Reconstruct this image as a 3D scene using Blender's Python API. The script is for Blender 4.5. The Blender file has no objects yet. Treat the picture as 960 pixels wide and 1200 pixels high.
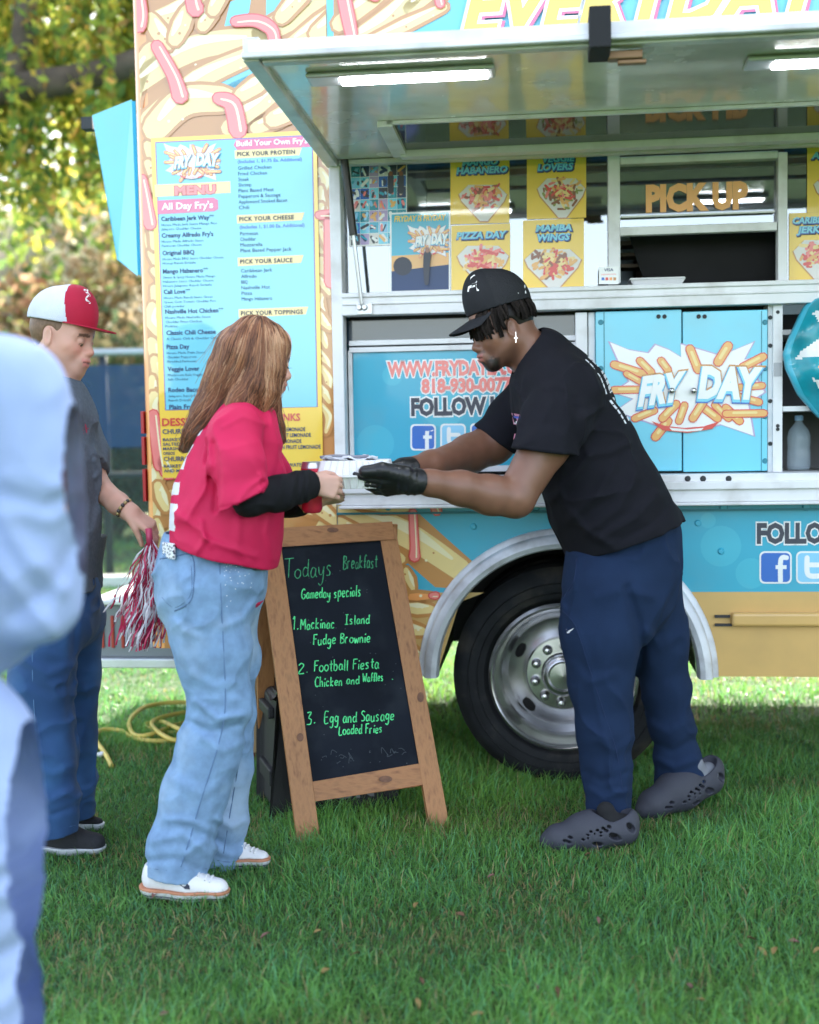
import bpy, math, random
import numpy as np
from mathutils import Vector, Matrix
from mathutils.geometry import tessellate_polygon
R_ = math.radians
rng = random.Random(7)
nrng = np.random.default_rng(11)
scene = bpy.context.scene
COL = scene.collection

# ---------------------------------------------------------------- camera
F = 1450.0
CAMH = 1.36
PITCH, ROLL, YAW = R_(3.78), R_(-0.99), R_(6.44)      # YAW: how far the truck side is turned from square-on
CAM = Vector((0, 0, CAMH))
RM = Matrix.Rotation(math.pi / 2 - PITCH, 3, 'X') @ Matrix.Rotation(ROLL, 3, 'Z')
cd = bpy.data.cameras.new('camera')
cd.sensor_fit = 'VERTICAL'
cd.sensor_height = 36.0
cd.lens = F / 1200 * 36
cd.clip_end = 2000
cd.dof.use_dof = True
cd.dof.focus_distance = 4.05
cd.dof.aperture_fstop = 1.7
cam = bpy.data.objects.new('camera', cd)
COL.objects.link(cam)
cam.matrix_world = Matrix.Translation(CAM) @ RM.to_4x4()
scene.camera = cam

# ---------------------------------------------------------------- light
SUN_AZ, SUN_EL = R_(17), R_(33)                      # behind the truck, a little to the right
world = bpy.data.worlds.new('World')
scene.world = world
world.use_nodes = True
nt = world.node_tree
sky = nt.nodes.new('ShaderNodeTexSky')
sky.sky_type = 'NISHITA'
sky.sun_disc = False
sky.sun_elevation = SUN_EL
sky.sun_rotation = SUN_AZ
sky.air_density = 1.0
sky.dust_density = 2.2
sky.ozone_density = 1.0
bgn = nt.nodes['Background']
hsv = nt.nodes.new('ShaderNodeHueSaturation')          # thin bright haze takes the deep blue out of the sky
hsv.inputs['Saturation'].default_value = 0.60
nt.links.new(sky.outputs[0], hsv.inputs['Color'])
nt.links.new(hsv.outputs[0], bgn.inputs[0])
bgn.inputs[1].default_value = 0.15
sl = bpy.data.lights.new('sun', 'SUN')
sl.energy = 4.0
sl.angle = R_(0.5)
sl.color = (1.0, 0.93, 0.82)
sun = bpy.data.objects.new('sun', sl)
COL.objects.link(sun)
sdir = Vector((math.sin(SUN_AZ) * math.cos(SUN_EL), math.cos(SUN_AZ) * math.cos(SUN_EL), math.sin(SUN_EL)))
sun.rotation_euler = sdir.to_track_quat('Z', 'Y').to_euler()
sun.location = (3, 12, 9)
vs = scene.view_settings
vs.view_transform = 'Standard'
vs.look = 'None'
vs.gamma = 1.0
vs.use_curve_mapping = False
vs.exposure = 2.5
scene.render.engine = 'CYCLES'
scene.cycles.use_denoising = True
scene.cycles.max_bounces = 8
scene.cycles.transparent_max_bounces = 12
scene.cycles.sample_clamp_indirect = 6
scene.cycles.caustics_reflective = False
scene.cycles.caustics_refractive = False

# ---------------------------------------------------------------- pixel <-> place
def ray(px, py):
    return RM @ Vector(((px - 480) / F, -(py - 600) / F, -1.0))
def at(px, py, Y):
    d = ray(px, py)
    return CAM + d * (Y / d.y)
def gnd(px, py, z=0.0):
    d = ray(px, py)
    return CAM + d * ((z - CAM.z) / d.z)
def ppm(Y):
    return F / Y
RMI = np.array(RM.inverted())
def proj(P):
    q = (P - np.array(CAM)) @ RMI.T
    return 480 - F * q[..., 0] / q[..., 2], 600 + F * q[..., 1] / q[..., 2]

T0 = gnd(660, 925)
TX = Vector((math.cos(YAW), -math.sin(YAW), 0))
TN = Vector((-math.sin(YAW), -math.cos(YAW), 0))      # out of the truck side, towards the viewer
def tr(px, py, off=0.0):
    """pixel -> point in the truck's own frame, on the plane `off` metres out of its side"""
    d = ray(px, py)
    p0 = T0 + TN * off
    t = (p0 - CAM).dot(TN) / d.dot(TN)
    p = CAM + d * t - T0
    return Vector((p.dot(TX), -off, p.z))
def trz(px, py, z):
    pass

# ---------------------------------------------------------------- materials
MATS = {}
def mat(name, col, rough=0.5, metal=0.0, coat=0.0, var=0.0, vscale=8.0, bump=0.0, bscale=60.0, spec=0.5,
        dirt=None, dscale=3.0, damt=0.35, sheen=0.0, trans=0.0, emit=None, estr=0.0, vcol=None, sss=0.0, stretch=None,
        rvar=0.0, alpha=1.0, coat_ior=1.5):
    if name in MATS:
        return MATS[name]
    m = bpy.data.materials.new(name)
    m.use_nodes = True
    n, l = m.node_tree.nodes, m.node_tree.links
    b = n['Principled BSDF']
    def S(k, v):
        if k in b.inputs:
            b.inputs[k].default_value = v
    c4 = (*col, 1.0)
    S('Base Color', c4); S('Roughness', rough); S('Metallic', metal); S('Coat Weight', coat); S('Coat Roughness', 0.06); S('Coat IOR', coat_ior)
    S('Specular IOR Level', spec); S('Sheen Weight', sheen); S('Subsurface Weight', sss); S('Alpha', alpha)
    if sss: 
        b.inputs['Subsurface Radius'].default_value = (0.012, 0.005, 0.003)
        S('Subsurface Scale', 1.0)
    tc = n.new('ShaderNodeTexCoord')
    co = tc.outputs['Object']
    if stretch:
        mp = n.new('ShaderNodeMapping'); mp.inputs['Scale'].default_value = stretch
        l.new(co, mp.inputs[0]); co = mp.outputs[0]
    src = None
    if vcol:
        a = n.new('ShaderNodeAttribute'); a.attribute_name = vcol
        src = a.outputs['Color']
        l.new(src, b.inputs['Base Color'])
    def noise(scale, detail=4):
        t = n.new('ShaderNodeTexNoise'); t.inputs['Scale'].default_value = scale; t.inputs['Detail'].default_value = detail
        l.new(co, t.inputs['Vector'])
        return t.outputs['Fac']
    if var > 0:
        hs = n.new('ShaderNodeHueSaturation')
        mr = n.new('ShaderNodeMapRange')
        mr.inputs[1].default_value = 0.3; mr.inputs[2].default_value = 0.7
        mr.inputs[3].default_value = 1 - var; mr.inputs[4].default_value = 1 + var
        l.new(noise(vscale), mr.inputs[0]); l.new(mr.outputs[0], hs.inputs['Value'])
        if src: l.new(src, hs.inputs['Color'])
        else: hs.inputs['Color'].default_value = c4
        src = hs.outputs[0]
        l.new(src, b.inputs['Base Color'])
    if dirt:
        mx = n.new('ShaderNodeMix'); mx.data_type = 'RGBA'
        mr = n.new('ShaderNodeMapRange'); mr.inputs[1].default_value = 0.5; mr.inputs[2].default_value = 0.72; mr.inputs[4].default_value = damt
        l.new(noise(dscale, 8), mr.inputs[0]); l.new(mr.outputs[0], mx.inputs[0])
        if src: l.new(src, mx.inputs[6])
        else: mx.inputs[6].default_value = c4
        mx.inputs[7].default_value = (*dirt, 1)
        l.new(mx.outputs[2], b.inputs['Base Color'])
    if rvar > 0:
        mr = n.new('ShaderNodeMapRange'); mr.inputs[1].default_value = .3; mr.inputs[2].default_value = .7
        mr.inputs[3].default_value = max(0.02, rough - rvar); mr.inputs[4].default_value = min(1, rough + rvar)
        l.new(noise(vscale * 1.7, 6), mr.inputs[0]); l.new(mr.outputs[0], b.inputs['Roughness'])
    if bump > 0:
        bm = n.new('ShaderNodeBump'); bm.inputs['Strength'].default_value = bump; bm.inputs['Distance'].default_value = 0.004
        l.new(noise(bscale), bm.inputs['Height']); l.new(bm.outputs[0], b.inputs['Normal'])
    if trans > 0:
        tb = n.new('ShaderNodeBsdfTranslucent'); ms = n.new('ShaderNodeMixShader'); ms.inputs[0].default_value = trans
        out = n['Material Output']
        if src: l.new(src, tb.inputs['Color'])
        else: tb.inputs['Color'].default_value = c4
        l.new(b.outputs[0], ms.inputs[1]); l.new(tb.outputs[0], ms.inputs[2]); l.new(ms.outputs[0], out.inputs[0])
    if emit:
        S('Emission Color', (*emit, 1)); S('Emission Strength', estr)
    MATS[name] = m
    return m

def glass(name, tint=(0.8, 0.88, 0.9), opac=0.12, rough=0.02, ior=1.5):
    """a thin pane: mostly clear, reflecting more at a glancing angle"""
    if name in MATS: return MATS[name]
    m = bpy.data.materials.new(name); m.use_nodes = True
    n, l = m.node_tree.nodes, m.node_tree.links
    n.remove(n['Principled BSDF'])
    t = n.new('ShaderNodeBsdfTransparent'); t.inputs[0].default_value = (*tint, 1)
    g = n.new('ShaderNodeBsdfGlossy'); g.inputs['Roughness'].default_value = rough
    f = n.new('ShaderNodeFresnel'); f.inputs[0].default_value = ior
    a = n.new('ShaderNodeMath'); a.operation = 'ADD'; a.inputs[1].default_value = opac; a.use_clamp = True
    l.new(f.outputs[0], a.inputs[0])
    x = n.new('ShaderNodeMixShader')
    l.new(a.outputs[0], x.inputs[0]); l.new(t.outputs[0], x.inputs[1]); l.new(g.outputs[0], x.inputs[2])
    l.new(x.outputs[0], n['Material Output'].inputs[0])
    MATS[name] = m
    return m

# ---------------------------------------------------------------- mesh builder
class MB:
    def __init__(s):
        s.v, s.f, s.mi = [], [], []
    def add(s, vs_, fs, m=0):
        o = len(s.v)
        s.v.extend([tuple(p) for p in vs_])
        for f in fs:
            s.f.append(tuple(i + o for i in f)); s.mi.append(m)
    def box(s, lo, hi, m=0, M=None):
        x0, y0, z0 = lo; x1, y1, z1 = hi
        P = [Vector(p) for p in ((x0,y0,z0),(x1,y0,z0),(x1,y1,z0),(x0,y1,z0),(x0,y0,z1),(x1,y0,z1),(x1,y1,z1),(x0,y1,z1))]
        if M: P = [M @ p for p in P]
        s.add(P, [(0,3,2,1),(4,5,6,7),(0,1,5,4),(1,2,6,5),(2,3,7,6),(3,0,4,7)], m)
    def hexa(s, P, m=0):
        s.add(P, [(0,3,2,1),(4,5,6,7),(0,1,5,4),(1,2,6,5),(2,3,7,6),(3,0,4,7)], m)
    clip = None
    def poly(s, pts, m=0):
        pts = [Vector(p) for p in pts]
        if s.clip:
            for ax, val, sg in s.clip:
                out = []
                for i, p in enumerate(pts):
                    q = pts[i-1]; dp, dq = (p[ax]-val)*sg, (q[ax]-val)*sg
                    if (dp >= 0) != (dq >= 0): out.append(q.lerp(p, dq/(dq-dp)))
                    if dp >= 0: out.append(p)
                pts = out
                if len(pts) < 3: return
        tris = tessellate_polygon([pts])
        s.add(pts, [tuple(t) for t in tris], m)
    def prism(s, pts, d, m=0):
        """closed outline swept by vector d"""
        pts = [Vector(p) for p in pts]; n = len(pts); d = Vector(d)
        tris = [tuple(t) for t in tessellate_polygon([pts])]
        s.add(pts + [p + d for p in pts], tris + [tuple(n + i for i in reversed(t)) for t in tris] +
              [(i, (i + 1) % n, n + (i + 1) % n, n + i) for i in range(n)], m)
    def tube(s, pts, rad, seg=8, m=0, cap=True):
        pts = [Vector(p) for p in pts]; n = len(pts)
        if not hasattr(rad, '__len__'): rad = [rad] * n
        V = []; up = None
        for i, p in enumerate(pts):
            t = (pts[min(i + 1, n - 1)] - pts[max(i - 1, 0)]).normalized()
            if up is None:
                up = Vector((0, 0, 1)) if abs(t.z) < .9 else Vector((1, 0, 0))
            a = t.cross(up)
            if a.length < 1e-5: a = t.orthogonal()
            a.normalize(); b = a.cross(t).normalized(); up = b
            for k in range(seg):
                w = 2 * math.pi * k / seg
                V.append(p + (a * math.cos(w) + b * math.sin(w)) * rad[i])
        Fc = [(i*seg+k, i*seg+(k+1) % seg, (i+1)*seg+(k+1) % seg, (i+1)*seg+k) for i in range(n-1) for k in range(seg)]
        if cap:
            Fc.append(tuple(range(seg))[::-1]); Fc.append(tuple((n-1)*seg+k for k in range(seg)))
        s.add(V, Fc, m)
    def lathe(s, prof, c, axis='y', seg=48, m=0, a0=0, a1=2*math.pi, mlist=None):
        """profile (radius, along) spun round an axis through c"""
        full = abs(a1 - a0 - 2*math.pi) < 1e-6
        ns = seg if full else seg + 1
        V = []
        for r, h in prof:
            for k in range(ns):
                w = a0 + (a1 - a0) * k / seg
                x, y = r * math.cos(w), r * math.sin(w)
                V.append(Vector(c) + (Vector((x, h, y)) if axis == 'y' else Vector((x, y, h)) if axis == 'z' else Vector((h, x, y))))
        for i in range(len(prof) - 1):
            Fc = []
            for k in range(seg):
                k2 = (k + 1) % ns
                Fc.append((i*ns+k, i*ns+k2, (i+1)*ns+k2, (i+1)*ns+k))
            if i == 0: s.add(V, Fc, mlist[i] if mlist else m); base = len(s.v) - len(V)
            else:
                for f in Fc:
                    s.f.append(tuple(j + base for j in f)); s.mi.append(mlist[i] if mlist else m)
    def sphere(s, c, r, seg=12, rings=8, m=0, M=None):
        if not hasattr(r, '__len__'): r = (r, r, r)
        V = []
        for i in range(rings + 1):
            th = math.pi * i / rings
            for k in range(seg):
                w = 2 * math.pi * k / seg
                p = Vector((r[0]*math.sin(th)*math.cos(w), r[1]*math.sin(th)*math.sin(w), r[2]*math.cos(th)))
                if M: p = M @ p
                V.append(Vector(c) + p)
        s.add(V, [(i*seg+k, (i+1)*seg+k, (i+1)*seg+(k+1) % seg, i*seg+(k+1) % seg) for i in range(rings) for k in range(seg)], m)
    def build(s, name, mats, parent=None, smooth=False, bevel=0.0, bseg=2, angle=None):
        me = bpy.data.meshes.new(name)
        me.from_pydata(s.v, [], s.f)
        if not isinstance(mats, (list, tuple)): mats = [mats]
        for m in mats: me.materials.append(m)
        me.polygons.foreach_set('material_index', s.mi)
        if smooth: me.polygons.foreach_set('use_smooth', [True] * len(s.f))
        if angle is not None: me.set_sharp_from_angle(angle=R_(angle))
        me.update()
        o = bpy.data.objects.new(name, me)
        COL.objects.link(o)
        if parent: o.parent = parent
        if bevel:
            bv = o.modifiers.new('bevel', 'BEVEL'); bv.width = bevel; bv.segments = bseg; bv.limit_method = 'ANGLE'; bv.angle_limit = R_(40)
        return o

def npmesh(name, V, Fq, mats, parent=None, smooth=True, col=None, mi=None):
    """numpy arrays -> mesh object (faces all of one size)"""
    me = bpy.data.meshes.new(name)
    V = np.ascontiguousarray(V, np.float32); Fq = np.ascontiguousarray(Fq, np.int32)
    k = Fq.shape[1]
    me.vertices.add(len(V)); me.vertices.foreach_set('co', V.ravel())
    me.loops.add(Fq.size); me.loops.foreach_set('vertex_index', Fq.ravel())
    me.polygons.add(len(Fq)); me.polygons.foreach_set('loop_start', np.arange(0, Fq.size, k, dtype=np.int32))
    me.polygons.foreach_set('use_smooth', np.full(len(Fq), smooth))
    if not isinstance(mats, (list, tuple)): mats = [mats]
    for m in mats: me.materials.append(m)
    if mi is not None: me.polygons.foreach_set('material_index', np.ascontiguousarray(mi, np.int32))
    if col is not None:
        ca = me.color_attributes.new('Col', 'FLOAT_COLOR', 'POINT')
        c4 = np.ones((len(V), 4), np.float32); c4[:, :3] = col
        ca.data.foreach_set('color', c4.ravel())
    me.update(calc_edges=True)
    me.validate()
    o = bpy.data.objects.new(name, me)
    COL.objects.link(o)
    if parent: o.parent = parent
    return o

def tag(o, label=None, cat=None, group=None, kind=None):
    if label: o['label'] = label
    if cat: o['category'] = cat
    if group: o['group'] = group
    if kind: o['kind'] = kind
    return o
def thing(name, label, cat, loc=(0, 0, 0), rotz=0, group=None):
    o = bpy.data.objects.new(name, None); COL.objects.link(o)
    o.empty_display_size = 0.1
    o.location = loc; o.rotation_euler = (0, 0, rotz)
    return tag(o, label, cat, group)
def keep_parent(o, root):
    """parent a mesh modelled in place under a root standing elsewhere"""
    o.parent = root
    o.matrix_parent_inverse = root.matrix_basis.inverted() if root.parent is None else (root.parent.matrix_basis @ root.matrix_basis).inverted()
    return o

# ---------------------------------------------------------------- lettering
_fc = {}
def glyphs(s, bold=0.0, shear=0.0, res=2, space=1.0):
    key = (s, bold, shear, res, space)
    if key not in _fc:
        c = bpy.data.curves.new('t', 'FONT'); c.body = s; c.size = 1; c.offset = bold; c.shear = shear; c.resolution_u = res
        c.space_character = space; c.fill_mode = 'FRONT'
        o = bpy.data.objects.new('t', c)
        me = bpy.data.meshes.new_from_object(o)
        V = [v.co.copy() for v in me.vertices]; P = [tuple(p.vertices) for p in me.polygons]
        bpy.data.objects.remove(o); bpy.data.curves.remove(c); bpy.data.meshes.remove(me)
        _fc[key] = (V, P)
    return _fc[key]
def lay_text(mb, s, place, w, h, m=0, bold=0.0, shear=0.0, grow=0.0, res=2, space=1.0):
    """place(a, b) -> point, a along 0..w, b up 0..h (capital height); grow adds an outline of that much"""
    V0, _ = glyphs(s, bold, shear, res, space)
    if not V0: return
    xs = [v.x for v in V0]
    x0, x1 = min(xs), max(xs)
    sx, sy = w / (x1 - x0), h / 0.73
    V, P = glyphs(s, bold + grow, shear, res, space)
    mb.add([place((v.x - x0) * sx, v.y * sy) for v in V], P, m)
def tw_text(mb, s, px0, px1, pyb, hpx, off, m=0, **k):
    """letters on the truck side: left and right pixel, baseline pixel at the left end, capital height in pixels"""
    A = tr(px0, pyb, off); B = tr(px1, pyb, off); C = tr(px0, pyb - hpx, off)
    lay_text(mb, s, lambda a, b: Vector((A.x + a, -off, A.z + b)), B.x - A.x, C.z - A.z, m, **k)
def smooth_closed(pts, n=6):
    pts = [Vector(p) for p in pts]; N = len(pts); out = []
    for i in range(N):
        p0, p1, p2, p3 = pts[i-1], pts[i], pts[(i+1) % N], pts[(i+2) % N]
        for k in range(n):
            t = k / n
            out.append(0.5*((2*p1)+(p2-p0)*t+(2*p0-5*p1+4*p2-p3)*t*t+(3*p1-p0-3*p2+p3)*t**3))
    return out
def smooth_open(pts, n=6):
    pts = [Vector(p) for p in pts]; N = len(pts); out = []
    for i in range(N - 1):
        p0, p1, p2, p3 = pts[max(i-1, 0)], pts[i], pts[i+1], pts[min(i+2, N-1)]
        for k in range(n):
            t = k / n
            out.append(0.5*((2*p1)+(p2-p0)*t+(2*p0-5*p1+4*p2-p3)*t*t+(3*p1-p0-3*p2+p3)*t**3))
    out.append(pts[-1])
    return out
def stroke2(pts, w, n=5):
    """outline of a round-ended brush stroke, pixels; w one width or one per point"""
    P = smooth_open([(p[0], p[1]) for p in pts], n) if len(pts) > 2 else [Vector((p[0], p[1])) for p in pts]
    N = len(P)
    if hasattr(w, '__len__'):
        W = [w[min(int(i*(len(w)-1)/(N-1)), len(w)-2)] * (1 - (i*(len(w)-1)/(N-1) - min(int(i*(len(w)-1)/(N-1)), len(w)-2)))
             + w[min(int(i*(len(w)-1)/(N-1)), len(w)-2)+1] * (i*(len(w)-1)/(N-1) - min(int(i*(len(w)-1)/(N-1)), len(w)-2)) for i in range(N)]
    else: W = [w] * N
    L, Rr = [], []
    for i, p in enumerate(P):
        t = (P[min(i+1, N-1)] - P[max(i-1, 0)]).normalized()
        nn = Vector((-t.y, t.x)) * W[i] / 2
        L.append(p + nn); Rr.append(p - nn)
    t0 = (P[0]-P[1]).normalized(); t1 = (P[-1]-P[-2]).normalized()
    def capf(c, t, r):
        return [c + (Vector((-t.y, t.x)) * math.cos(a) + t * math.sin(a)) * r / 2 for a in (math.pi*.25, math.pi*.5, math.pi*.75)]
    return L + capf(P[-1], t1, W[-1]) + Rr[::-1] + capf(P[0], t0, W[0])
# ================================================================ FOOD TRUCK
truck = thing('food_truck', 'bright blue and yellow food truck with a fries mural, menu board and raised awning', 'food truck', T0, -YAW)
TM = Matrix.Translation(T0) @ Matrix.Rotation(-YAW, 4, 'Z')
TMI = TM.inverted()
def tl(p): return TMI @ p

VK = dict(coat=.6, coat_ior=1.45, rough=0.4, dirt=(.33,.30,.26), dscale=5, damt=.12, var=0.05, vscale=2.0)
GC = [('vinyl_blue', (0.03, 0.40, 0.58), VK), ('vinyl_cream', (0.86, 0.66, 0.27), VK), ('vinyl_pale', (0.92, 0.83, 0.52), VK),
      ('vinyl_brown', (0.56, 0.25, 0.065), VK), ('vinyl_red', (0.68, 0.055, 0.045), VK), ('vinyl_pink', (0.85, 0.22, 0.20), VK),
      ('vinyl_yellow', (0.93, 0.62, 0.06), VK), ('vinyl_menu_blue', (0.17, 0.62, 0.80), VK), ('vinyl_purple', (0.22, 0.12, 0.38), VK),
      ('vinyl_magenta', (0.70, 0.10, 0.24), VK), ('vinyl_white', (0.86, 0.87, 0.87), VK), ('ink', (0.045, 0.05, 0.075), dict(rough=.4)),
      ('vinyl_tan', (0.66, 0.41, 0.14), dict(coat=.5, rough=.4, var=.05, vscale=3, dirt=(.35, .22, .1), dscale=5, damt=.25)),
      ('ink_navy', (0.03, 0.06, 0.16), dict(rough=.4)), ('vinyl_orange', (0.90, 0.36, 0.10), VK), ('vinyl_bubble', (0.05, 0.46, 0.62), VK),
      ('logo_blue', (0.02, 0.14, 0.55), VK), ('logo_light', (0.25, 0.60, 0.86), VK), ('food_brown', (0.25, 0.08, 0.03), VK),
      ('food_gold', (0.80, 0.42, 0.12), VK), ('paper_tray', (0.72, 0.70, 0.68), VK), ('vinyl_lilac', (0.45, 0.35, 0.6), VK),
      ('food_green', (0.25, 0.30, 0.06), VK), ('letter_orange', (1.0, 0.50, 0.20), dict(rough=.5)), ('vinyl_teal', (0.02, 0.27, 0.36), VK),
      ('flap_teal', (0.008, 0.30, 0.38), dict(rough=.35, var=.25, vscale=9, coat=.3))]
GMATS = [mat(n_, c_, **k_) for n_, c_, k_ in GC]
gi = {n_: i for i, (n_, c_, k_) in enumerate(GC)}
VG = dict(coat=1.0, coat_ior=1.62, rough=0.4, var=0.05, vscale=2.0)
GLOSS = [mat(n_ + '_gloss', c_, **(VG if k_ is VK else k_)) for n_, c_, k_ in GC]      # freshly laminated print on the tall side panel
LY = 0.0007
def px_poly(mb, pts, off, m):
    mb.poly([tr(p[0], p[1], off) for p in pts], gi[m])

def rect_px(px0, py0, px1, py1, off=0.0):
    """u0, u1, z0, z1 of a pixel rectangle on the plane off"""
    pm, pv = (px0 + px1) / 2, (py0 + py1) / 2
    return tr(px0, pv, off).x, tr(px1, pv, off).x, tr(pm, py1, off).z, tr(pm, py0, off).z
def pbox(mb, px0, py0, px1, py1, front, back, m=0):
    u0, u1, z0, z1 = rect_px(px0, py0, px1, py1, front)
    mb.box((u0, -front, z0), (u1, -back, z1), m)

uL = tr(158, 250).x
uO = tr(391, 400).x
uR = 4.6
zB = tr(900, 793).z
zT = 3.30
zH = tr(390, 191).z
zLB = tr(700, 588).z          # underside of the serving ledge
zLT = tr(700, 556).z
DEP = 2.25
WTH = 0.05
ac = tr(664, 792)             # wheel centre on the side
aRo = (tr(664 + 178, 790) - tr(664, 790)).length
aRi = aRo - 0.075
al = mat('aluminium', (0.62, 0.63, 0.66), rough=.38, metal=.55, var=.08, vscale=9, dirt=(.3, .28, .26), dscale=7, damt=.35, bump=.15, bscale=120)
al_w = mat('white_metal', (0.80, 0.80, 0.83), rough=.45, metal=.0, var=.04, vscale=6, dirt=(.36, .33, .3), dscale=9, damt=.4)
blk = mat('black_rubber', (0.016, 0.017, 0.019), rough=.8, var=.25, vscale=14, dirt=(.10,.085,.06), dscale=7, damt=.45, spec=.25)
dark = mat('dark_steel', (0.03, 0.03, 0.033), rough=.6)
steel = mat('stainless', (0.55, 0.56, 0.58), rough=.3, metal=.9, var=.08)
chrome = mat('polished_rim', (0.52, 0.52, 0.53), rough=.27, metal=.95, var=.1, vscale=12, dirt=(.25, .22, .19), dscale=14, damt=.5)

# --- outer skin
CR = 0.065
mb = MB()
mb.box((uL + CR, 0, zB + .1), (uO, WTH, zT), gi['vinyl_brown'])
# rounded front corner
n = 8
for k in range(n):
    a0, a1 = math.pi/2*k/n, math.pi/2*(k+1)/n
    p = lambda a, z: Vector((uL + CR - CR*math.sin(a), CR - CR*math.cos(a), z))
    mb.add([p(a0, zB + .1), p(a1, zB + .1), p(a1, zT), p(a0, zT)], [(0, 1, 2, 3)], gi['vinyl_orange'])
side = mb.build('side_panel', GLOSS, truck)
mb = MB()
mb.box((uO, 0, zH), (uR, WTH, zT), gi['vinyl_menu_blue'])
mb.build('upper_panel', GMATS, truck)
mb = MB()
arc = [(ac.x + aRi * math.cos(a), ac.z + aRi * math.sin(a)) for a in [math.pi * i / 24 for i in range(25)]]
lo = [(uO, zB), (ac.x - aRi, zB)] + [q for q in arc[::-1] if q[1] > zB] + [(ac.x + aRi, zB), (uR, zB), (uR, zLB), (uO, zLB)]
mb.prism([(q[0], 0, q[1]) for q in lo], (0, WTH, 0), gi['vinyl_blue'])
skirt = mb.build('skirt_panel', GMATS, truck)
mb = MB()
mb.box((uL, CR, zB + .1), (uL + .05, DEP, zT), gi['vinyl_menu_blue'])
mb.box((uL + .05, DEP - .05, zB + .1), (uR, DEP, zT), gi['vinyl_menu_blue'])
mb.box((uR - .05, 0, zB), (uR, DEP - .05, zT), gi['vinyl_menu_blue'])
mb.build('far_panel', GMATS, truck)
mb = MB(); mb.box((uL - .02, -.03, zT), (uR, DEP + .02, zT + .06)); mb.build('roof', al_w, truck, bevel=.02)
mb = MB(); mb.box((uL + .05, WTH, zB + .16), (ac.x - aRo - .05, DEP - .05, zB + .24)); mb.box((ac.x + aRo + .05, WTH, zB + .16), (uR - .05, DEP - .05, zB + .24))
mb.box((ac.x - aRo - .05, WTH, ac.z + aRo), (ac.x + aRo + .05, DEP - .05, ac.z + aRo + .05))
mb.build('chassis', dark, truck)
mb = MB()
mb.box((uO + .03, DEP - .1, zLB), (uR - .06, DEP - .06, zT - .1), 0)
mb.box((uO + .03, 1.1, zLB - .08), (uR - .06, 1.7, zLT - .2), 0)
for k in range(4): mb.box((uO + .1, DEP - .45, zLT + .25 + .32*k), (uR - .2, DEP - .11, zLT + .27 + .32*k), 0)
for k in range(14): mb.box((uO + .2 + .21*k, DEP - .4, zLT + .27 + .32*(k % 3)), (uO + .34 + .21*k, DEP - .2, zLT + .40 + .32*(k % 3) + .02*(k % 4)), 1 + k % 2)
mb.build('kitchen_interior', [steel, mat('stored_goods', (.5, .42, .34), rough=.7), mat('stored_goods_dark', (.2, .1, .08), rough=.7)], truck)

# --- fries mural
mur = MB(); mur.clip = [(0, uL + CR*.55, 1), (0, uO - .002, -1), (2, zB + .102, 1)]
def fry(x0, y0, x1, y1, w, lay=1, bend=0.0, hl=True, spots=2, out='vinyl_brown', col='vinyl_cream'):
    mx, my = (x0 + x1)/2 - (y1 - y0)*bend, (y0 + y1)/2 + (x1 - x0)*bend
    pts = [(x0, y0), (mx, my), (x1, y1)]
    px_poly(mur, stroke2(pts, [w + 3, w + 9, w + 3]), lay*LY, out)
    px_poly(mur, stroke2(pts, [w - 4, w, w - 5]), (lay + .5)*LY, col)
    L = math.hypot(x1 - x0, y1 - y0) or 1
    nx, ny = (y1 - y0)/L, -(x1 - x0)/L
    if ny > 0: nx, ny = -nx, -ny
    if hl:
        o = w*.24
        f = lambda p: (p[0] + nx*o, p[1] + ny*o)
        px_poly(mur, stroke2([f((x0*.9 + x1*.1, y0*.9 + y1*.1)), f((mx, my)), f((x0*.1 + x1*.9, y0*.1 + y1*.9))], [w*.15, w*.42, w*.12]), (lay + .7)*LY, 'vinyl_pale')
    for k in range(spots):
        t = rng.uniform(.15, .85); q = rng.uniform(-.3, .3)*w
        cx, cy = x0 + (x1 - x0)*t + nx*q, y0 + (y1 - y0)*t + ny*q; r = rng.uniform(1.0, 2.0)
        px_poly(mur, [(cx + r*math.cos(a), cy + r*math.sin(a)) for a in [i*math.pi/4 for i in range(8)]], (lay + .9)*LY, rng.choice(['vinyl_brown', 'vinyl_pale', 'vinyl_pale']))
def drip(pts, w, lay=16):
    w0 = w if hasattr(w, '__len__') else [w*.85, w, w*1.1]
    px_poly(mur, stroke2(pts, [a + 3 for a in w0]), lay*LY, 'vinyl_red')
    px_poly(mur, stroke2(pts, w0), (lay + .5)*LY, 'vinyl_pink')
    px_poly(mur, stroke2([(p[0] + w0[0]*.25, p[1] + 1) for p in pts], [a*.15 for a in w0]), (lay + .8)*LY, 'vinyl_pale')
def clipx(l): return l
# blue sky showing between the fries
for P in ([(245,105),(262,88),(305,78),(298,92),(270,104)], [(262,35),(270,2),(295,-6),(292,14),(275,36)], [(312,18),(312,-20),(352,-20),(345,6)],
          [(196,22),(206,14),(203,32)], [(238,112),(300,84),(308,95),(262,112)]):
    px_poly(mur, P, .6*LY, 'vinyl_menu_blue')
F_TOP = [(178,60,150,150,26,.1),(172,28,246,-12,24,.05),(176,22,196,52,20,0),(205,46,220,12,20,0),(238,30,252,2,18,0),(250,12,268,-30,18,0),
         (152,102,306,44,30,-.10),(174,140,300,62,24,-.06),(182,150,262,116,34,-.18),(268,150,340,92,22,0),(282,112,318,88,20,0),(320,140,366,110,22,.05),
         (306,40,392,-14,28,.03),(342,52,408,2,20,0),(352,140,392,160,22,0),(300,150,350,128,18,0),(372,40,420,0,24,0),(330,20,372,-30,20,0)]
for i, (a, b, c, d, w, bd) in enumerate(F_TOP): fry(a, b, c, d, w, 1 + (i % 6)*1.8, bd)
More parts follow.
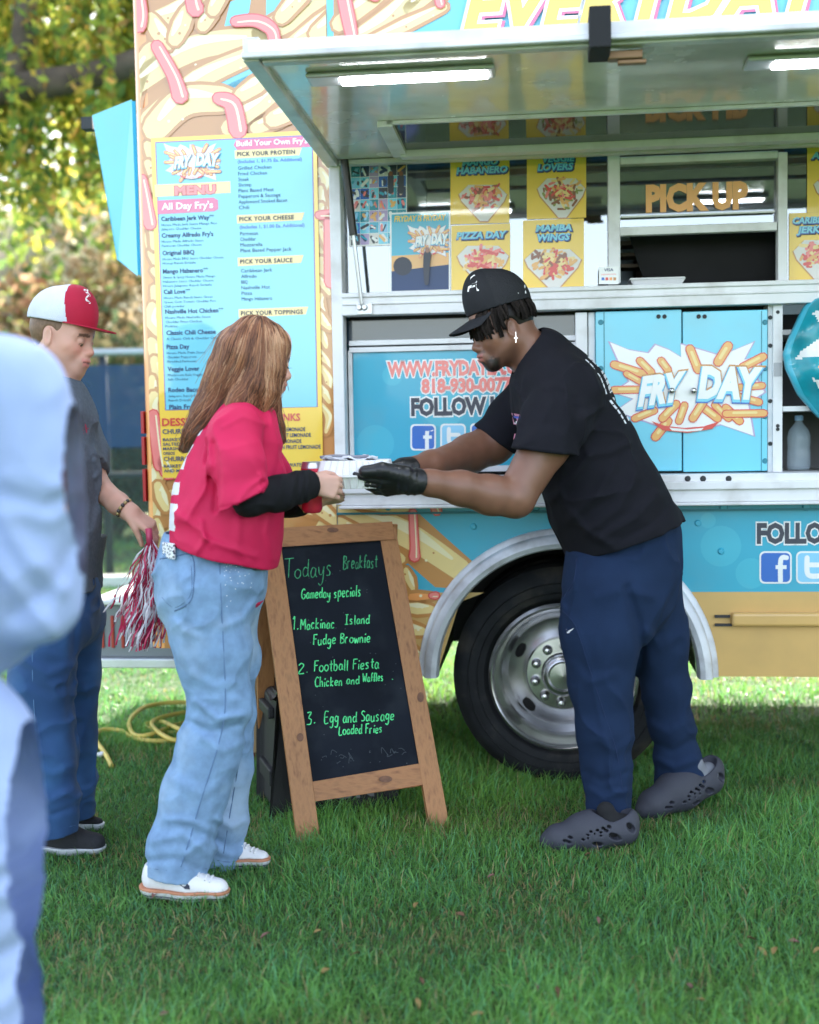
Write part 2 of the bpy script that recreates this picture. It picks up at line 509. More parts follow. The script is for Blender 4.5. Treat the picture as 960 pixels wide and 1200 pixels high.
# strips either side of the menu board and below it
r2 = random.Random(3)
for k in range(22):
    y = 170 + k*21
    fry(178 + (y-300)*.02 + r2.uniform(-3, 2), y, 184 + r2.uniform(-4, 12), y + r2.uniform(18, 40), r2.uniform(11, 17), 1 + (k % 5)*1.8, r2.uniform(-.2, .2), spots=1)
for k in range(15):
    y = 178 + k*21
    fry(376 + r2.uniform(-4, 2), y, 384 + r2.uniform(-6, 4), y + r2.uniform(14, 36), r2.uniform(8, 13), 1 + (k % 5)*1.8, r2.uniform(-.2, .2), spots=1)
F_LOW = [(200,585,330,562,26,.05),(190,640,300,590,24,-.1),(330,575,400,600,24,.05),(215,720,320,640,28,.08),(200,690,260,650,22,0),(230,760,330,735,24,0),
         (300,690,380,640,26,0),(380,618,470,632,24,0),(205,735,216,764,22,0),(340,760,420,730,24,0),(400,700,470,680,24,0),(362,584,392,610,16,0)]
for i, (a, b, c, d, w, bd) in enumerate(F_LOW): fry(a, b, c, d, w, 1 + (i % 6)*1.8, bd)
for P, w in (([(160,-20),(165,14),(163,30)],14), ([(222,-20),(227,4),(229,10)],17), ([(184,54),(203,88),(211,112)],[13,14,18]), ([(276,25),(300,24),(318,34),(322,50)],[11,15,12]),
             ([(256,115),(272,122),(279,152)],[13,19,20]), ([(166,210),(172,240),(176,262)],13), ([(180,486),(184,520),(188,545)],13), ([(192,540),(198,552)],18),
             ([(386,255),(388,330)],13), ([(374,252),(386,252)],10), ([(170,640),(178,668)],12), ([(382,560),(384,566)],10)):
    drip(P, w)
# part of the picture that continues above the awning hinge
up = MB(); up.clip = [(0, uO + .001, 1), (2, zH + .01, 1)]; keep = mur; mur = up
px_poly(mur, [(391,-60),(560,-60),(540,-10),(500,20),(470,42),(430,60),(391,100)], .3*LY, 'vinyl_brown')
for i, (a, b, c, d, w, bd) in enumerate([(396,60,500,-20,24,.04),(398,28,470,-30,22,0),(430,50,520,8,14,0),(400,90,440,52,22,0),(480,10,540,-40,20,0)]): fry(a, b, c, d, w, 1 + (i % 4)*1.8, bd)
drip([(400,-20),(408,20),(412,40)], [14, 15, 13]); drip([(422,-10),(440,-4)], 9); drip([(512,-14),(516,4)], 9)
x = 541
EV = 'EVERYDAY IS FRYDAY'
for lay, grow, m, dx, dy in ((20, .05, 'vinyl_magenta', 3, 3), (21, .045, 'vinyl_white', 0, 0), (22, 0.0, 'vinyl_yellow', 0, 0)):
    A = tr(541 + dx, 40 + dy, lay*LY); B = tr(951 + dx, 40, lay*LY); C = tr(541, -26, lay*LY)
    W = (B.x - A.x)*2.12
    lay_text(up, EV, lambda a, b: Vector((A.x + a, -lay*LY, A.z + b + a*0.0)), W, C.z - A.z, gi[m], bold=.035, shear=.28, grow=grow)
up.build('slogan_mural', GLOSS, truck)
mur = keep
mur.build('fries_mural', GLOSS, side)
# the mural on the skirt, its tan band and its lettering
sk = MB(); sk.clip = [(0, uO + .002, 1), (2, zB + .002, 1)]; mur = sk
tan = rect_px(480, 694, 960, 793)
def skirt_poly(z0, z1, m, lay, ua, ub):
    pts = []
    xs = np.linspace(ua, ub, 60)
    for u_ in xs:
        dx = u_ - ac.x
        zz = ac.z + math.sqrt(aRi**2 - dx*dx) if abs(dx) < aRi else -9
        pts.append((u_, max(z0, min(z1, zz + .004))))
    for i in range(len(xs) - 1):
        a, b = pts[i], pts[i+1]
        if a[1] < z1 - 1e-4 or b[1] < z1 - 1e-4:
            sk.add([(a[0], -lay*LY, a[1]), (b[0], -lay*LY, b[1]), (b[0], -lay*LY, z1), (a[0], -lay*LY, z1)], [(0, 1, 2, 3)], gi[m])
skirt_poly(zB, tr(700, 694).z, 'vinyl_tan', .5, uO, uR)
px_poly(sk, [(395,590),(478,590),(520,628),(556,660),(535,690),(510,688),(478,660),(470,640),(395,640)], .9*LY, 'vinyl_brown')
px_poly(sk, [(395,640),(470,652),(480,700),(482,760),(395,780)], .9*LY, 'vinyl_brown')
fry(402,596,540,668,30,2,-.05,spots=5); fry(398,612,470,655,16,4,0); fry(420,592,476,596,12,5,0)
fry(476,668,484,690,10,2,0); fry(470,700,508,699,9,3,0,hl=False,col='vinyl_orange'); fry(474,712,505,714,14,3,0); fry(470,735,496,740,14,3,0); fry(476,760,492,768,12,2,0)
drip([(484,601),(486,640),(486,652)], [8, 9, 12]); drip([(508,590),(512,598)], 10); drip([(506,698),(511,698)], 7)
for (bx, by, br) in ((845,640,24),(700,620,14),(880,672,18),(760,660,20),(830,610,9)):
    px_poly(sk, [(bx + br*math.cos(a), by + br*math.sin(a)) for a in [i*math.pi/12 for i in range(24)]], .5*LY, 'vinyl_bubble')
for grow, m, lay in ((.055, 'vinyl_white', 3), (0, 'ink', 4)):
    tw_text(sk, 'FOLLOW US', 887, 1030, 636, 23, lay*LY, gi[m], bold=.05, grow=grow)
def icon(mb, x0, y0, x1, y1, ch, off):
    r = (x1 - x0)*.16
    def rr(x0, y0, x1, y1, r):
        return [(cx + r*math.cos(a), cy + r*math.sin(a)) for cx, cy, b in ((x1-r,y1-r,0),(x0+r,y1-r,1),(x0+r,y0+r,2),(x1-r,y0+r,3)) for a in [math.pi/2*(b + i/5) for i in range(6)]]
    fb = ch == 'f'
    px_poly(mb, rr(x0, y0, x1, y1, r), off, 'vinyl_white')
    px_poly(mb, rr(x0+2, y0+2, x1-2, y1-2, r*.8), off + LY, 'logo_blue' if fb else 'logo_light')
    w, h = x1 - x0, y1 - y0
    if fb:
        for P in (stroke2([(x0+.84*w,y0+.20*h),(x0+.70*w,y0+.20*h),(x0+.65*w,y0+.38*h),(x0+.65*w,y0+.92*h)], w*.15), [(x0+.50*w,y0+.43*h),(x0+.84*w,y0+.43*h),(x0+.84*w,y0+.55*h),(x0+.50*w,y0+.55*h)]):
            px_poly(mb, P, off + (2 if P is not None and len(P) != 4 else 2.3)*LY, 'vinyl_white')
    else:
        px_poly(mb, stroke2([(x0+.34*w,y0+.2*h),(x0+.34*w,y0+.62*h),(x0+.44*w,y0+.76*h),(x0+.72*w,y0+.76*h)], w*.16), off + 2*LY, 'vinyl_white')
        px_poly(mb, stroke2([(x0+.36*w,y0+.42*h),(x0+.72*w,y0+.42*h)], w*.15), off + 2.3*LY, 'vinyl_white')
icon(sk, 890, 646, 928, 684, 'f', 3*LY); icon(sk, 933, 646, 971, 684, 't', 3*LY)
sk.build('skirt_mural', GMATS, skirt)
mur = None
mb = MB()
z_ = tr(700, 599).z
mb.box((uO, -.012, z_ - .004), (uR, -.001, z_ + .004), 0)
for px in (455, 628, 848, 945): mb.lathe([(.0, -.008), (.012, -.008), (.016, 0)], Vector((tr(px, 594).x, -.001, tr(px, 594).z)), seg=10, m=1)
for px, py in ((818,613),(845,646),(555,617)): mb.lathe([(.0, -.005), (.009, -.005), (.013, 0)], Vector((tr(px, py).x, -.001, tr(px, py).z)), seg=10, m=1)
mb.build('skirt_seam', [mat('seam_teal', (.02, .20, .26), rough=.5), GMATS[gi['vinyl_blue']]], truck)
mb = MB(); pbox(mb, 858, 718, 1300, 735, .035, .002); mb.build('rub_rail', GMATS[gi['vinyl_tan']], truck, bevel=.012, bseg=3)
mb = MB(); pbox(mb, 838, 721, 856, 724, .012, .002); pbox(mb, 838, 731, 858, 734, .012, .002); mb.build('rail_bracket', dark, truck)

# --- menu board
mn = MB()
mq = lambda pts, lay, m: px_poly(mn, pts, .011 + lay*LY, m)
mq([(177,162),(371,152.5),(377.5,478),(379,560),(190.5,561),(187,482)], 0, 'vinyl_yellow')
mq([(182,166.5),(366.5,157.8),(372.5,477),(193.5,481)], 1, 'vinyl_purple')
mq([(183.3,167.8),(365.2,159.2),(371.2,476.5),(194.6,480)], 2, 'vinyl_menu_blue')
mq([(187.3,482.3),(377.7,478.2),(378.6,559),(190.7,560)], 1, 'vinyl_yellow')
mq([(181,216.5),(270,212.3),(270.5,226),(182,231)], 3, 'vinyl_cream')
mq([(184.3,235),(250,231.5),(255.5,234.5),(256,245),(251,247.6),(184.9,251.2)], 3, 'vinyl_magenta')
mq([(277,163.5),(365.2,159.3),(365.6,172),(278,175.7),(273.8,170)], 3, 'vinyl_magenta')
def mt(s, x0, x1, y, h, m='ink', lay=5, **k): tw_text(mn, s, x0, x1, y, h, .011 + lay*LY, gi[m], **k)
for grow, m, lay in ((.05, 'vinyl_red', 4), (0, 'vinyl_pink', 5)): mt('MENU', 205, 253, 228.2, 10, m, lay, bold=.05, grow=grow)
mt("All Day Fry's", 189.5, 250, 245.8, 8, 'vinyl_white', bold=.03)
mt("Build Your Own Fry's", 277, 361, 171.3, 6.5, 'vinyl_white', bold=.03)
LEFT = [('Caribbean Jerk Way**', 189, 251, 259, ['House Made Jerk Sauce Mango Pico', 'Jalapeno Cheddar Cheese']), ("Creamy Alfredo Fry's", 189.5, 250, 278.5, ['House Made Alfredo Sauce', 'Parmesan Cheddar Cheese']),
        ('Original BBQ', 190.5, 228, 299, ['House Made BBQ Sauce Cheddar Cheese', 'Honey Ranch Drizzle']), ('Mango Habanero**', 191, 244, 320.5, ['Sweet & Spicy House Made Mango', 'Habanero Sauce Cheddar Cheese', 'House Jalapeno Ranch Drizzle']),
        ('Cali Love**', 192, 223, 344.5, ['House Made Ranch Sauce Green', 'Green Corn Tomato Cheddar Pico', 'Chili powder']), ('Nashville Hot Chicken**', 193.7, 262, 367.7, ['House Made Nashville Sauce', 'Cheddar Fries Chicken', 'Pickles']),
        ('Classic Chili Cheese', 195, 253, 392.5, ['A Classic Chili & Cheddar Cheese']), ('Pizza Day', 195.3, 222, 409, ['House Made Pizza Sauce', 'Cheddar Pepperoni', 'Shredded Parmesan']),
        ('Veggie Lover', 196.5, 234, 435, ['Mushroom Kale Veggie', 'Salt Cheddar']), ('Rodeo Bacon', 197.4, 236, 459.5, ['Jalapeno Ranch Bacon', 'Ranch Drizzle']), ("Plain Fry's", 198.5, 230, 479.5, [])]
for s, x0, x1, y, sub in LEFT:
    mt(s, x0, x1, y, 5.3, 'ink_navy', bold=.022)
    for k, t in enumerate(sub): mt(t, x0 + .3, x0 + min(74, len(t)*2.05), y + 6.0 + 5.0*k, 2.9, 'ink_navy', bold=.0, res=1)
RIGHT = [('PICK YOUR PROTEIN', 278, 346, 183.5, 188.2, '(Includes 1, $1.75 Ea. Additional)', ['Grilled Chicken', 'Fried Chicken', 'Steak', 'Shrimp', 'Plant Based Meat', 'Pepperoni & Sausage', 'Applewood Smoked Bacon', 'Chili'], 354),
         ('PICK YOUR CHEESE', 280.5, 344.5, 259.6, 265, '(Includes 1, $1.00 Ea. Additional)', ['Parmesan', 'Cheddar', 'Mozzarella', 'Plant Based Pepper Jack'], 357),
         ('PICK YOUR SAUCE', 281.5, 343, 309.5, None, None, ['Caribbean Jerk', 'Alfredo', 'BBQ', 'Nashville Hot', 'Pizza', 'Mango Habanero'], 356),
         ('PICK YOUR TOPPINGS', 282.5, 355, 370.0, None, None, [], 361.5)]
for s, x0, x1, y, yi, inc, items, xb in RIGHT:
    mq([(x0 - 3, y - 7.5), (xb, y - 10.8), (xb - 3, y - 1.5), (x0 - 2.6, y + 2.5)], 3, 'vinyl_cream')
    mt(s, x0, x1, y - .5, 5.0, 'ink', bold=.025, space=1.1)
    y2 = y + 3.2
    if inc:
        mt(inc, x0 + .5, xb, yi + 3, 3.9, 'logo_blue', bold=.02); y2 = yi + 4.2
    for k, t in enumerate(items): mt(t, x0 + 1 + k*.15, x0 + 1 + len(t)*2.62, y2 + 6.6*(k + 1), 4.3, 'ink_navy', bold=.0)
mt('DESSERTS', 190, 246, 499, 9, 'vinyl_red', bold=.03); mt('DRINKS', 315, 352, 493.4, 8.6, 'vinyl_red', bold=.03)
for s, x0, x1, y, h in (('CHURROS', 190.5, 228, 508.5, 5.8), ('BASKET OF', 191, 222, 517, 3.6), ('SALTED CARAMEL', 191, 240, 522.3, 3.6), ('MARSHMALLOW', 191.2, 234, 527.6, 3.6), ('OREOS', 191.3, 205, 533, 3.6),
                        ('CHURROS', 192, 226, 540.5, 5.6), ('BASKET OF', 192, 222, 548, 3.6), ('AND MORE', 192.2, 222, 553.5, 3.6),
                        ('E LEMONADE', 330, 358, 505.5, 4.6), ('GHT LEMONADE', 329, 364.5, 512.3, 4.6), ('LEMONADE', 328, 353.5, 519.3, 4.6), ('ON FRUIT LEMONADE', 326, 376, 526.3, 4.6), ('WATER', 338, 357, 547, 4.6)):
    mt(s, x0, x1, y, h, 'ink_navy', bold=.02)
def logo(mb, x0, y0, x1, y1, off, burst=True):
    """the FRY DAY emblem inside a pixel box"""
    S = lambda p: (x0 + p[0]/560*(x1 - x0), y0 + p[1]/370*(y1 - y0))
    ks = (x1 - x0)/560
    D = lambda pts, lay, m: px_poly(mb, [S(p) for p in pts], off + lay*LY, m)
    B = [(0,0),(70,30),(140,42),(165,10),(215,30),(258,58),(256,8),(330,30),(400,52),(520,0),(486,66),(556,60),(520,120),(560,190),(500,230),(520,355),(400,312),(330,330),(220,335),(130,300),(20,262),(85,215),(10,190),(70,150),(30,70)]
    ctr = Vector((280, 180))
    D([ctr + (Vector(p) - ctr)*1.03 for p in B], 0, 'vinyl_lilac'); D(B, .5, 'vinyl_white')
    for i, (a, b, c, d, w) in enumerate([(15,85,120,120,26),(108,70,150,115,24),(185,70,210,105,24),(290,25,320,105,28),(428,14,392,75,30),(555,55,480,95,26),(14,182,110,180,24),(552,165,470,172,22),
            (540,228,460,205,24),(558,270,420,272,24),(90,290,160,260,24),(165,360,210,300,28),(420,250,470,300,26),(190,290,240,235,26),(300,290,340,225,26),(250,300,270,240,24),(390,290,340,250,26),(380,240,430,290,22),(60,120,110,150,20)]):
        D(stroke2([(a,b),(c,d)], w + 8), 2 + (i % 5), 'vinyl_red'); D(stroke2([(a,b),(c,d)], w), 2.4 + (i % 5), 'food_gold')
        D(stroke2([(a*.8+c*.2,b*.8+d*.2-3),(a*.2+c*.8,b*.2+d*.8-3)], w*.4), 2.7 + (i % 5), 'vinyl_cream')
    D([(150,300),(200,318),(270,326),(340,320),(400,300),(370,330),(280,345),(190,335)], 8, 'vinyl_red')
    D([(215,325),(280,332),(340,326),(330,336),(280,340),(225,336)], 8.5, 'vinyl_white')
    for word, ox, oy, w, h, rot in (('FRY', 104, 238, 162, 106, .14), ('DAY', 322, 206, 226, 114, -.02)):
        for grow, m, lay, dx, dy in ((.085, 'vinyl_brown', 9, -1, 2), (.075, 'logo_blue', 9.6, -3, 9), (.06, 'vinyl_menu_blue', 10.2, -2, 6), (.03, 'vinyl_white', 11, 0, 0)):
            def pl(a, b, ox=ox, oy=oy, rot=rot, dx=dx, dy=dy, lay=lay):
                q = S((ox + dx + a*math.cos(rot) + b*math.sin(rot)*.3, oy + dy - a*math.sin(rot) - b*math.cos(rot)))
                return tr(q[0], q[1], off + lay*LY)
            lay_text(mb, word, pl, w, h, gi[m], bold=.03, shear=.22, grow=grow)
logo(mn, 192, 168, 258, 213, .011 + 3*LY)
mn.build('menu_board', GLOSS, truck)

# --- serving opening: frames, rails, ledge
mb = MB()
u391, u405 = tr(391, 400).x, tr(404, 400).x
mb.box((u391, -.03, zLB), (u405, WTH, zH + .02), 0)
mb.build('corner_post', al_w, truck, bevel=.004)
mb = MB()
sT, sB = tr(660, 338).z, tr(660, 364).z
mb.box((u405, -.045, sB), (uR - .1, .03, sT), 0); mb.box((u405, -.052, (sB + sT)/2 - .004), (uR - .1, -.045, (sB + sT)/2 + .004), 0)
mb.box((u405, -.055, sT - .016), (uR - .1, -.045, sT), 0)
mb.build('sill_rail', al_w, truck, bevel=.003)
mb = MB()
pbox(mb, 418, 356, 436, 368, .055, .045)
for k in range(2): mb.lathe([(0, -.016), (.008, -.016), (.012, 0)], Vector((tr(424 + 6*k, 362).x, -.055, tr(424, 362).z)), seg=10)
mb.build('strut_bracket', al, truck)
mb = MB()
mb.box((u405 - .01, -.09, zLB), (uR - .1, .10, zLT), 0)
mb.box((u405 - .01, -.105, zLB + .045), (uR - .1, -.09, zLB + .075), 0)
mb.box((u405 - .02, -.10, zLB - .012), (uR - .1, .0, zLB - .0005), 0)
for px in (806, 824, 854): mb.lathe([(0, -.006), (.009, -.006), (.011, 0)], Vector((tr(px, 561, .09).x, -.0905, tr(px, 561, .09).z)), seg=10, m=1)
mb.build('serving_ledge', [al_w, dark], truck, bevel=.004)

# lower left bay: dark glass strip over the blue address panel
mb = MB()
uA, uB2 = u405 + .002, tr(676, 470).x
mb.box((uA, .10, zLT), (uB2, .12, sB), 0)
mb.build('bay_back', dark, truck)
mb = MB(); pbox(mb, 405, 372, 676, 400, -.08, -.09); mb.build('bay_glass', mat('dark_glass', (.03, .05, .075), rough=.08, spec=.8), truck)
mb = MB()
pbox(mb, 409, 396, 676, 402, -.03, -.09); pbox(mb, 409, 404, 676, 410, -.035, -.09); pbox(mb, 409, 411, 414, 553, -.04, -.09); pbox(mb, 414, 546, 676, 553, -.04, -.09)
mb.build('bay_frame', al_w, truck, bevel=.002)
ad = MB()
AOF = -.05
px_poly(ad, [(414,411),(676,409),(676,548),(414,549)], AOF, 'vinyl_blue')
for (bx, by, br) in ((440,520,22),(520,470,30),(460,440,12),(580,430,18)):
    px_poly(ad, [(bx + br*math.cos(a), by + br*math.sin(a)) for a in [i*math.pi/12 for i in range(24)]], AOF + .5*LY, 'vinyl_bubble')
for s, x0, x1, yb, h, m in (('WWW.FRYDAYLA.COM', 454, 632, 441, 17, 'vinyl_pink'), ('818-930-0077', 494, 600, 460, 16, 'vinyl_pink'), ('FOLLOW US', 482, 600, 486.5, 20, 'ink')):
    for grow, mm, lay in ((.07, 'vinyl_white', 2), (0, m, 3)): tw_text(ad, s, x0, x1, yb, h, AOF + lay*LY, gi[mm], bold=.05, grow=grow)
icon(ad, 481, 497, 511, 528, 'f', AOF + 2*LY); icon(ad, 516, 496.5, 546, 527.5, 't', AOF + 2*LY); icon(ad, 551, 496, 581, 527, 'f', AOF + 2*LY)
ad.build('address_panel', GMATS, truck)
# posts, doors, right bay
mb = MB()
pbox(mb, 675, 366, 689, 553, .01, -.10); pbox(mb, 690, 366, 698, 553, -.005, -.10)
mb.build('door_post', al_w, truck, bevel=.003)
mb = MB(); pbox(mb, 900, 357, 906, 553, -.005, -.10); pbox(mb, 906, 357, 917, 553, .01, -.10)
pbox(mb, 907, 425, 916, 441, .0125, .01, 1)
for py in (372, 405, 470, 520): mb.lathe([(0, -.004), (.006, -.004), (.008, 0)], Vector((tr(903, py).x, .004, tr(903, py).z)), seg=8, m=2)
for py in (366, 499, 503): mb.lathe([(0, -.004), (.006, -.004), (.007, 0)], Vector((tr(911, py).x, -.0105, tr(911, py).z)), seg=8, m=2)
mb.build('door_post', [al_w, mat('duct_tape', (.42, .43, .46), rough=.4), dark], truck)
for a, b in ((698.5, 799.0), (800.4, 899.6)):
    mb = MB(); pbox(mb, a, 364, b, 552.5, .012, -.012)
    d_ = mb.build('cabinet_door', GMATS[gi['vinyl_menu_blue']], truck, bevel=.003)
    mb = MB()
    for dx in ((28, 21) if a < 750 else (19, 26)):
        X = tr((799.7 - (dx + 0)) if a < 750 else 799.7 + dx, 371, .012)
        mb.lathe([(.0, 0), (.007, 0), (.008, -.003), (.006, -.003)], Vector((X.x, -.0125, X.z)), seg=12)
    mb.build('vent_hole', dark, d_)
    mb = MB(); X = tr(787 if a < 750 else 812.5, 458 if a < 750 else 458, .02)
    mb.lathe([(0, -.02), (.008, -.02), (.011, -.014), (.012, 0)], Vector((X.x, -.024, X.z)), seg=14)
    mb.build('lock', chrome, d_, smooth=True)
for px, ex in ((704, 708), (896, 892)):
    mb = MB(); pbox(mb, ex, 364, ex + 1, 552, .0132, .012)
    for py in (378, 432, 488, 540): mb.lathe([(0, -.004), (.008, -.004), (.010, 0)], Vector((tr(px, py).x, -.0125, tr(px, py).z)), seg=10)
    mb.build('door_hinge', mat('hinge_teal', (.02, .22, .30), rough=.4), truck)
lg = MB(); logo(lg, 715, 401, 896, 515, .0135); lg.build('door_emblem', GMATS, truck)
mb = MB()
uq, uz = tr(917.5, 450).x, uR - .1
mb.box((uq, .42, zLT), (uz, .44, sB), 0); mb.box((uq - .01, .10, zLT), (uq - .0005, .42, sB), 0)
for py in (385, 410, 476): 
    z0 = tr(930, py).z
    mb.box((uq, .0 if py == 476 else .05, z0 - .018), (uz, .42, z0), 1)
mb.build('shelf_bay', [mat('bay_lining', (.06, .06, .07), rough=.5), al_w], truck)
mb = MB(); mb.box((uA, .12, zLT + .0), (uq - .012, .14, sT), 0); mb.build('counter_back', dark, truck)

# loose printed flap over the right bay
FE = [(349,962),(352,951),(360,942),(372,936),(398,924),(415,918),(432,921),(462,935),(488,958),(505,985),(514,1012)]
WHITE_ = [[(930,420),(940,408),(962,394),(985,384),(1010,392),(985,403),(958,416)], [(950,440),(975,452),(1000,440),(1010,470),(975,475)], [(952,366),(962,362),(972,368),(960,376)]]
ORANGE_ = [[(955,431),(962,424),(992,420),(992,430)], [(965,402),(985,396),(990,402),(968,409)]]
def inside(P, x, y):
    c = False
    for k in range(len(P)):
        (x0, y0), (x1, y1) = P[k], P[k-1]
        if (y0 > y) != (y1 > y) and x < (x1-x0)*(y-y0)/(y1-y0) + x0: c = not c
    return c
mb = MB(); NY, NX = 64, 56
for a in range(NY + 1):
    y = 349 + 165*a/NY; xl = float(np.interp(y, [e[0] for e in FE], [e[1] for e in FE]))
    for b in range(NX + 1):
        t = b/NX; x = xl + (1075 - xl)*t
        of = .035 + .085*min(1, t*3.2)**.6 + .010*math.sin(y*.11 + x*.05) + .007*math.sin(x*.16 - y*.06) + .012*math.sin((y - 349)/165*3.1)
        mb.v.append(tuple(tr(x, y, of)))
        if a < NY and b < NX:
            q = a*(NX+1) + b; mb.f.append((q, q+1, q+NX+2, q+NX+1))
            mb.mi.append(gi['vinyl_white'] if any(inside(P_, x, y) for P_ in WHITE_) else gi['vinyl_orange'] if any(inside(P_, x, y) for P_ in ORANGE_) else gi['vinyl_bubble'] if (b < 3) else gi['flap_teal'])
fo = mb.build('hanging_flap', GMATS, truck, smooth=True)
sd0 = fo.modifiers.new('thickness', 'SOLIDIFY'); sd0.thickness = .004

# --- windows of the serving opening
WG = -.045          # glass plane, set back from the side
mb = MB()
mb.box((u405, .045, sT), (tr(713, 250).x, .049, zH)); mb.box((tr(922, 250).x, .045, sT), (uR - .1, .049, zH))
u0, u1, z0, z1 = rect_px(726, 190, 912, 270, WG)
mb.box((u0, .045, z0), (u1, .049, z1))
pane = mb.build('window_glass', glass('window_glass', (.55, .62, .68), .19), truck)
mb = MB()
for r in ((713,180,727,332),(912,178,923,330),(727,180,912,189)): pbox(mb, *r, .0, -.05)
mb.build('window_frame', al_w, truck, bevel=.003)
mb = MB(); pbox(mb, 488,190,500,344, -.055, -.09); mb.build('mullion', al_w, truck, bevel=.003)
mb = MB(); pbox(mb, 727, 263, 911, 273, .005, -.03); mb.build('sash_rail', al_w, truck, bevel=.003)
mb = MB(); pbox(mb, 728, 250, 908, 252, -.02, -.04); mb.build('sash_rail', al_w, truck)
mb = MB()
mb.prism([tr(p[0], p[1], -.16) for p in ((735,268),(910,262),(910,334),(757,334),(748,310))], (0, .01, 0))
mb.build('black_curtain', mat('black_cloth', (.008, .008, .009), rough=.9, var=.3, vscale=6), truck)
mb = MB()
for a, b in ((282,287),(296,300),(309,313)): pbox(mb, 726, a, 760, b, -.30, -.42)
mb.build('back_shelf', mat('shelf_wood', (.22, .15, .1), rough=.6), truck)
pk = MB(); tw_text(pk, 'PICK UP', 757, 877, 247, 30, -.040, gi['letter_orange'], bold=.06)
pk.build('window_lettering', GMATS, truck)
mb = MB()
for x0, y0, x1, y1, c in ((702,312,725,333,'vinyl_white'),): px_poly(mb, [(x0,y0+1),(x1,y0),(x1,y1),(x0,y1)], .002, c)
for k, c in enumerate(('logo_blue','vinyl_red','vinyl_orange','vinyl_brown')): px_poly(mb, [(705+4.6*k,325),(708.4+4.6*k,325),(708.4+4.6*k,328.5),(705+4.6*k,328.5)], .003, c)
tw_text(mb, 'VISA', 708, 719, 318, 3.5, .003, gi['ink_navy'], bold=.02); tw_text(mb, 'payments here', 705, 722, 322.5, 2.2, .003, gi['vinyl_pink'])
mb.build('card_sign', GMATS, truck)

# posters taped to the glass
def food(mb, cx, cy, w, h, off, pal, seed):
    r = random.Random(seed)
    S = lambda a, b: (cx + a*w, cy + b*h)
    tray = [(-.5,-.18),(-.3,-.42),(.3,-.42),(.5,-.18),(.44,.0),(.1,.5),(-.06,.5),(-.44,.0)]
    px_poly(mb, [S(a*1.04, b*1.04 + .02) for a, b in tray], off, 'vinyl_brown'); px_poly(mb, [S(a, b) for a, b in tray], off + .5*LY, 'paper_tray')
    for k in range(110):
        a, b = r.gauss(0, .17), r.gauss(-.10, .15)
        if abs(a) > .40 or b > .36 - abs(a)*.6 or b < -.42: continue
        an = r.uniform(0, math.pi); L = r.uniform(.05, .13)
        c = r.choice(pal)
        p, q = S(a - L*math.cos(an)*.6, b - L*math.sin(an)*.6), S(a + L*math.cos(an)*.6, b + L*math.sin(an)*.6)
        px_poly(mb, stroke2([p, q], r.uniform(.035, .07)*w), off + (1 + k*.035)*LY, c)
FP = ['food_gold','food_brown','vinyl_cream','vinyl_red','food_gold','vinyl_pink','food_brown']
def poster(x0, y0, x1, y1, lines, fx, fy, fw, fh, pal, seed, off=-.040, ys=None, nm='food_poster'):
    mb = MB()
    px_poly(mb, [(x0,y0),(x1,y0-.04*(x1-x0)),(x1,y1-.03*(x1-x0)),(x0,y1)], off, 'vinyl_yellow')
    for i, (t, a, b, yb, h) in enumerate(lines):
        for grow, m, lay, dx, dy in ((.09,'ink',2,1,1.4),(.05,'logo_blue',2.6,0,.6),(.0,'vinyl_menu_blue',3.4,0,0)):
            tw_text(mb, t, a + dx, b + dx, yb + dy, h, off + lay*LY, gi[m], bold=.035, shear=.18, grow=grow)
    food(mb, fx, fy, fw, fh, off + 2*LY, pal, seed)
    mb.build(nm, GMATS, truck)
poster(528, 180, 597, 263, [('MANGO', 542, 584, 194, 7.5), ('HABANERO', 535, 595, 204, 8)], 566, 236, 56, 46, FP, 1)
poster(617.5, 175, 687, 257, [('VEGGIE', 636, 674, 190, 7.5), ('LOVERS', 630, 672, 200, 8)], 658, 230, 56, 50, FP + ['food_green'], 2)
poster(529, 264.5, 598, 347, [('PIZZA DAY', 535, 594, 280, 8)], 566, 309, 60, 50, ['vinyl_pink','vinyl_red','vinyl_cream','food_gold'], 3)
poster(613, 258.5, 684.5, 341, [('MAMBA', 628, 670, 271, 7.5), ('WINGS', 630, 668, 282, 8)], 648, 313, 66, 50, ['vinyl_cream','food_gold','vinyl_red','food_brown'], 4, off=-.0385)
poster(925, 250, 1000, 333, [('CARIBBEAN', 929, 985, 262, 7.5), ('JERK', 934, 962, 273, 8)], 962, 304, 64, 54, ['vinyl_pink','vinyl_red','vinyl_cream','food_gold'], 5)
poster(946, 168, 1016, 249, [('ALFREDO', 951, 1005, 186, 8)], 984, 225, 60, 50, FP, 6, off=-.0385)
mb = MB()
px_poly(mb, [(409,192.5),(477,189.5),(477,287),(409,289)], -.041, 'vinyl_white')
r = random.Random(9)
for i in range(6):
    for j in range(7):
        x0, y0 = 411.5 + i*10.8, 195 + j*13.3 - i*.5
        px_poly(mb, [(x0,y0),(x0+10.4,y0-.4),(x0+10.4,y0+12.3),(x0,y0+12.7)], -.0405, r.choice(['logo_light','vinyl_menu_blue','ink_navy','logo_blue','vinyl_blue','vinyl_lilac','ink','vinyl_teal','paper_tray']))
        for q in range(3): px_poly(mb, stroke2([(x0+r.uniform(1,9),y0+r.uniform(2,6)),(x0+r.uniform(1,9),y0+r.uniform(6,11))], r.uniform(1.5,4)), -.040 + q*.0003, r.choice(['ink','vinyl_white','food_gold','logo_light','ink_navy','vinyl_pink','vinyl_blue']))
for x0 in (458, 470): px_poly(mb, stroke2([(x0,207),(x0,224)], 7), -.038, 'ink'); px_poly(mb, stroke2([(x0,202.5),(x0,204)], 4.5), -.0375, 'food_brown')
mb.build('photo_collage', GMATS, truck)
mb = MB()
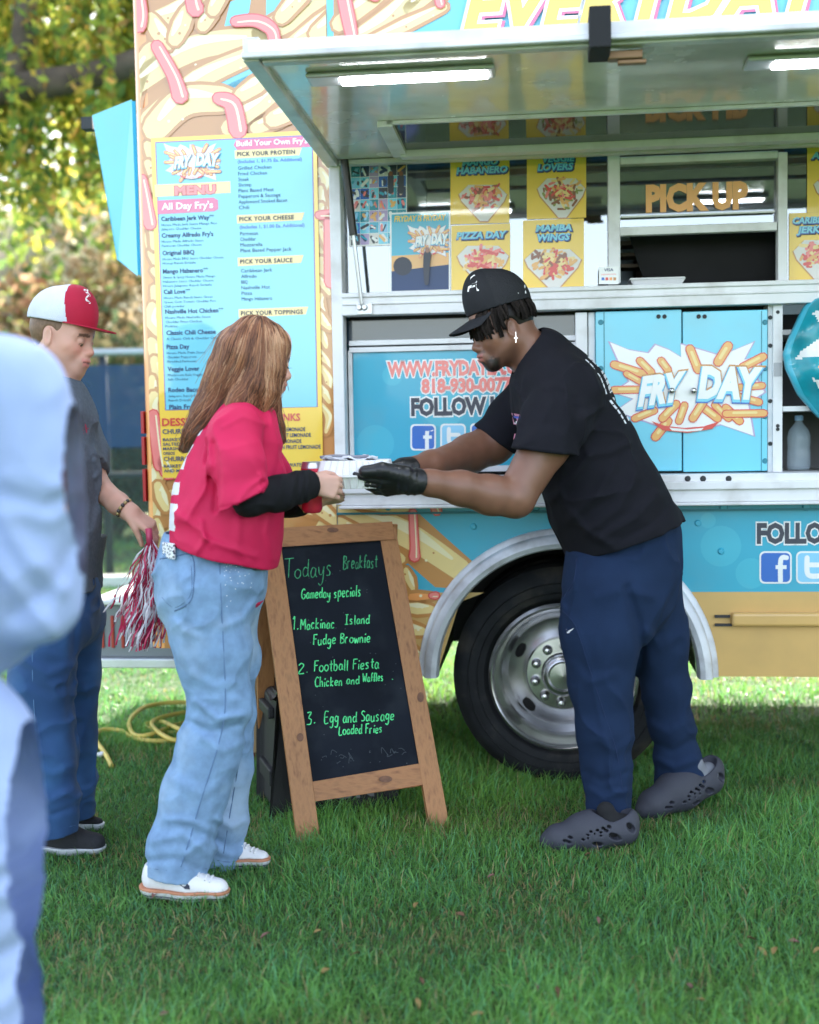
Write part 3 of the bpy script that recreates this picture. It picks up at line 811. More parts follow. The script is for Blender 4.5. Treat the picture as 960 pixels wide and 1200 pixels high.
px_poly(mb, [(457,249.5),(528,246.5),(528,341),(457,343)], -.037, 'vinyl_white')
px_poly(mb, [(459,251.5),(526,248.5),(526,339),(459,341)], -.0365, 'vinyl_blue')
px_poly(mb, [(459,300),(526,296),(526,318),(459,322)], -.036, 'food_gold')
px_poly(mb, [(459,318),(526,310),(526,339),(459,341)], -.0355, 'ink_navy')
px_poly(mb, [(472+11*math.cos(a), 312+11*math.sin(a)) for a in [i*math.pi/8 for i in range(16)]], -.035, 'ink')
tw_text(mb, 'FRYDAY IS FRYDAY', 462, 523, 260, 7, -.035, gi['vinyl_yellow'], bold=.03, shear=.2)
logo(mb, 478, 264, 526, 302, -.035)
px_poly(mb, stroke2([(501,298),(500,312),(500,332)], [9, 8, 5]), -.0255, 'ink'); px_poly(mb, stroke2([(501,292),(501,294)], 5), -.025, 'food_brown')
mb.build('truck_poster', GMATS, truck)

# --- raised awning
E = 1.3
lo_, hi_ = .6, 2.4
for _ in range(40):
    E = (lo_ + hi_)/2
    if tr(293, 63, E).x > tr(390, 191).x: hi_ = E        # farther out -> projects further right
    else: lo_ = E
E = min(max(E, .9), 1.7)
zO = tr(293, 63, E).z
uH = tr(390, 191).x
print('awning reach', E, 'rise', zO - zH, 'uL', uL, 'zB', zB, 'zH', zH, 'zLT', zLT, 'T0', T0)
adir = Vector((0, -E, zO - zH)); aL = adir.length; adir.normalize()
anrm = Vector((0, -adir.z, adir.y))           # underside normal
if anrm.z > 0: anrm = -anrm
aO = Vector((uH, -.012, zH))
def aw(u, e, d=0.0): return Vector((u, aO.y, aO.z)) + adir*e + anrm*d
def awp(px, py):
    """pixel -> (u, e) on the underside of the awning"""
    d = TMI.to_3x3() @ ray(px, py); o = TMI @ CAM
    t = (aO - o).dot(anrm) / d.dot(anrm); p = o + d*t
    return p.x, (p - aO).dot(adir)
uAR = 4.3
def abox(mb, u0, u1, e0, e1, d0, d1, m=0):
    mb.hexa([aw(u0,e0,d0), aw(u1,e0,d0), aw(u1,e1,d0), aw(u0,e1,d0), aw(u0,e0,d1), aw(u1,e0,d1), aw(u1,e1,d1), aw(u0,e1,d1)], m)
aws = mat('awning_sheet', (.80, .79, .78), rough=.22, metal=.12, var=.12, vscale=3, dirt=(.3, .27, .25), dscale=4, damt=.5, rvar=.1, coat=.6)
mb = MB(); abox(mb, uH, uAR, .0, aL, -.03, 0.0, 0)
awn = mb.build('awning', aws, truck)
mb = MB()
abox(mb, uH - .02, uAR, aL - .012, aL + .006, -.001, .016); abox(mb, uH + .03, uAR, aL - .060, aL - .022, .001, .022)
abox(mb, uH - .02, uH + .025, .0, aL - .013, -.045, .02); abox(mb, uH + .03, uAR, .0, .04, .001, .02)
mb.build('awning_frame', mat('awning_frame', (.72, .72, .74), rough=.4, metal=.15, var=.1, vscale=5, dirt=(.25, .22, .2), dscale=6, damt=.5), awn, bevel=.004)
lit = mat('led_lens', (.9, .9, .9), rough=.3, emit=(.93, .97, 1.0), estr=9.0)
for a, b in (((362,92),(580,78)), ((872,73),(1060,60))):
    (ua, ea), (ub, eb) = awp(*a), awp(*b)
    em = (ea + eb)/2
    mb = MB(); abox(mb, ua, ub, em - .05, em + .05, .001, .016)
    lf = mb.build('awning_light', al, awn, bevel=.008)
    mb = MB(); abox(mb, ua + .11*(ub-ua)/.62, ub - .02, em - .030, em + .030, .012, .022); mb.build('lens', lit, lf, bevel=.006)
(ua, ea), (ub, eb) = awp(452, 165), awp(448, 140)
mb = MB()
e0, e1 = awp(700, 166)[1], awp(700, 130)[1]
ua = awp(462, 160)[0]
abox(mb, ua + .02, uAR - .1, e0 + .015, e1 - .015, .001, .004, 1)
abox(mb, ua, uAR - .08, e0 - .03, e0 + .015, .001, .028, 0); abox(mb, ua, uAR - .08, e1 - .015, e1, .001, .012, 0); abox(mb, ua - .03, ua + .02, e0 - .03, e1, .001, .02, 0)
mb.build('awning_hatch', [al_w, mat('hatch_glass', (.07, .075, .12), rough=.06, metal=.75)], awn)
mb = MB(); us, es = awp(700, 62); abox(mb, us - .028, us + .028, aL - .09, aL + .04, -.06, .046); mb.build('strap', mat('webbing', (.012, .012, .014), rough=.8, bump=.3, bscale=400), awn, bevel=.004)
mb = MB(); us, es = awp(730, 62); abox(mb, us - .045, us + .045, aL - .085, aL - .05, .028, .05); abox(mb, us - .02, us + .055, aL - .078, aL - .057, .05, .062)
mb.build('latch', mat('rusty_brass', (.25, .15, .08), rough=.5, metal=.6), awn, bevel=.003)
mb = MB()
a_, b_ = tr(429, 352, .06), tr(408, 196, .05)
a_ = Vector((tr(424, 358, .06).x, -.062, tr(424, 358).z)); b_ = Vector((tr(406, 200, .06).x, -.10, zH - .012))
c_ = a_.lerp(b_, .48)
mb.tube([a_, c_], .007, 8, 0); mb.tube([c_, b_], .015, 10, 1)
mb.build('gas_strut', [steel, mat('strut_black', (.012, .012, .013), rough=.35)], truck)

# --- wheel, arch, flare
mb = MB()
prof = []
flr = [(aRi - .004, .0), (aRi - .001, -.05), (aRi + .004, -.060), (aRi + .022, -.066), (aRi + .044, -.056), (aRi + .050, -.046), (aRi + .054, -.022), (aRo - .004, -.016), (aRo, -.010), (aRo, -.001)]
N = 40
for i in range(N + 1):
    a = math.pi*i/N
    for r_, y_ in flr: mb.v.append((ac.x + r_*math.cos(a), y_, ac.z + r_*math.sin(a)))
k = len(flr)
for i in range(N):
    for j in range(k - 1): mb.f.append((i*k+j, i*k+j+1, (i+1)*k+j+1, (i+1)*k+j)); mb.mi.append(0)
mb.f.append(tuple(range(k))); mb.mi.append(0); mb.f.append(tuple(N*k + j for j in range(k))[::-1]); mb.mi.append(0)
mb.build('wheel_arch', mat('arch_metal', (.68, .70, .75), rough=.46, metal=.25, var=.15, vscale=7, dirt=(.2, .17, .15), dscale=8, damt=.6, bump=.2, bscale=30), truck, smooth=True, angle=38)
mb = MB()
for i in range(24):
    a0, a1 = math.pi*i/24, math.pi*(i+1)/24
    q = lambda a, y: (ac.x + (aRi+.001)*math.cos(a), y, ac.z + (aRi+.001)*math.sin(a))
    mb.add([q(a0, 0), q(a1, 0), q(a1, .75), q(a0, .75)], [(0, 1, 2, 3)])
mb.poly([(ac.x + (aRi+.001)*math.cos(a), .75, ac.z + (aRi+.001)*math.sin(a)) for a in [math.pi*i/24 for i in range(25)]])
mb.build('wheel_well', dark, truck)
tR = .418
def wheel(c, sgn=1):
    w = MB(); w.lathe([(.10, sgn*.10), (.10, sgn*.6)], c, seg=20)
    wo = w.build('wheel', dark, truck)
    t = MB()
    T = [(.285, .035), (.30, .012), (.33, .0), (.375, .006), (.398, .02), (.41, .04)]
    for g in range(5):
        y = .05 + g*.038
        T += [(tR, y), (tR, y + .028), (tR - .012, y + .030), (tR - .012, y + .036)]
    T += [(.41, .25), (.38, .275), (.29, .26)]
    T = [(r_, sgn*h_) for r_, h_ in T]
    t.lathe(T, c, seg=72)
    T2 = [(r_, h_ + sgn*.30) for r_, h_ in T]
    t.lathe(T2, c, seg=72)
    for rr in (.325, .36): t.lathe([(rr - .003, sgn*.0025), (rr, -sgn*.002), (rr + .003, sgn*.0025)], c, seg=72)
    t.build('tyre', blk, wo, smooth=True, angle=35)
    m_ = MB()
    P = [(.282, .035), (.283, .012), (.272, .004), (.262, .012), (.258, .03), (.248, .055), (.240, .09), (.236, .12), (.21, .135), (.17, .112), (.142, .10), (.136, .088), (.082, .084), (.078, .09)]
    m_.lathe([(r_, sgn*h_) for r_, h_ in P], c, seg=72)
    for q in range(5):
        a = R_(152 + 72*q); cc = Vector(c) + Vector((.183*math.cos(a), sgn*.112, .183*math.sin(a)))
        Mx = Matrix.Rotation(-a, 3, 'Y')
        m_.sphere(cc, (.017, .012, .030), 14, 8, 1, M=Mx)
    m_.build('rim', [chrome, mat('hole_dark', (.006, .006, .006), rough=.9)], wo, smooth=True, angle=40)
    h = MB(); h.lathe([(.078, sgn*.09), (.078, sgn*.035), (.070, sgn*.026), (.058, sgn*.022), (.052, sgn*.028), (.05, sgn*.03), (.0, sgn*.026)], c, seg=40)
    h.build('hub_cap', chrome, wo, smooth=True, angle=40)
    for q in range(10):
        a = R_(36*q + 14); cc = Vector(c) + Vector((.109*math.cos(a), 0, .109*math.sin(a)))
        l_ = MB(); l_.lathe([(.019, sgn*.088), (.019, sgn*.075), (.015, sgn*.068), (.015, sgn*.05), (.011, sgn*.042), (0, sgn*.040)], cc, seg=14)
        l_.build('lug_nut', chrome, wo, smooth=True, angle=40)
wc = Vector((tr(660, 795, -.03).x, .03, tR + .0))
wheel(wc)
wheel(Vector((wc.x, DEP - .03, tR)), -1)
mb = MB(); mb.lathe([(.07, .7), (.07, DEP - .7)], wc, seg=16); mb.lathe([(0, -.2), (.16, -.12), (.2, 0), (.16, .12), (0, .2)], Vector((wc.x, DEP/2, tR)), axis='y', seg=20); mb.build('axle', dark, truck)

# --- left end: open hatch panel, marker strips, bumper step
mb = MB()
P = [at(154,118,5.06), at(109,136,5.17), at(138,304,5.17), at(161,322,5.06)]
P = [tl(p) for p in P]
nn = (P[1]-P[0]).cross(P[3]-P[0]).normalized()*.02
if nn.y < 0: nn = -nn
mb.prism(P, nn, 0)
mb.build('side_hatch', GMATS[gi['vinyl_menu_blue']], truck, bevel=.004)
mb = MB()
c_ = tl(at(106,147,5.42)); mb.box((c_.x - .03, c_.y - .03, c_.z - .02), (c_.x + .02, c_.y + .03, c_.z + .03)); mb.build('hatch_catch', dark, truck)
mb = MB()
for y0, y1 in ((482,508),(512,545),(550,588)):
    A, B = tr(160.5, y0), tr(163, y1)
    mb.box((uL - .012, .03, B.z), (uL - .001, .075, A.z))
mb.build('marker_strip', mat('reflector_red', (.45, .02, .03), rough=.25), truck)
bs = MB()
q = [tl(at(x, y, Yq)) for x, y, Yq in ((134,690,6.1),(176,676,5.7),(192,684,5.5),(150,694,5.9))]
top = [Vector((p.x, p.y, q[0].z)) for p in q]
zb_ = tl(at(140,762,5.95)).z
c0 = (top[0] + top[1] + top[2] + top[3])/4
x0_, x1_ = tl(at(137,720,5.6)).x, uL + .10
zt_ = tl(at(150,690,5.6)).z; zb_ = tl(at(150,764,5.6)).z
bs.box((x0_, .42, zt_ - .02), (x1_, 1.9, zt_), 0)
bs.box((x0_ + .03, .46, zb_ + .04), (x1_, 1.86, zt_ - .021), 1)
bs.box((x0_ - .005, .42, zb_), (x1_, 1.9, zb_ + .039), 0)
for k in range(3): bs.box((x0_ + .05 + .045*k, .452, zb_ + .08), (x0_ + .065 + .045*k, .46, zt_ - .07), 2)
bs.build('bumper_step', [al, mat('lamp_grey', (.20, .21, .23), rough=.3), mat('lamp_red', (.4, .04, .03), rough=.3)], truck, bevel=.006)

# --- things inside the serving window
u0, u1, z0, z1 = rect_px(742, 326, 798, 336, -.02)
tp = thing('takeout_tray', 'pale takeout tray lying on the sill of the pick-up window', 'tray', TM @ Vector(((u0+u1)/2, .06, sT)), -YAW)
mb = MB(); mb.prism([(-.08,-.05,0),(.08,-.05,0),(.095,-.06,.022),(-.095,-.06,.022)], (0,.11,0)); mb.build('tray_body', mat('foam_tray', (.72,.72,.74), rough=.6), tp, bevel=.006)
mb = MB(); mb.box((-.099,-.064,.0225),(.099,.054,.030)); mb.build('tray_rim', mat('foam_tray', (.7,.7,.7)), tp, bevel=.003)
# bottle on the shelf of the right bay
bp = tr(936, 551, -.10)
bt = thing('water_bottle', 'clear plastic water bottle standing on the low shelf beside the blue cabinet doors', 'bottle', TM @ Vector((bp.x, .10, zLT)), -YAW)
mb = MB(); mb.lathe([(.0,.002),(.038,.004),(.042,.02),(.042,.07),(.039,.085),(.042,.10),(.042,.125),(.036,.15),(.018,.172),(.014,.178),(.014,.19)], (0,0,0), 'z', 24)
mb.build('bottle_body', mat('bottle_plastic', (.55,.68,.78), rough=.08, alpha=.24, spec=.8), bt, smooth=True)
mb = MB(); mb.lathe([(.0155,.186),(.0155,.202),(.012,.205),(0,.205)], (0,0,0), 'z', 20); mb.build('cap', mat('cap_pale_blue', (.25,.42,.62), rough=.4), bt, smooth=True)
# ================================================================ GROUND, GRASS, BACKGROUND
def vn(p, seed=0):
    """value noise, p (...,3) -> 0..1"""
    i = np.floor(p).astype(np.int64); f = (p - i); f = f*f*(3 - 2*f)
    def h(a, b, c):
        n = (a*374761393 + b*668265263 + c*2147483647 + seed*1274126177) & 0xFFFFFFFF
        n = ((n ^ (n >> 13)) * 1274126177) & 0xFFFFFFFF
        return ((n ^ (n >> 16)) & 0xFFFF) / 65535.0
    o = 0
    for dx in (0, 1):
        for dy in (0, 1):
            for dz in (0, 1):
                w = (f[..., 0] if dx else 1-f[..., 0])*(f[..., 1] if dy else 1-f[..., 1])*(f[..., 2] if dz else 1-f[..., 2])
                o = o + w*h(i[..., 0]+dx, i[..., 1]+dy, i[..., 2]+dz)
    return o
gm = mat('lawn_soil', (.035, .075, .018), rough=.95, var=.35, vscale=.9, dirt=(.10, .10, .03), dscale=.5, damt=.6, bump=.6, bscale=40)
hm = mat('hill_scrub', (.16,.14,.07), rough=1, var=.5, vscale=.25, dirt=(.34,.27,.17), dscale=.35, damt=.7)
hb_ = MB(); nx_ = 60
for i in range(nx_ + 1):
    x_ = -70 + 140*i/nx_
    for y_, z_ in ((46, -.2), (54, 6.), (64, 11.5), (78, 16.5), (100, 20.0)): hb_.v.append((x_, y_ + rng.uniform(-2, 2), z_*(1 + .12*math.sin(x_*.3) + rng.uniform(-.08, .08))))
hb_.f = [(i*5+j, (i+1)*5+j, (i+1)*5+j+1, i*5+j+1) for i in range(nx_) for j in range(4)]; hb_.mi = [0]*len(hb_.f)
tag(hb_.build('hills', hm, smooth=True), kind='structure')
mb = MB(); mb.add([(-400,-300,0),(400,-300,0),(400,900,0),(-400,900,0)], [(0,1,2,3)])
tag(mb.build('grass_ground', gm), kind='structure')

def grass(name, n, xr, yr, hmin, hmax, wmin, wmax, m, keep=None):
    x = nrng.uniform(*xr, n); y = nrng.uniform(*yr, n)
    half = (np.abs(y) + .5)*.42 + .8
    ok = np.abs(x) < half
    x, y = x[ok], y[ok]; n = len(x)
    P = np.stack([x, y, np.zeros(n)], 1)
    cl = vn(P*np.array([3.1, 3.1, 1]), 3); cl2 = vn(P*np.array([.9, .9, 1]), 5); cl3 = vn(P*np.array([11., 11., 1]), 8)
    h = nrng.uniform(hmin, hmax, n)*(.5 + .9*cl*(.5 + cl3))*(.6 + .7*cl2)
    w = nrng.uniform(wmin, wmax, n)
    az = nrng.uniform(0, 2*np.pi, n) *.93 + 2*np.pi*vn(P*np.array([1.7,1.7,1]), 9)
    lean = nrng.beta(2, 2, n)*1.55*(.6 + .8*cl3)
    d = np.stack([np.cos(az), np.sin(az)], 1)
    a2 = nrng.uniform(0, 2*np.pi, n); s = np.stack([np.cos(a2), np.sin(a2)], 1)
    V = np.zeros((n, 5, 3), np.float32)
    for k, (t, ww) in enumerate(((0, 1), (0, 1), (.55, .8), (.55, .8), (1, 0))):
        bend = lean*t
        hor = h*np.sin(bend)*t; ver = h*np.cos(bend*.9)*t
        sg = (-1 if k in (0, 2) else 1)*ww*.5
        V[:, k, 0] = x + d[:, 0]*hor + s[:, 0]*w*sg; V[:, k, 1] = y + d[:, 1]*hor + s[:, 1]*w*sg; V[:, k, 2] = ver - .002
    b = (np.arange(n)*5)[:, None]
    T = np.concatenate([b + np.array([[0, 1, 3]]), b + np.array([[0, 3, 2]]), b + np.array([[2, 3, 4]])], 0)
    c = np.array([.175, .420, .110])*(.50 + .8*nrng.random(n))[:, None]*(.65 + .7*cl2*cl*1.6)[:, None]*np.array([1, 1, 1])
    warm = np.clip((cl2 - .45)*2.2, 0, 1)*.7 + .25*nrng.random(n)
    c = c*(1 - warm[:, None]*.5) + np.array([.32, .50, .055])*warm[:, None]*.5
    blue = (nrng.random(n) < .25)
    c[blue] = c[blue]*np.array([.8, .95, 1.7])
    dry = nrng.random(n) < (.045 + .14*(cl < .34))
    c[dry] = np.array([.40, .32, .15])*(.6 + .7*nrng.random(dry.sum()))[:, None]
    return tag(npmesh(name, V.reshape(-1, 3), T, m, smooth=False, col=np.repeat(c, 5, 0)), kind='stuff')
gbm = mat('grass_blade', (.05, .12, .03), rough=.42, vcol='Col', trans=.42, spec=.34)
grass('grass', 330000, (-2.9, 2.9), (1.3, 5.6), .032, .086, .0024, .0046, gbm)
grass('grass', 150000, (-6, 6), (5.6, 11.5), .03, .075, .004, .008, gbm)
grass('grass', 60000, (-11, 11), (11.5, 24), .04, .09, .008, .016, gbm)

# fallen leaves and litter
lm = [mat('dry_leaf_brown', (.17, .085, .045), rough=.8, trans=.2), mat('dry_leaf_straw', (.34, .22, .08), rough=.8, trans=.2), mat('dry_leaf_rose', (.24, .12, .10), rough=.8, trans=.2)]
LEAF = [(417,1120,0),(372,1093,1),(381,1141,1),(312,1098,2),(200,1103,1),(192,1190,2),(930,1106,2),(880,1102,0),(960,1116,1),(590,1117,1),(560,1191,1),(493,1151,0),(488,1178,1),(700,1080,2),(868,1110,0),
        (893,1117,1),(930,1104,0),(808,1158,2),(822,1174,1),(628,1158,2),(654,1162,0),(655,1171,0),(908,1117,1),(182,1050,2),(576,1028,2),(340,937,0),(272,955,2),(690,1002,0),(488,1063,1),(540,1074,0)]
kinds = ['curled brown dead leaf lying in the grass', 'straw coloured dead leaf lying in the grass', 'reddish dead leaf lying in the grass']
protos = {}
for i, (px, py, k) in enumerate(LEAF):
    if k not in protos:
        mb = MB(); g = 5
        for a in range(g + 1):
            t = a/g; w = .011*math.sin(math.pi*min(1, t*.95 + .04))**.8
            mb.v += [(-.024 + .048*t, -w, .010 + .006*math.sin(t*3)), (-.024 + .048*t, 0, .004 + .005*math.sin(t*3)), (-.024 + .048*t, w, .011 + .006*math.sin(t*3.5))]
        for a in range(g):
            for b in (0, 1): mb.f.append((a*3+b, a*3+b+1, a*3+b+4, a*3+b+3)); mb.mi.append(0)
        o = mb.build('fallen_leaf', lm[k], smooth=True); protos[k] = o
    else:
        o = protos[k].copy(); COL.objects.link(o)
    tag(o, kinds[k], 'leaf', 'dead leaves scattered on the grass')
    o.location = gnd(px, py, .03); o.rotation_euler = (rng.uniform(-.4, .4), rng.uniform(-.5, .5), rng.uniform(0, 6.3)); s_ = rng.uniform(.42, .75); o.scale = (s_, s_, s_)
mb = MB()
for i, (px, py, r_) in enumerate(((107,881,.022),(118,884,.016))):
    m2 = MB(); m2.sphere((0, 0, 0), (r_, r_*.8, r_*.7), 9, 6)
    m2.v = [tuple(Vector(v)*(.75 + .5*rng.random())) for v in m2.v]
    o = m2.build('paper_scrap', mat('paper_white', (.75, .76, .8), rough=.8)); o.location = gnd(px, py, .03)
    tag(o, ['larger white crumpled paper scrap lying by the yellow cord', 'smaller white crumpled paper scrap lying nearest the loop of cord'][i], 'paper')
mb = MB(); p, q = gnd(88, 919, .02), gnd(118, 910, .02); mb.tube([p, p.lerp(q, .5) + Vector((0, 0, .006)), q], [.004, .006, .004], 6)
tag(mb.build('twig', lm[0], smooth=True), 'thin dry twig lying on the grass behind the dark shoes', 'twig')

# yellow extension cord
cm = mat('yellow_cord', (.62, .47, .10), rough=.55, var=.15, vscale=10)
mb = MB()
def gpts(l): return [gnd(x, y, .024 + (z - .02)*.7) for x, y, z in l]
P = gpts([(131,898,.02),(124,884,.03),(112,866,.04),(118,856,.05),(140,856,.04),(156,864,.02),(172,868,.03),(200,868,.03),(222,864,.04),(240,860,.03),(262,842,.05),(240,826,.06),(205,823,.07),(172,828,.07),(155,840,.06),(152,852,.05),(160,862,.04),(180,860,.05),
          (205,850,.05),(235,846,.05),(255,855,.04),(235,868,.03),(200,866,.06),(178,848,.06),(200,838,.07),(240,834,.06),(268,850,.05),(248,864,.05),(215,856,.08),(190,846,.05),(170,850,.03),(190,858,.03),(225,860,.03),(262,866,.03),(300,868,.02)])
mb.tube(smooth_open(P, 8), .0105, 8)
tag(mb.build('extension_cord', cm, smooth=True), 'yellow extension cord coiled loosely on the grass behind the woman', 'cord')

# ---- fence with windscreen cloth
fm = mat('fence_steel', (.38, .40, .43), rough=.5, metal=.5)
fd = mat('fence_dark', (.03, .035, .045), rough=.6)
def mesh_cloth(name, col, opac, wire=False):
    m = bpy.data.materials.new(name); m.use_nodes = True
    n, l = m.node_tree.nodes, m.node_tree.links
    b = n['Principled BSDF']; b.inputs['Base Color'].default_value = (*col, 1); b.inputs['Roughness'].default_value = .9
    t = n.new('ShaderNodeBsdfTransparent'); x = n.new('ShaderNodeMixShader'); ns = n.new('ShaderNodeTexNoise'); ns.inputs['Scale'].default_value = 1.3
    tc = n.new('ShaderNodeTexCoord'); mr = n.new('ShaderNodeMapRange'); mr.inputs[3].default_value = opac - .12; mr.inputs[4].default_value = opac + .12
    l.new(tc.outputs['Object'], ns.inputs['Vector']); l.new(ns.outputs[0], mr.inputs[0]); l.new(mr.outputs[0], x.inputs[0])
    l.new(t.outputs[0], x.inputs[1]); l.new(b.outputs[0], x.inputs[2]); l.new(x.outputs[0], n['Material Output'].inputs[0])
    return m
FY = 11.5
zf = at(120, 413, FY).z
fx0, fx1 = -9.0, 3.0
fence = thing('mesh_fence', 'tall steel fence hung with translucent navy windscreen cloth behind the truck', 'fence', (-4, FY, 0))
def fpart(mb, name, m, **k):
    o = mb.build(name, m, None, **k); keep_parent(o, fence); return o
mb = MB(); mb.tube([(fx0, FY, zf), (fx1, FY, zf)], .035, 8); fpart(mb, 'top_rail', fm, smooth=True)
for py, r_ in ((500, .022), (557, .03)):
    mb = MB(); z_ = at(120, py, FY).z; mb.tube([(fx0, FY, z_), (fx1, FY, z_)], r_, 8); fpart(mb, 'cross_rail', fd, smooth=True)
for k, px in enumerate((-330, -180, -30, 125, 280, 430)):
    mb = MB(); x_ = at(px, 600, FY).x; mb.tube([(x_, FY + .05, 0), (x_, FY + .05, zf)], .04, 8); fpart(mb, 'post', fd, smooth=True)
mb = MB(); zc = at(120, 525, FY).z
mb.add([(fx0, FY - .04, zc), (fx1, FY - .04, zc), (fx1, FY - .04, zf - .12), (fx0, FY - .04, zf - .12)], [(0, 1, 2, 3)]); fpart(mb, 'windscreen_cloth', mesh_cloth('windscreen', (.022, .05, .11), .84))
mb = MB()
mb.add([(fx0, FY - .03, .02), (fx1, FY - .03, .02), (fx1, FY - .03, zc - .002), (fx0, FY - .03, zc - .002)], [(0, 1, 2, 3)]); fpart(mb, 'chain_mesh', mesh_cloth('chain_mesh', (.05, .065, .06), .42))
mb = MB(); mb.box((fx0, FY - .5, 0), (fx1, FY - .3, .10))
tag(mb.build('kerb_strip', mat('pale_concrete', (.5, .48, .44), rough=.85, var=.1)), kind='structure')

# ---- trees, shrubs
bark = mat('bark', (.09, .065, .05), rough=.95, var=.4, vscale=5, bump=.8, bscale=14)
def leafmat(nm, c): return mat(nm, c, rough=.6, vcol='Col', trans=.68, spec=.2)
LM = leafmat('leaf', (.08, .14, .03))
def leaves(name, P, size, pal, parent=None, wpal=None, down=0.0):
    """one small pointed face pair per leaf at points P"""
    n = len(P)
    a = nrng.normal(size=(n, 3)); a[:, 2] -= down*1.5; a /= np.linalg.norm(a, axis=1)[:, None]
    b = nrng.normal(size=(n, 3)); b -= (b*a).sum(1)[:, None]*a; b /= np.linalg.norm(b, axis=1)[:, None]
    s = size*nrng.uniform(.6, 1.4, n)[:, None]
    V = np.stack([P - a*s, P + b*s*.42, P + a*s, P - b*s*.42], 1).reshape(-1, 3)
    Fq = np.arange(4*n).reshape(n, 4)
    pal = np.array(pal); idx = nrng.choice(len(pal), n, p=wpal)
    c = pal[idx]*nrng.uniform(.6, 1.35, n)[:, None]
    return npmesh(name, V, Fq, LM, parent, smooth=False, col=np.repeat(c, 4, 0))
GREEN = [(.13,.22,.07),(.24,.34,.07),(.42,.48,.09),(.62,.57,.09),(.72,.52,.11),(.66,.38,.12)]
def limb(mb, P, r0, r1): 
    Q = smooth_open(P, 5); mb.tube(Q, [r0 + (r1 - r0)*i/(len(Q)-1) for i in range(len(Q))], 9)
def tree_root(name, lab, loc, grp=None):
    t = thing(name, lab, 'tree', loc, 0, grp); return t
def kp(o, t): return keep_parent(o, t)

TY = 14.0
def TP(px, py, Y=TY): return at(px, py, Y)
t = tree_root('weeping_tree', 'tall weeping tree with long hanging yellow green foliage and a dark sideways limb', (TP(-190, 500).x, TY, 0))
mb = MB()
b0 = Vector((TP(-190, 500).x, TY, 0))
limb(mb, [b0, b0 + Vector((.1, 0, 2)), TP(-160, 180), TP(-120, 20), TP(-90, -200)], .42, .22)
limb(mb, [TP(-165, 170), TP(-60, 118, 13), TP(30, 102, 12.2), TP(90, 92, 12.2), TP(150, 76, 12.2), TP(260, 30, 12.4), TP(360, -60, 13)], .17, .10)
limb(mb, [TP(8, 104, 12.3), TP(24, 60, 12.3), TP(30, 10, 12.3), TP(44, -80, 12.6), TP(60, -200)], .13, .07)
limb(mb, [TP(70, 95), TP(60, 50), TP(100, 20), TP(170, -60)], .06, .03)
limb(mb, [TP(-130, 40), TP(-60, -60), TP(80, -220)], .16, .07)
kp(mb.build('trunk', bark, None, smooth=True), t)
pts = []
for k in range(460):           # hanging sprays
    px = nrng.uniform(-260, 430); Y = TY + nrng.normal(0, .9)
    top = nrng.uniform(-160, 120); bot = top + nrng.uniform(60, 210)
    lim = 240 + 60*math.sin(px*.023) + nrng.normal(0, 18)
    bot = min(bot, lim)
    m_ = int(max(8, (bot - top)*.75))
    tt = nrng.random(m_); w = nrng.uniform(3, 9)
    q = [TP(px + nrng.normal(0, w) + 4*math.sin(a*6 + k), top + (bot - top)*a, Y + nrng.normal(0, .15)) for a in tt]
    pts += [tuple(v) for v in q]
for k in range(250):           # denser tufts higher in the crown
    c_ = TP(nrng.uniform(-300, 480), nrng.uniform(-330, 70), TY + nrng.normal(0, 1.1))
    q = nrng.normal(0, .26, (34, 3)) + np.array(c_); pts += [tuple(v) for v in q]
pts = np.array(pts)
kp(leaves('crown', pts, .066, GREEN, None, [.20,.24,.22,.18,.10,.06], .6), t)
t = tree_root('broad_tree', 'dark green broad tree standing far behind the weeping tree', (-5.5, 24, 0))
mb = MB(); limb(mb, [(-5.5,24,0),(-5.4,24,3),(-5.2,24,6),(-4.6,24,9)], .4, .1); limb(mb, [(-5.4,24,3.4),(-4.2,24,5),(-3,24,6.5)], .2, .06); limb(mb, [(-5.4,24,4),(-7,24,6),(-8,24,8)], .2, .06); kp(mb.build('trunk', bark, None, smooth=True), t)
pts = []
for k in range(230):
    u = nrng.normal(size=3); u /= np.linalg.norm(u); c_ = np.array([-5.2, 24, 7.2]) + u*np.array([5.2, 2.5, 5.0])*nrng.uniform(.35, 1)**.6
    pts.append(nrng.normal(0, .36, (40, 3)) + c_)
kp(leaves('crown', np.concatenate(pts), .15, GREEN[:4], None, [.4,.35,.15,.1]), t)
SH = [('shrub', 'rust brown shrub growing behind the fence', -5.6, 17.0, 2.3, 1.9, [(0.32,0.14,0.08),(0.26,0.18,0.08),(0.16,0.14,0.06),(0.51,0.32,0.19)]),
      ('shrub', 'grey green rounded shrub behind the fence', -3.9, 16.4, 1.9, 1.25, [(0.11,0.16,0.08),(0.16,0.21,0.10),(0.26,0.22,0.11)]),
      ('shrub', 'pale straw coloured shrub behind the fence near the truck', -2.9, 17.6, 2.4, 1.9, [(0.67,0.51,0.30),(0.48,0.35,0.19),(0.26,0.21,0.10),(0.80,0.67,0.48)]),
      ('shrub', 'dark olive shrub with reddish tips behind the fence', -7.4, 18.0, 2.6, 2.1, [(0.10,0.13,0.05),(0.19,0.18,0.08),(0.35,0.16,0.10)]),
      ('shrub', 'low tan shrub tucked between taller bushes behind the fence', -4.8, 19.5, 2.9, 2.5, [(0.58,0.40,0.24),(0.35,0.24,0.13),(0.19,0.18,0.08),(0.80,0.74,0.54)]),
      ('shrub', 'dark green shrub showing past the end of the truck behind the fence', -1.2, 18.0, 2.6, 2.2, [(0.10,0.14,0.05),(0.16,0.19,0.06),(0.32,0.24,0.11)])]
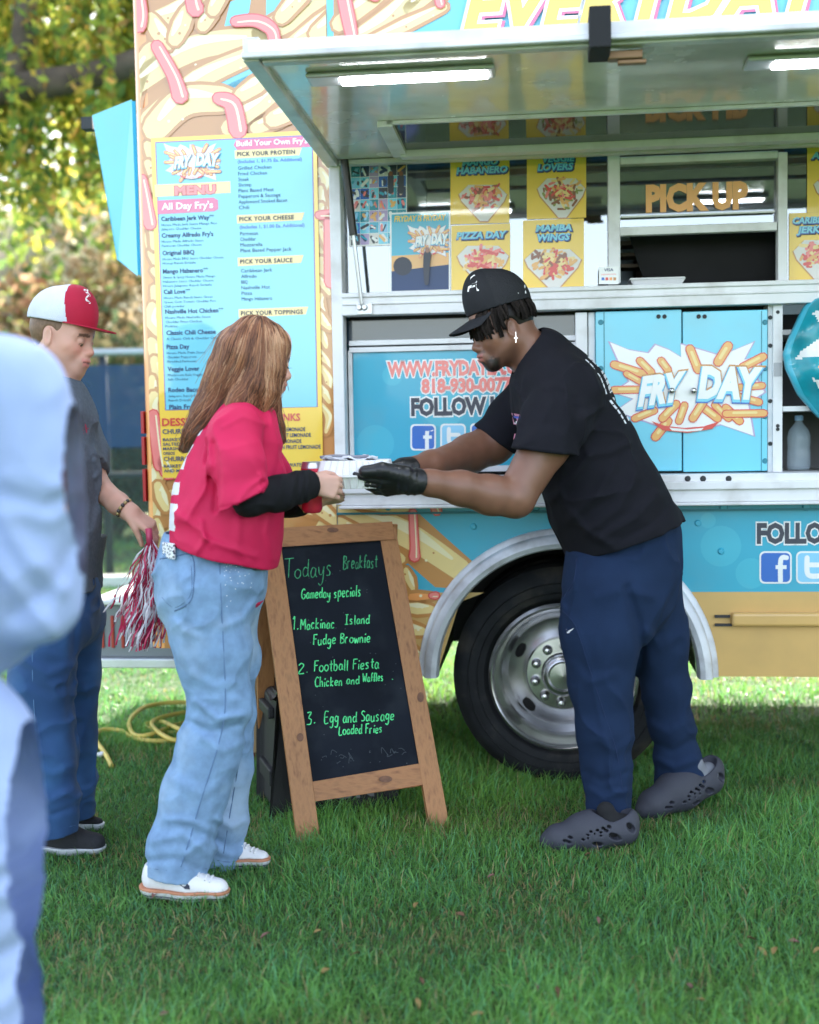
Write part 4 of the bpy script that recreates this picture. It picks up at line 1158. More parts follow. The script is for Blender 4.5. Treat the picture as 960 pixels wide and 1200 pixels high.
for nm, lab, x_, y_, zc_, rz_, pal in SH:
    t = thing(nm, lab, 'shrub', (x_, y_, 0), 0, 'shrubs beyond the fence')
    mb = MB()
    for q in range(5): limb(mb, [(x_, y_, 0), (x_ + rng.uniform(-.4, .4), y_, .8), (x_ + rng.uniform(-1, 1), y_ + rng.uniform(-.3, .3), zc_)], .06, .02)
    kp(mb.build('stems', bark, None, smooth=True), t)
    pts = []
    for k in range(130):
        u = nrng.normal(size=3); u /= np.linalg.norm(u); c_ = np.array([x_, y_, zc_*.75]) + u*np.array([1.5, .9, rz_])*nrng.uniform(.4, 1)
        if c_[2] < .2: c_[2] = .2
        pts.append(nrng.normal(0, .17, (34, 3)) + c_)
    kp(leaves('foliage', np.concatenate(pts), .10, pal), t)
# trees behind the photographer, mirrored in the vinyl and the glass, and shading the lawn
mb = MB()
# ================================================================ CHALKBOARD SIGN
WK = dict(rough=.55, var=.25, vscale=1.0, bump=.25, bscale=1.5, dirt=(.13,.045,.015), dscale=1.0, damt=.75)
wood = mat('pine_frame', (.40, .180, .065), stretch=(70, 70, 2.2), **WK)
wood_x = mat('pine_rail', (.38, .165, .058), stretch=(2.6, 70, 70), **WK)
board = mat('chalkboard', (.009, .012, .019), rough=.8, spec=.15, var=.25, vscale=5, dirt=(.05, .06, .07), dscale=9, damt=.22)
chalk = mat('green_chalk', (.10, .72, .26), rough=.9, var=.3, vscale=60)
chalk_d = mat('faded_chalk', (.05, .30, .14), rough=.9, var=.5, vscale=60)
# corners of the leaning front board
BLo, BRo = gnd(362, 988), gnd(515, 971)
TLo, TRo = at(312, 626, BLo.z*0 + BLo.y + .30), at(459, 612, BRo.y + .30)
sgn = thing('chalkboard_sign', 'wooden A-frame chalkboard with green handwritten breakfast specials standing on the grass', 'sign', (BLo + BRo)/2)
def SB(a, b, d=0.0):
    """a across 0..1, b up 0..1 of the front frame, d metres out of its face"""
    p = (BLo*(1-a) + BRo*a)*(1-b) + (TLo*(1-a) + TRo*a)*b
    return p + sN*d
sX = (BRo - BLo).normalized(); sU = ((TLo + TRo)/2 - (BLo + BRo)/2).normalized(); sN = sX.cross(sU).normalized()
if sN.y > 0: sN = -sN
def sgn_px(px, py, d=0.0):
    dd = ray(px, py); p0 = BLo + sN*d
    return CAM + dd*((p0 - CAM).dot(sN)/dd.dot(sN))
def sp(mb, name, m, **k):
    o = mb.build(name, m, None, **k); return keep_parent(o, sgn)
def plank(pts, th=.022, d=0.0):
    mb = MB(); mb.prism([sgn_px(x, y, d) for x, y in pts], sN*-th); return mb
sp(plank([(303,632),(329,640),(375,981),(350,990)]), 'leg', wood, bevel=.003)
sp(plank([(446,630),(463,617),(527,969),(505,973)]), 'leg', wood, bevel=.003)
sp(plank([(302,621),(459,612),(463,632),(330,640)], .022, .002), 'top_rail', wood_x, bevel=.003)
sp(plank([(367,917),(496,895),(500,919),(370,938)], .018, -.002), 'bottom_rail', wood_x, bevel=.003)
bd = sp(plank([(328,637),(447,628),(500,902),(366,920)], .008, -.008), 'board', board)
# knots and dark screw plate
for x, y, rx, ry in ((352,864,4,5),(390,621,7,3),(493,817,4,6),(452,913,8,4)):
    mb = MB(); P = [(x + rx*math.cos(a), y + ry*math.sin(a)) for a in [i*math.pi/6 for i in range(12)]]
    mb.poly([sgn_px(p[0], p[1], .0032) for p in P])
    sp(mb, 'wood_knot', mat('knot', (.16, .065, .03), rough=.6, var=.3, vscale=80))
mb = MB()
bk = -sN; bk.z = 0; bk.normalize()
off = Vector((bk.x*.52 - .05, bk.y*.52, 0))
for a in (0, 1):
    B = (BLo if a == 0 else BRo) + off; Tt = (TLo if a == 0 else TRo) + bk*.03
    m2 = MB(); w = sX*.032
    m2.hexa([B - w, B + w, B + w + bk*.022, B - w + bk*.022, Tt - w - Vector((0,0,.01)), Tt + w - Vector((0,0,.01)), Tt + w + bk*.022 - Vector((0,0,.01)), Tt - w + bk*.022 - Vector((0,0,.01))])
    sp(m2, 'rear_leg', wood, bevel=.003)
m2 = MB(); B0, B1 = BLo + off, BRo + off; t0, t1 = TLo + bk*.04, TRo + bk*.04
f_ = lambda a, b: (B0*(1-a) + B1*a)*(1-b) + (t0*(1-a) + t1*a)*b
0 and m2.hexa([f_(.07,.2), f_(.93,.2), f_(.93,.2) + bk*.008, f_(.07,.2) + bk*.008, f_(.07,.93), f_(.93,.93), f_(.93,.93) + bk*.008, f_(.07,.93) + bk*.008])
m2 = MB(); pa = sgn_px(333, 825, -.02); pb = f_(.02, .42); m2.tube(smooth_open([pa, pa.lerp(pb, .5) - Vector((0,0,.03)), pb], 6), .004, 6); sp(m2, 'chain', dark)

# --- handwriting: one polyline set per letter, x 0..w, y 0..1 (1 = capital height)
HW = {'T':[[(0,1),(.7,1.02)],[(.36,1),(.34,0)]],'o':[[(.25,.55),(.06,.42),(.05,.15),(.25,0),(.45,.15),(.45,.42),(.25,.55)]],'d':[[(.42,.45),(.2,.55),(.05,.3),(.15,.03),(.38,.1),(.43,.4)],[(.44,1),(.43,.3),(.5,0)]],
'a':[[(.42,.48),(.2,.56),(.05,.28),(.15,.02),(.36,.12),(.42,.5)],[(.43,.5),(.42,.15),(.52,.02)]],'y':[[(.04,.55),(.1,.2),(.3,.16),(.42,.5)],[(.44,.56),(.38,-.2),(.2,-.42),(.05,-.3)]],'s':[[(.36,.5),(.18,.56),(.08,.42),(.3,.22),(.28,.04),(.04,.03)]],
'B':[[(.08,1),(.06,0)],[(.06,1),(.4,.95),(.42,.7),(.1,.54),(.46,.42),(.48,.1),(.06,0)]],'r':[[(.06,.55),(.08,0)],[(.08,.35),(.2,.55),(.36,.52)]],'e':[[(.06,.28),(.4,.34),(.36,.54),(.15,.54),(.05,.25),(.18,.02),(.42,.1)]],
'k':[[(.08,1),(.06,0)],[(.38,.58),(.08,.28),(.42,0)]],'f':[[(.44,.92),(.3,1.02),(.2,.8),(.2,0)],[(.04,.5),(.38,.52)]],'t':[[(.2,.95),(.2,.12),(.34,.02)],[(.02,.62),(.4,.64)]],'G':[[(.56,.85),(.34,1),(.08,.7),(.08,.25),(.32,0),(.58,.15),(.58,.42),(.36,.42)]],
'm':[[(.05,.55),(.06,0)],[(.06,.38),(.2,.55),(.3,.4),(.3,0)],[(.3,.38),(.44,.55),(.55,.4),(.56,0)]],'p':[[(.06,.55),(.06,-.42)],[(.06,.45),(.3,.56),(.44,.3),(.3,.02),(.08,.1)]],'c':[[(.4,.46),(.2,.56),(.05,.28),(.18,.02),(.42,.1)]],
'i':[[(.1,.52),(.1,0)],[(.1,.76),(.11,.82)]],'l':[[(.1,1),(.1,.1),(.18,0)]],'M':[[(.05,0),(.08,1),(.34,.4),(.62,1),(.66,0)]],'n':[[(.05,.55),(.06,0)],[(.06,.38),(.24,.56),(.38,.4),(.4,0)]],'I':[[(.05,1),(.45,1)],[(.25,1),(.25,0)],[(.03,0),(.47,0)]],
'F':[[(.08,1),(.06,0)],[(.08,.98),(.52,1)],[(.07,.55),(.4,.56)]],'u':[[(.05,.55),(.06,.15),(.2,0),(.38,.15),(.4,.55)],[(.4,.3),(.44,0)]],'g':[[(.4,.48),(.2,.56),(.05,.32),(.18,.08),(.38,.2)],[(.42,.56),(.4,-.2),(.24,-.42),(.05,-.3)]],
'w':[[(.03,.55),(.14,0),(.28,.45),(.42,0),(.55,.55)]],'b':[[(.06,1),(.06,.02)],[(.06,.4),(.28,.56),(.43,.28),(.28,.0),(.07,.08)]],'C':[[(.5,.88),(.3,1),(.07,.7),(.07,.28),(.28,0),(.52,.12)]],'h':[[(.06,1),(.06,0)],[(.06,.36),(.26,.55),(.38,.4),(.4,0)]],
'W':[[(.03,1),(.18,0),(.36,.7),(.54,0),(.7,1)]],'E':[[(.5,1),(.08,.98),(.06,0),(.52,.02)],[(.07,.52),(.42,.54)]],'S':[[(.46,.88),(.24,1),(.08,.76),(.42,.42),(.4,.08),(.06,.06)]],'L':[[(.08,1),(.06,.02),(.5,.04)]],
'1':[[(.02,.8),(.16,1),(.14,0)]],'2':[[(.05,.8),(.25,1),(.42,.75),(.06,.04),(.48,.02)]],'3':[[(.06,.95),(.4,.98),(.2,.56),(.42,.4),(.36,.06),(.04,.04)]],'.':[[(.08,.02),(.12,.05)]],'v':[[(.04,.55),(.2,0),(.4,.55)]]}
HWW = {'m':.66,'M':.78,'w':.62,'W':.8,'i':.22,'l':.25,'T':.72,'1':.3,'.':.24,'G':.7,'f':.42,'t':.42,'I':.55,'E':.6,'C':.6}
def handwrite(mb, s, x0, x1, y, h, wpx=1.25, seed=0):
    r = random.Random(seed)
    tot = sum(HWW.get(c, .54) + .06 if c != ' ' else .42 for c in s)
    k = (x1 - x0)/tot; cx = x0
    for c in s:
        if c == ' ': cx += .42*k; continue
        jy = r.uniform(-.05, .05)*h; sc = r.uniform(.92, 1.08)
        slope = -.05
        for st in HW[c]:
            P = [(cx + a*k + b*h*.04, y + slope*(cx + a*k - x0) + jy - b*h*sc) for a, b in st]
            if len(P) == 2 and abs(P[0][0]-P[1][0]) + abs(P[0][1]-P[1][1]) < 1: P[1] = (P[1][0] + .8, P[1][1] - .8)
            for q in range(len(P) - 1) if len(P) == 2 else [0]:
                Q = stroke2(P, [wpx*r.uniform(.75, 1.1), wpx*r.uniform(.9, 1.2), wpx*r.uniform(.6, 1.0)], 4)
                # ribbon quads: left side and right side of the stroke
                pass
            C = smooth_open([Vector((p[0], p[1])) for p in P], 4) if len(P) > 2 else [Vector(P[0]), Vector(P[1])]
            L = []
            for i, p in enumerate(C):
                tt = (C[min(i+1, len(C)-1)] - C[max(i-1, 0)]); tt = tt.normalized() if tt.length else Vector((1, 0)); nn = Vector((-tt.y, tt.x))*wpx*.5*r.uniform(.75, 1.15)
                L += [sgn_px(p.x + nn.x, p.y + nn.y, BD), sgn_px(p.x - nn.x, p.y - nn.y, BD)]
            mb.add(L, [(2*i, 2*i+1, 2*i+3, 2*i+2) for i in range(len(C) - 1)], 0)
        cx += (HWW.get(c, .54) + .06)*k
BD = -.0072
mb = MB()
handwrite(mb, 'Todays', 333, 391, 678, 21, 1.1, 1); handwrite(mb, 'Breakfast', 402, 443, 667, 15, 1.1, 2)
sp(mb, 'chalk_heading', chalk_d)
mb = MB()
for i, (s, x0, x1, y, h) in enumerate((('Gameday specials', 353, 424, 702, 12), ('1.', 343, 351, 738, 15), ('Mackinac', 352, 393, 738, 12), ('Island', 404, 434, 732, 11), ('Fudge Brownie', 367, 435, 756, 11.5), ('2.', 349, 363, 789, 13),
        ('Football Fiesta', 368, 445, 787, 12.5), ('Chicken', 369, 402, 805, 11), ('and', 406, 422, 802, 10), ('Waffles', 425, 450, 799, 9.5), ('3.', 359, 371, 849, 14.5), ('Egg and Sausage', 380, 463, 848, 13), ('Loaded Fries', 397, 449, 861, 10.5))):
    handwrite(mb, s, x0, x1, y, h, 1.35, 10 + i)
mb.poly([sgn_px(460 + 1*math.cos(a), 796 + .7*math.sin(a), BD) for a in (0, 1.5, 3, 4.5)])
sp(mb, 'chalk_writing', chalk)
r = random.Random(5); mb = MB()
for k in range(60):
    x, y = r.uniform(350, 480), r.uniform(660, 905)
    if x > 440 + (y - 640)*.19 or x < 333 + (y - 640)*.13: continue
    mb.poly([sgn_px(x + r.uniform(.4, .9)*math.cos(a), y + r.uniform(.3, .8)*math.sin(a), BD) for a in (0, 1.2, 2.5, 3.7, 5)])
for k, (x0, x1, y) in enumerate(((372, 420, 893), (425, 472, 884))):
    for q in range(7):
        xa = x0 + (x1-x0)*r.random(); yb = y + r.uniform(-9, 2)
        P = stroke2([(xa, yb), (xa + r.uniform(-3, 5), yb - r.uniform(-3, 7)), (xa + r.uniform(2, 9), yb + r.uniform(-3, 3))], .5); mb.poly([sgn_px(p[0], p[1], BD) for p in P])
tag(sp(mb, 'chalk_dust', mat('chalk_smudge', (.07, .085, .10), rough=.9)), kind='stuff')

# ================================================================ speaker, tan bin
sp0 = gnd(394, 957) + Vector((-.04, .13, 0))
pa_ = thing('portable_speaker', 'black portable loudspeaker standing on the grass behind the chalkboard sign', 'speaker', sp0, .30)
bl = mat('speaker_plastic', (.014, .014, .016), rough=.6, bump=.2, bscale=200)
mb = MB(); mb.prism([(-.215,-.13,.02),(.21,-.13,.02),(.20,-.13,.44),(-.205,-.13,.44)], (0,.24,0)); mb.build('speaker_cabinet', bl, pa_, bevel=.025, bseg=3)
mb = MB(); mb.box((-.17,-.138,.125),(.17,-.131,.41)); mb.build('speaker_grille', mat('grille', (.02,.02,.022), rough=.5, metal=.5, bump=.8, bscale=500), pa_, bevel=.004)
mb = MB()
lay_text(mb, 'ION', lambda a, b: Vector((-.03 + a, -.1395, .062 + b)), .17, .042, 0, bold=.03); mb.build('badge', mat('badge_grey', (.16,.16,.17), rough=.4), pa_)
for s_, _q in ((-1, 0), (1, 0)):
    mb = MB(); mb.box((s_*.216 - .012, -.10, .12), (s_*.216 + .012, .10, .18)); mb.build('side_grip', bl, pa_, bevel=.006)
    mb = MB(); mb.box((s_*.216 - .012, -.10, .36), (s_*.216 + .012, .08, .40)); mb.build('side_grip', bl, pa_, bevel=.006)
for x_ in (-.17, .17): 
    mb = MB(); mb.lathe([(.0,0),(.02,0),(.022,.021),(0,.021)], (x_, -.09, 0), 'z', 12); mb.build('foot', bl, pa_)
mb = MB(); mb.tube(smooth_open([(-.08,0,.44),(-.075,0,.465),(0,0,.472),(.075,0,.465),(.08,0,.44)], 5), .012, 8); mb.build('carry_handle', bl, pa_, smooth=True)
tb0 = gnd(302, 889); tb0.y += .05
tbn = thing('storage_bin', 'tan upright storage bin with a dark red base standing behind the chalkboard and the woman', 'bin', tb0, -.05)
mb = MB(); mb.prism([(-.17,-.12,.045),(.075,-.12,.045),(.075,-.12,.60),(-.17,-.12,.60)], (0,.24,0)); mb.build('bin_body', mat('tan_plastic', (.36,.24,.12), rough=.6, var=.12, vscale=5), tbn, bevel=.012)
mb = MB(); mb.box((-.175,-.126,0),(.08,.126,.044)); mb.build('bin_base', mat('dark_red_plastic', (.13,.03,.02), rough=.6), tbn, bevel=.006)
mb = MB(); mb.box((-.18,-.13,.6),(.085,.13,.635)); mb.build('lid', mat('tan_plastic', (.36,.24,.12)), tbn, bevel=.01)
# ================================================================ organic modelling: smooth-blended solids -> one skin
def A3(v): return np.array(v, float)
class Vol:
    def __init__(s, lo, hi, h):
        s.lo = A3(lo); s.h = h
        s.n = np.ceil((A3(hi) - s.lo)/h).astype(int) + 1
        s.F = np.full(s.n, .3, np.float32)
        s.ax = [(s.lo[i] + h*np.arange(s.n[i])).astype(np.float32) for i in range(3)]
    def sl(s, lo, hi):
        a = np.clip(np.floor((A3(lo) - s.lo)/s.h).astype(int), 0, s.n); b = np.clip(np.ceil((A3(hi) - s.lo)/s.h).astype(int) + 1, 0, s.n)
        return tuple(slice(a[i], b[i]) for i in range(3))
    def grid(s, q):
        return s.ax[0][q[0]][:, None, None], s.ax[1][q[1]][None, :, None], s.ax[2][q[2]][None, None, :]
    def op(s, fn, lo, hi, k=0.0, mode='add'):
        pad = k + 4*s.h
        q = s.sl(A3(lo) - pad, A3(hi) + pad)
        if any(a.stop <= a.start for a in q): return
        d = fn(*s.grid(q)); Fq = s.F[q]
        if mode == 'add':
            if k > 0:
                h = np.clip(.5 + .5*(Fq - d)/k, 0, 1); s.F[q] = Fq*(1-h) + d*h - k*h*(1-h)
            else: s.F[q] = np.minimum(Fq, d)
        else:
            d = -d
            if k > 0:
                h = np.clip(.5 - .5*(Fq - d)/k, 0, 1); s.F[q] = Fq*(1-h) + d*h + k*h*(1-h)
            else: s.F[q] = np.maximum(Fq, d)
    def seg(s, a, b, ra, rb, k=.02, sy=1.0, mode='add', T=None):
        """tapered capsule; sy stretches it across the picture's depth; T = (R, c): a, b in a tilted frame"""
        a, b = A3(a), A3(b); ab = b - a; ab[1] /= sy; L2 = float(ab @ ab) + 1e-12
        r = max(ra, rb); e = A3([r, r*sy, r])
        if T is None:
            lo, hi = np.minimum(a, b) - e, np.maximum(a, b) + e
        else:
            R, c = T; P = np.stack([a, b])@R.T + c; lo, hi = P.min(0) - r*max(sy, 1), P.max(0) + r*max(sy, 1)
        def fn(x, y, z):
            if T is not None: x, y, z = loc3(T, x, y, z)
            px, py, pz = x - a[0], (y - a[1])/sy, z - a[2]
            t = np.clip((px*ab[0] + py*ab[1] + pz*ab[2])/L2, 0, 1)
            return np.sqrt((px - t*ab[0])**2 + (py - t*ab[1])**2 + (pz - t*ab[2])**2) - (ra + (rb - ra)*t)
        s.op(fn, lo, hi, k, mode)
    def ell(s, c, r, k=.02, mode='add', T=None, R=None):
        c, r = A3(c), A3(r)
        if T is None: lo, hi = c - r.max(), c + r.max()
        else:
            P = c@T[0].T + T[1]; lo, hi = P - r.max(), P + r.max()
        def fn(x, y, z):
            if T is not None: x, y, z = loc3(T, x, y, z)
            x, y, z = x - c[0], y - c[1], z - c[2]
            if R is not None: x, y, z = x*R[0,0]+y*R[1,0]+z*R[2,0], x*R[0,1]+y*R[1,1]+z*R[2,1], x*R[0,2]+y*R[1,2]+z*R[2,2]
            k0 = np.sqrt((x/r[0])**2 + (y/r[1])**2 + (z/r[2])**2); k1 = np.sqrt((x/r[0]**2)**2 + (y/r[1]**2)**2 + (z/r[2]**2)**2)
            return k0*(k0 - 1)/np.maximum(k1, 1e-6)
        s.op(fn, lo, hi, k, mode)
    def chain(s, pts, k=.02, sy=1.0, mode='add'):
        """pts: (px, py, Y, radius in pixels)"""
        P = [(np.array(at(p[0], p[1], p[2])), p[3]/ppm(p[2])) for p in pts]
        if len(P) == 1: s.seg(P[0][0], P[0][0] + 1e-4, P[0][1], P[0][1], k, sy, mode)
        for a, b in zip(P, P[1:]): s.seg(a[0], b[0], a[1], b[1], k, sy, mode)
    def cut(s, p, nrm, hollow=0.0, deep=.05, region=None):
        """drop what lies beyond the plane; hollow leaves an open hem of that wall thickness"""
        p, nrm = A3(p), A3(nrm); nrm = nrm/np.linalg.norm(nrm)
        q = (slice(None),)*3 if region is None else s.sl(*region)
        x, y, z = s.grid(q); pl = (x - p[0])*nrm[0] + (y - p[1])*nrm[1] + (z - p[2])*nrm[2]
        Fq = s.F[q].copy(); N = np.maximum(Fq, pl)
        if hollow: N = np.maximum(N, -np.maximum(Fq + hollow, -(pl + deep)))
        s.F[q] = N
    def like(s):
        w = Vol.__new__(Vol); w.lo, w.h, w.n, w.ax = s.lo, s.h, s.n, s.ax; w.F = np.full(s.n, .3, np.float32); return w
    def blend(s, w, k=.02):
        h = np.clip(.5 + .5*(s.F - w.F)/k, 0, 1); s.F = s.F*(1-h) + w.F*h - k*h*(1-h)
    def band(s, w=.03): 
        idx = np.nonzero(np.abs(s.F) < w); P = np.stack([s.ax[i][idx[i]] for i in range(3)], 1)
        return idx, P
    def rough(s, amp, freq, seed=0, w=.03):
        idx, P = s.band(w); s.F[idx] += (amp*2*(vn(P*np.array(freq), seed) - .5)).astype(np.float32)
    def ridge(s, amp, freq, seed=0, w=.03, p=2.2):
        """narrow wandering creases"""
        idx, P = s.band(w); wp = np.stack([vn(P*9, seed + 31 + i) for i in range(3)], 1) - .5
        n = vn(P*np.array(freq) + wp*1.3, seed); m = vn(P*5.0, seed + 77)
        s.F[idx] -= (amp*((1 - np.abs(2*n - 1))**p - .35)*np.clip(m*2 - .45, 0, 1)).astype(np.float32)
    def folds(s, lines, ymax=None, w=.03):
        """raised (+) or pressed (-) creases along picture polylines: (pts, amp m, width px)"""
        idx, P = s.band(w); X, Yp = proj(P); D = np.zeros(len(P))
        for pts, amp, wd in lines:
            best = np.full(len(P), 1e9)
            for (x0, y0), (x1, y1) in zip(pts, pts[1:]):
                dx, dy = x1 - x0, y1 - y0; t = np.clip(((X - x0)*dx + (Yp - y0)*dy)/(dx*dx + dy*dy + 1e-9), 0, 1)
                best = np.minimum(best, np.hypot(X - x0 - t*dx, Yp - y0 - t*dy))
            D += amp*np.exp(-(best/wd)**2)
        if ymax is not None: D *= np.clip((ymax - P[:, 1])/.03 + .5, 0, 1)
        s.F[idx] -= D.astype(np.float32)
    def mesh(s):
        F = s.F; I = F < 0; nx, ny, nz = F.shape
        c = [I[a:nx-1+a, b:ny-1+b, d:nz-1+d] for a in (0,1) for b in (0,1) for d in (0,1)]
        al_, an = c[0].copy(), c[0].copy()
        for q in c[1:]: al_ &= q; an |= q
        act = an & ~al_; ci = np.argwhere(act)
        idx = np.full(act.shape, -1, np.int64); idx[act] = np.arange(len(ci))
        off = np.array([(a,b,d) for a in (0,1) for b in (0,1) for d in (0,1)])
        vals = np.stack([F[ci[:,0]+o[0], ci[:,1]+o[1], ci[:,2]+o[2]] for o in off], 1).astype(float)
        acc = np.zeros((len(ci), 3)); cnt = np.zeros(len(ci))
        for i in range(8):
            for j in range(i+1, 8):
                if np.abs(off[i] - off[j]).sum() != 1: continue
                a, b = vals[:, i], vals[:, j]; m = (a < 0) != (b < 0)
                t = np.where(m, a/np.where(m, a - b, 1), 0)[:, None]
                acc += np.where(m[:, None], off[i] + (off[j] - off[i])*t, 0); cnt += m
        V = s.lo + (ci + acc/cnt[:, None])*s.h
        Q = []
        for ax in range(3):
            sl0 = [slice(None)]*3; sl1 = [slice(None)]*3; sl0[ax] = slice(0, -1); sl1[ax] = slice(1, None)
            E_ = I[tuple(sl0)] != I[tuple(sl1)]; e = np.argwhere(E_)
            o1, o2 = [o for o in range(3) if o != ax]
            ok = (e[:, o1] > 0) & (e[:, o2] > 0) & (e[:, o1] < F.shape[o1]-1) & (e[:, o2] < F.shape[o2]-1); e = e[ok]
            fl = I[tuple(e.T)]
            def g(d1, d2):
                t = e.copy(); t[:, o1] += d1; t[:, o2] += d2; return idx[tuple(t.T)]
            q = np.stack([g(-1,-1), g(0,-1), g(0,0), g(-1,0)], 1)
            flip = fl if ax != 1 else ~fl
            q[~flip] = q[~flip][:, ::-1]; Q.append(q)
        Q = np.concatenate(Q); Q = Q[(Q >= 0).all(1)]
        return V, Q
    def sample(s, P):
        g = (P - s.lo)/s.h; i = np.clip(np.floor(g).astype(int), 0, s.n - 2); f = np.clip(g - i, 0, 1); o = 0
        for a in (0,1):
            for b in (0,1):
                for d in (0,1):
                    o = o + s.F[i[:,0]+a, i[:,1]+b, i[:,2]+d]*(f[:,0] if a else 1-f[:,0])*(f[:,1] if b else 1-f[:,1])*(f[:,2] if d else 1-f[:,2])
        return o
    def grad(s, P):
        e = s.h; G = np.stack([s.sample(P + np.eye(3)[i]*e) - s.sample(P - np.eye(3)[i]*e) for i in range(3)], 1)
        return G/np.maximum(np.linalg.norm(G, axis=1), 1e-9)[:, None]
def loc3(T, x, y, z):
    R, c = T; x, y, z = x - c[0], y - c[1], z - c[2]
    return x*R[0,0]+y*R[1,0]+z*R[2,0], x*R[0,1]+y*R[1,1]+z*R[2,1], x*R[0,2]+y*R[1,2]+z*R[2,2]
def relax(V, Q, it=2, lam=.5):
    for _ in range(it):
        S = np.zeros_like(V); n = np.zeros(len(V))
        for a in range(4):
            b = (a + 1) % 4
            np.add.at(S, Q[:, a], V[Q[:, b]]); np.add.at(S, Q[:, b], V[Q[:, a]]); np.add.at(n, Q[:, a], 1); np.add.at(n, Q[:, b], 1)
        V = V + lam*(S/np.maximum(n, 1)[:, None] - V)
    return V
def solid(vol, name, mats, root, col=None, it=1, mi=None):
    V, Q = vol.mesh()
    if it: V = relax(V, Q, it)
    c = col(V) if col is not None else None
    m_ = mi(V, Q) if mi is not None else None
    o = npmesh(name, V, Q, mats, None, True, c, m_)
    if root is not None: keep_parent(o, root)
    return o
def frame(fwd, up):
    f = A3(fwd); f /= np.linalg.norm(f); u = A3(up); u = u - f*(u@f); u /= np.linalg.norm(u)
    return np.stack([f, np.cross(u, f), u], 1)          # columns: forward, left, up

# ---- head: forward x, left y, up z, origin mid-skull; chin at z = -.12, crown at +.12
def head_sdf(v, T, sc=1.0, ear=True, fem=False, jawk=1.0, lips=1.0):
    R, c = T; T = (R, c)
    S = lambda *p: A3(p)*sc
    E = lambda c_, r_, k, mode='add', RR=None: v.ell(S(*c_), A3(r_)*sc, k*sc, mode, T, RR)
    G = lambda a, b, ra, rb, k, mode='add': v.seg(S(*a), S(*b), ra*sc, rb*sc, k*sc, 1.0, mode, T)
    E((-.012,0,.028), (.097,.074,.092), .02); E((.022,0,-.03), (.066,.060,.085), .03)
    for s in (-1, 1):
        G((-.005,s*.056,-.05), (.060,s*.014,-.100), .018*jawk, .016, .035); G((.052,s*.040,-.024), (.058,s*.036,-.03), .022, .02, .03)
        G((.080,s*.012,.008), (.066,s*.046,.012), .011, .011, .02)
    G((.070,-.010,-.102), (.070,.010,-.102), .019, .019, .025)
    E((.066,0,.05), (.028,.05,.045), .04)
    for s in (-1, 1): E((.094,s*.031,-.010), (.016,.019,.013), .014, 'sub')
    G((.084,0,.002), (.106,0,-.034), .008, .0115, .014); E((.104,0,-.038), (.012,.011,.0095), .008)
    for s in (-1, 1): E((.096,s*.012,-.041), (.011,.007,.0075), .007)
    for s in (-1, 1):
        E((.079,s*.031,-.010), (.0135,.0155,.0135), .003)                        # lids over the eyeball
        E((.0805,s*.031,-.0070), (.0145,.0155,.0115), .003); E((.0915,s*.031,-.0172), (.006,.0105,.0020), .0012, 'sub')
    E((.087,0,-.070), (.018,.026,.022), .02)
    E((.0990,0,-.0650), (.0105,.021,.0064)*1 if 0 else (.0105*lips,.021,.0060*lips), .004); E((.0970,0,-.0785), (.0105*lips,.018,.0070*lips), .004)
    G((.108,-.018,-.0712), (.108,.018,-.0712), .0025, .0025, .003, 'sub')
    if ear:
        for s in (-1, 1):
            rot = np.array(Matrix.Rotation(s*.35, 3, 'Z') @ Matrix.Rotation(-.15, 3, 'Y'))
            E((-.010,s*.077,-.012), (.019,.008,.032), .006, 'add', rot); E((-.005,s*.085,-.009), (.010,.006,.019), .005, 'sub', rot)
            E((-.007,s*.0765,-.037), (.009,.006,.008), .005)
def head_cols(T, sc, skin, lip, brow, beard=None, stub=None, noise=.06, blush=None):
    def f(V):
        x, y, z = loc3(T, V[:,0], V[:,1], V[:,2]); x, y, z = x/sc, y/sc, z/sc; ay = np.abs(y)
        C = np.tile(np.array(skin), (len(V), 1))*(1 + noise*(vn(V*45, 4)[:, None] - .5)*2)
        def mixc(w, c): 
            nonlocal C
            w = np.clip(w, 0, 1)[:, None]; C = C*(1-w) + np.array(c)*w
        inh = (np.abs(x) < .14) & (ay < .1) & (np.abs(z) < .14)
        if blush: mixc(inh*.5*np.exp(-(((ay-.042)/.02)**2 + ((z+.035)/.02)**2))*(x > .03), blush); mixc(inh*.4*np.exp(-(((z+.04)/.016)**2 + (y/.016)**2))*(x > .085), blush)
        if stub: mixc(inh*np.clip((-.052 - z - .25*(x < .0))/.02, 0, 1)*np.clip((x + .03)/.03, 0, 1)*.55, stub)
        if beard:
            n_ = vn(V*160, 2)
            mixc(inh*np.clip((-.088 - z + .015*n_)/.008, 0, 1)*np.clip((x - .045)/.012, 0, 1)*(.75 + .4*n_), beard)
            mixc(inh*(np.abs(z + .055) < .0055)*(ay < .028)*(x > .08)*.55, beard)
            mixc(inh*np.clip((-.048 - z)/.03, 0, 1)*np.clip((x + .02)/.02, 0, 1)*np.clip((ay - .022)/.012, 0, 1)*.42, beard)
        mixc(inh*(x > .078)*np.exp(-(((z + .0655)/.0065)**2))*(ay < .024), lip); mixc(inh*(x > .078)*np.exp(-(((z + .0775)/.0065)**2))*(ay < .021), lip)
        mixc(inh*(np.abs(z + .0712) < .0022)*(ay < .022)*(x > .08), [l*.35 for l in lip])
        bz = .014 - ((ay - .028)/.03)**2*.006
        mixc(inh*(np.abs(z - bz) < .0052)*(ay > .011)*(ay < .052)*(x > .045)*.9, brow)
        mixc(inh*(np.abs(z + .0150) < .0018)*(ay > .020)*(ay < .043)*(x > .07)*.8, [b*.6 for b in brow])
        return C
    return f
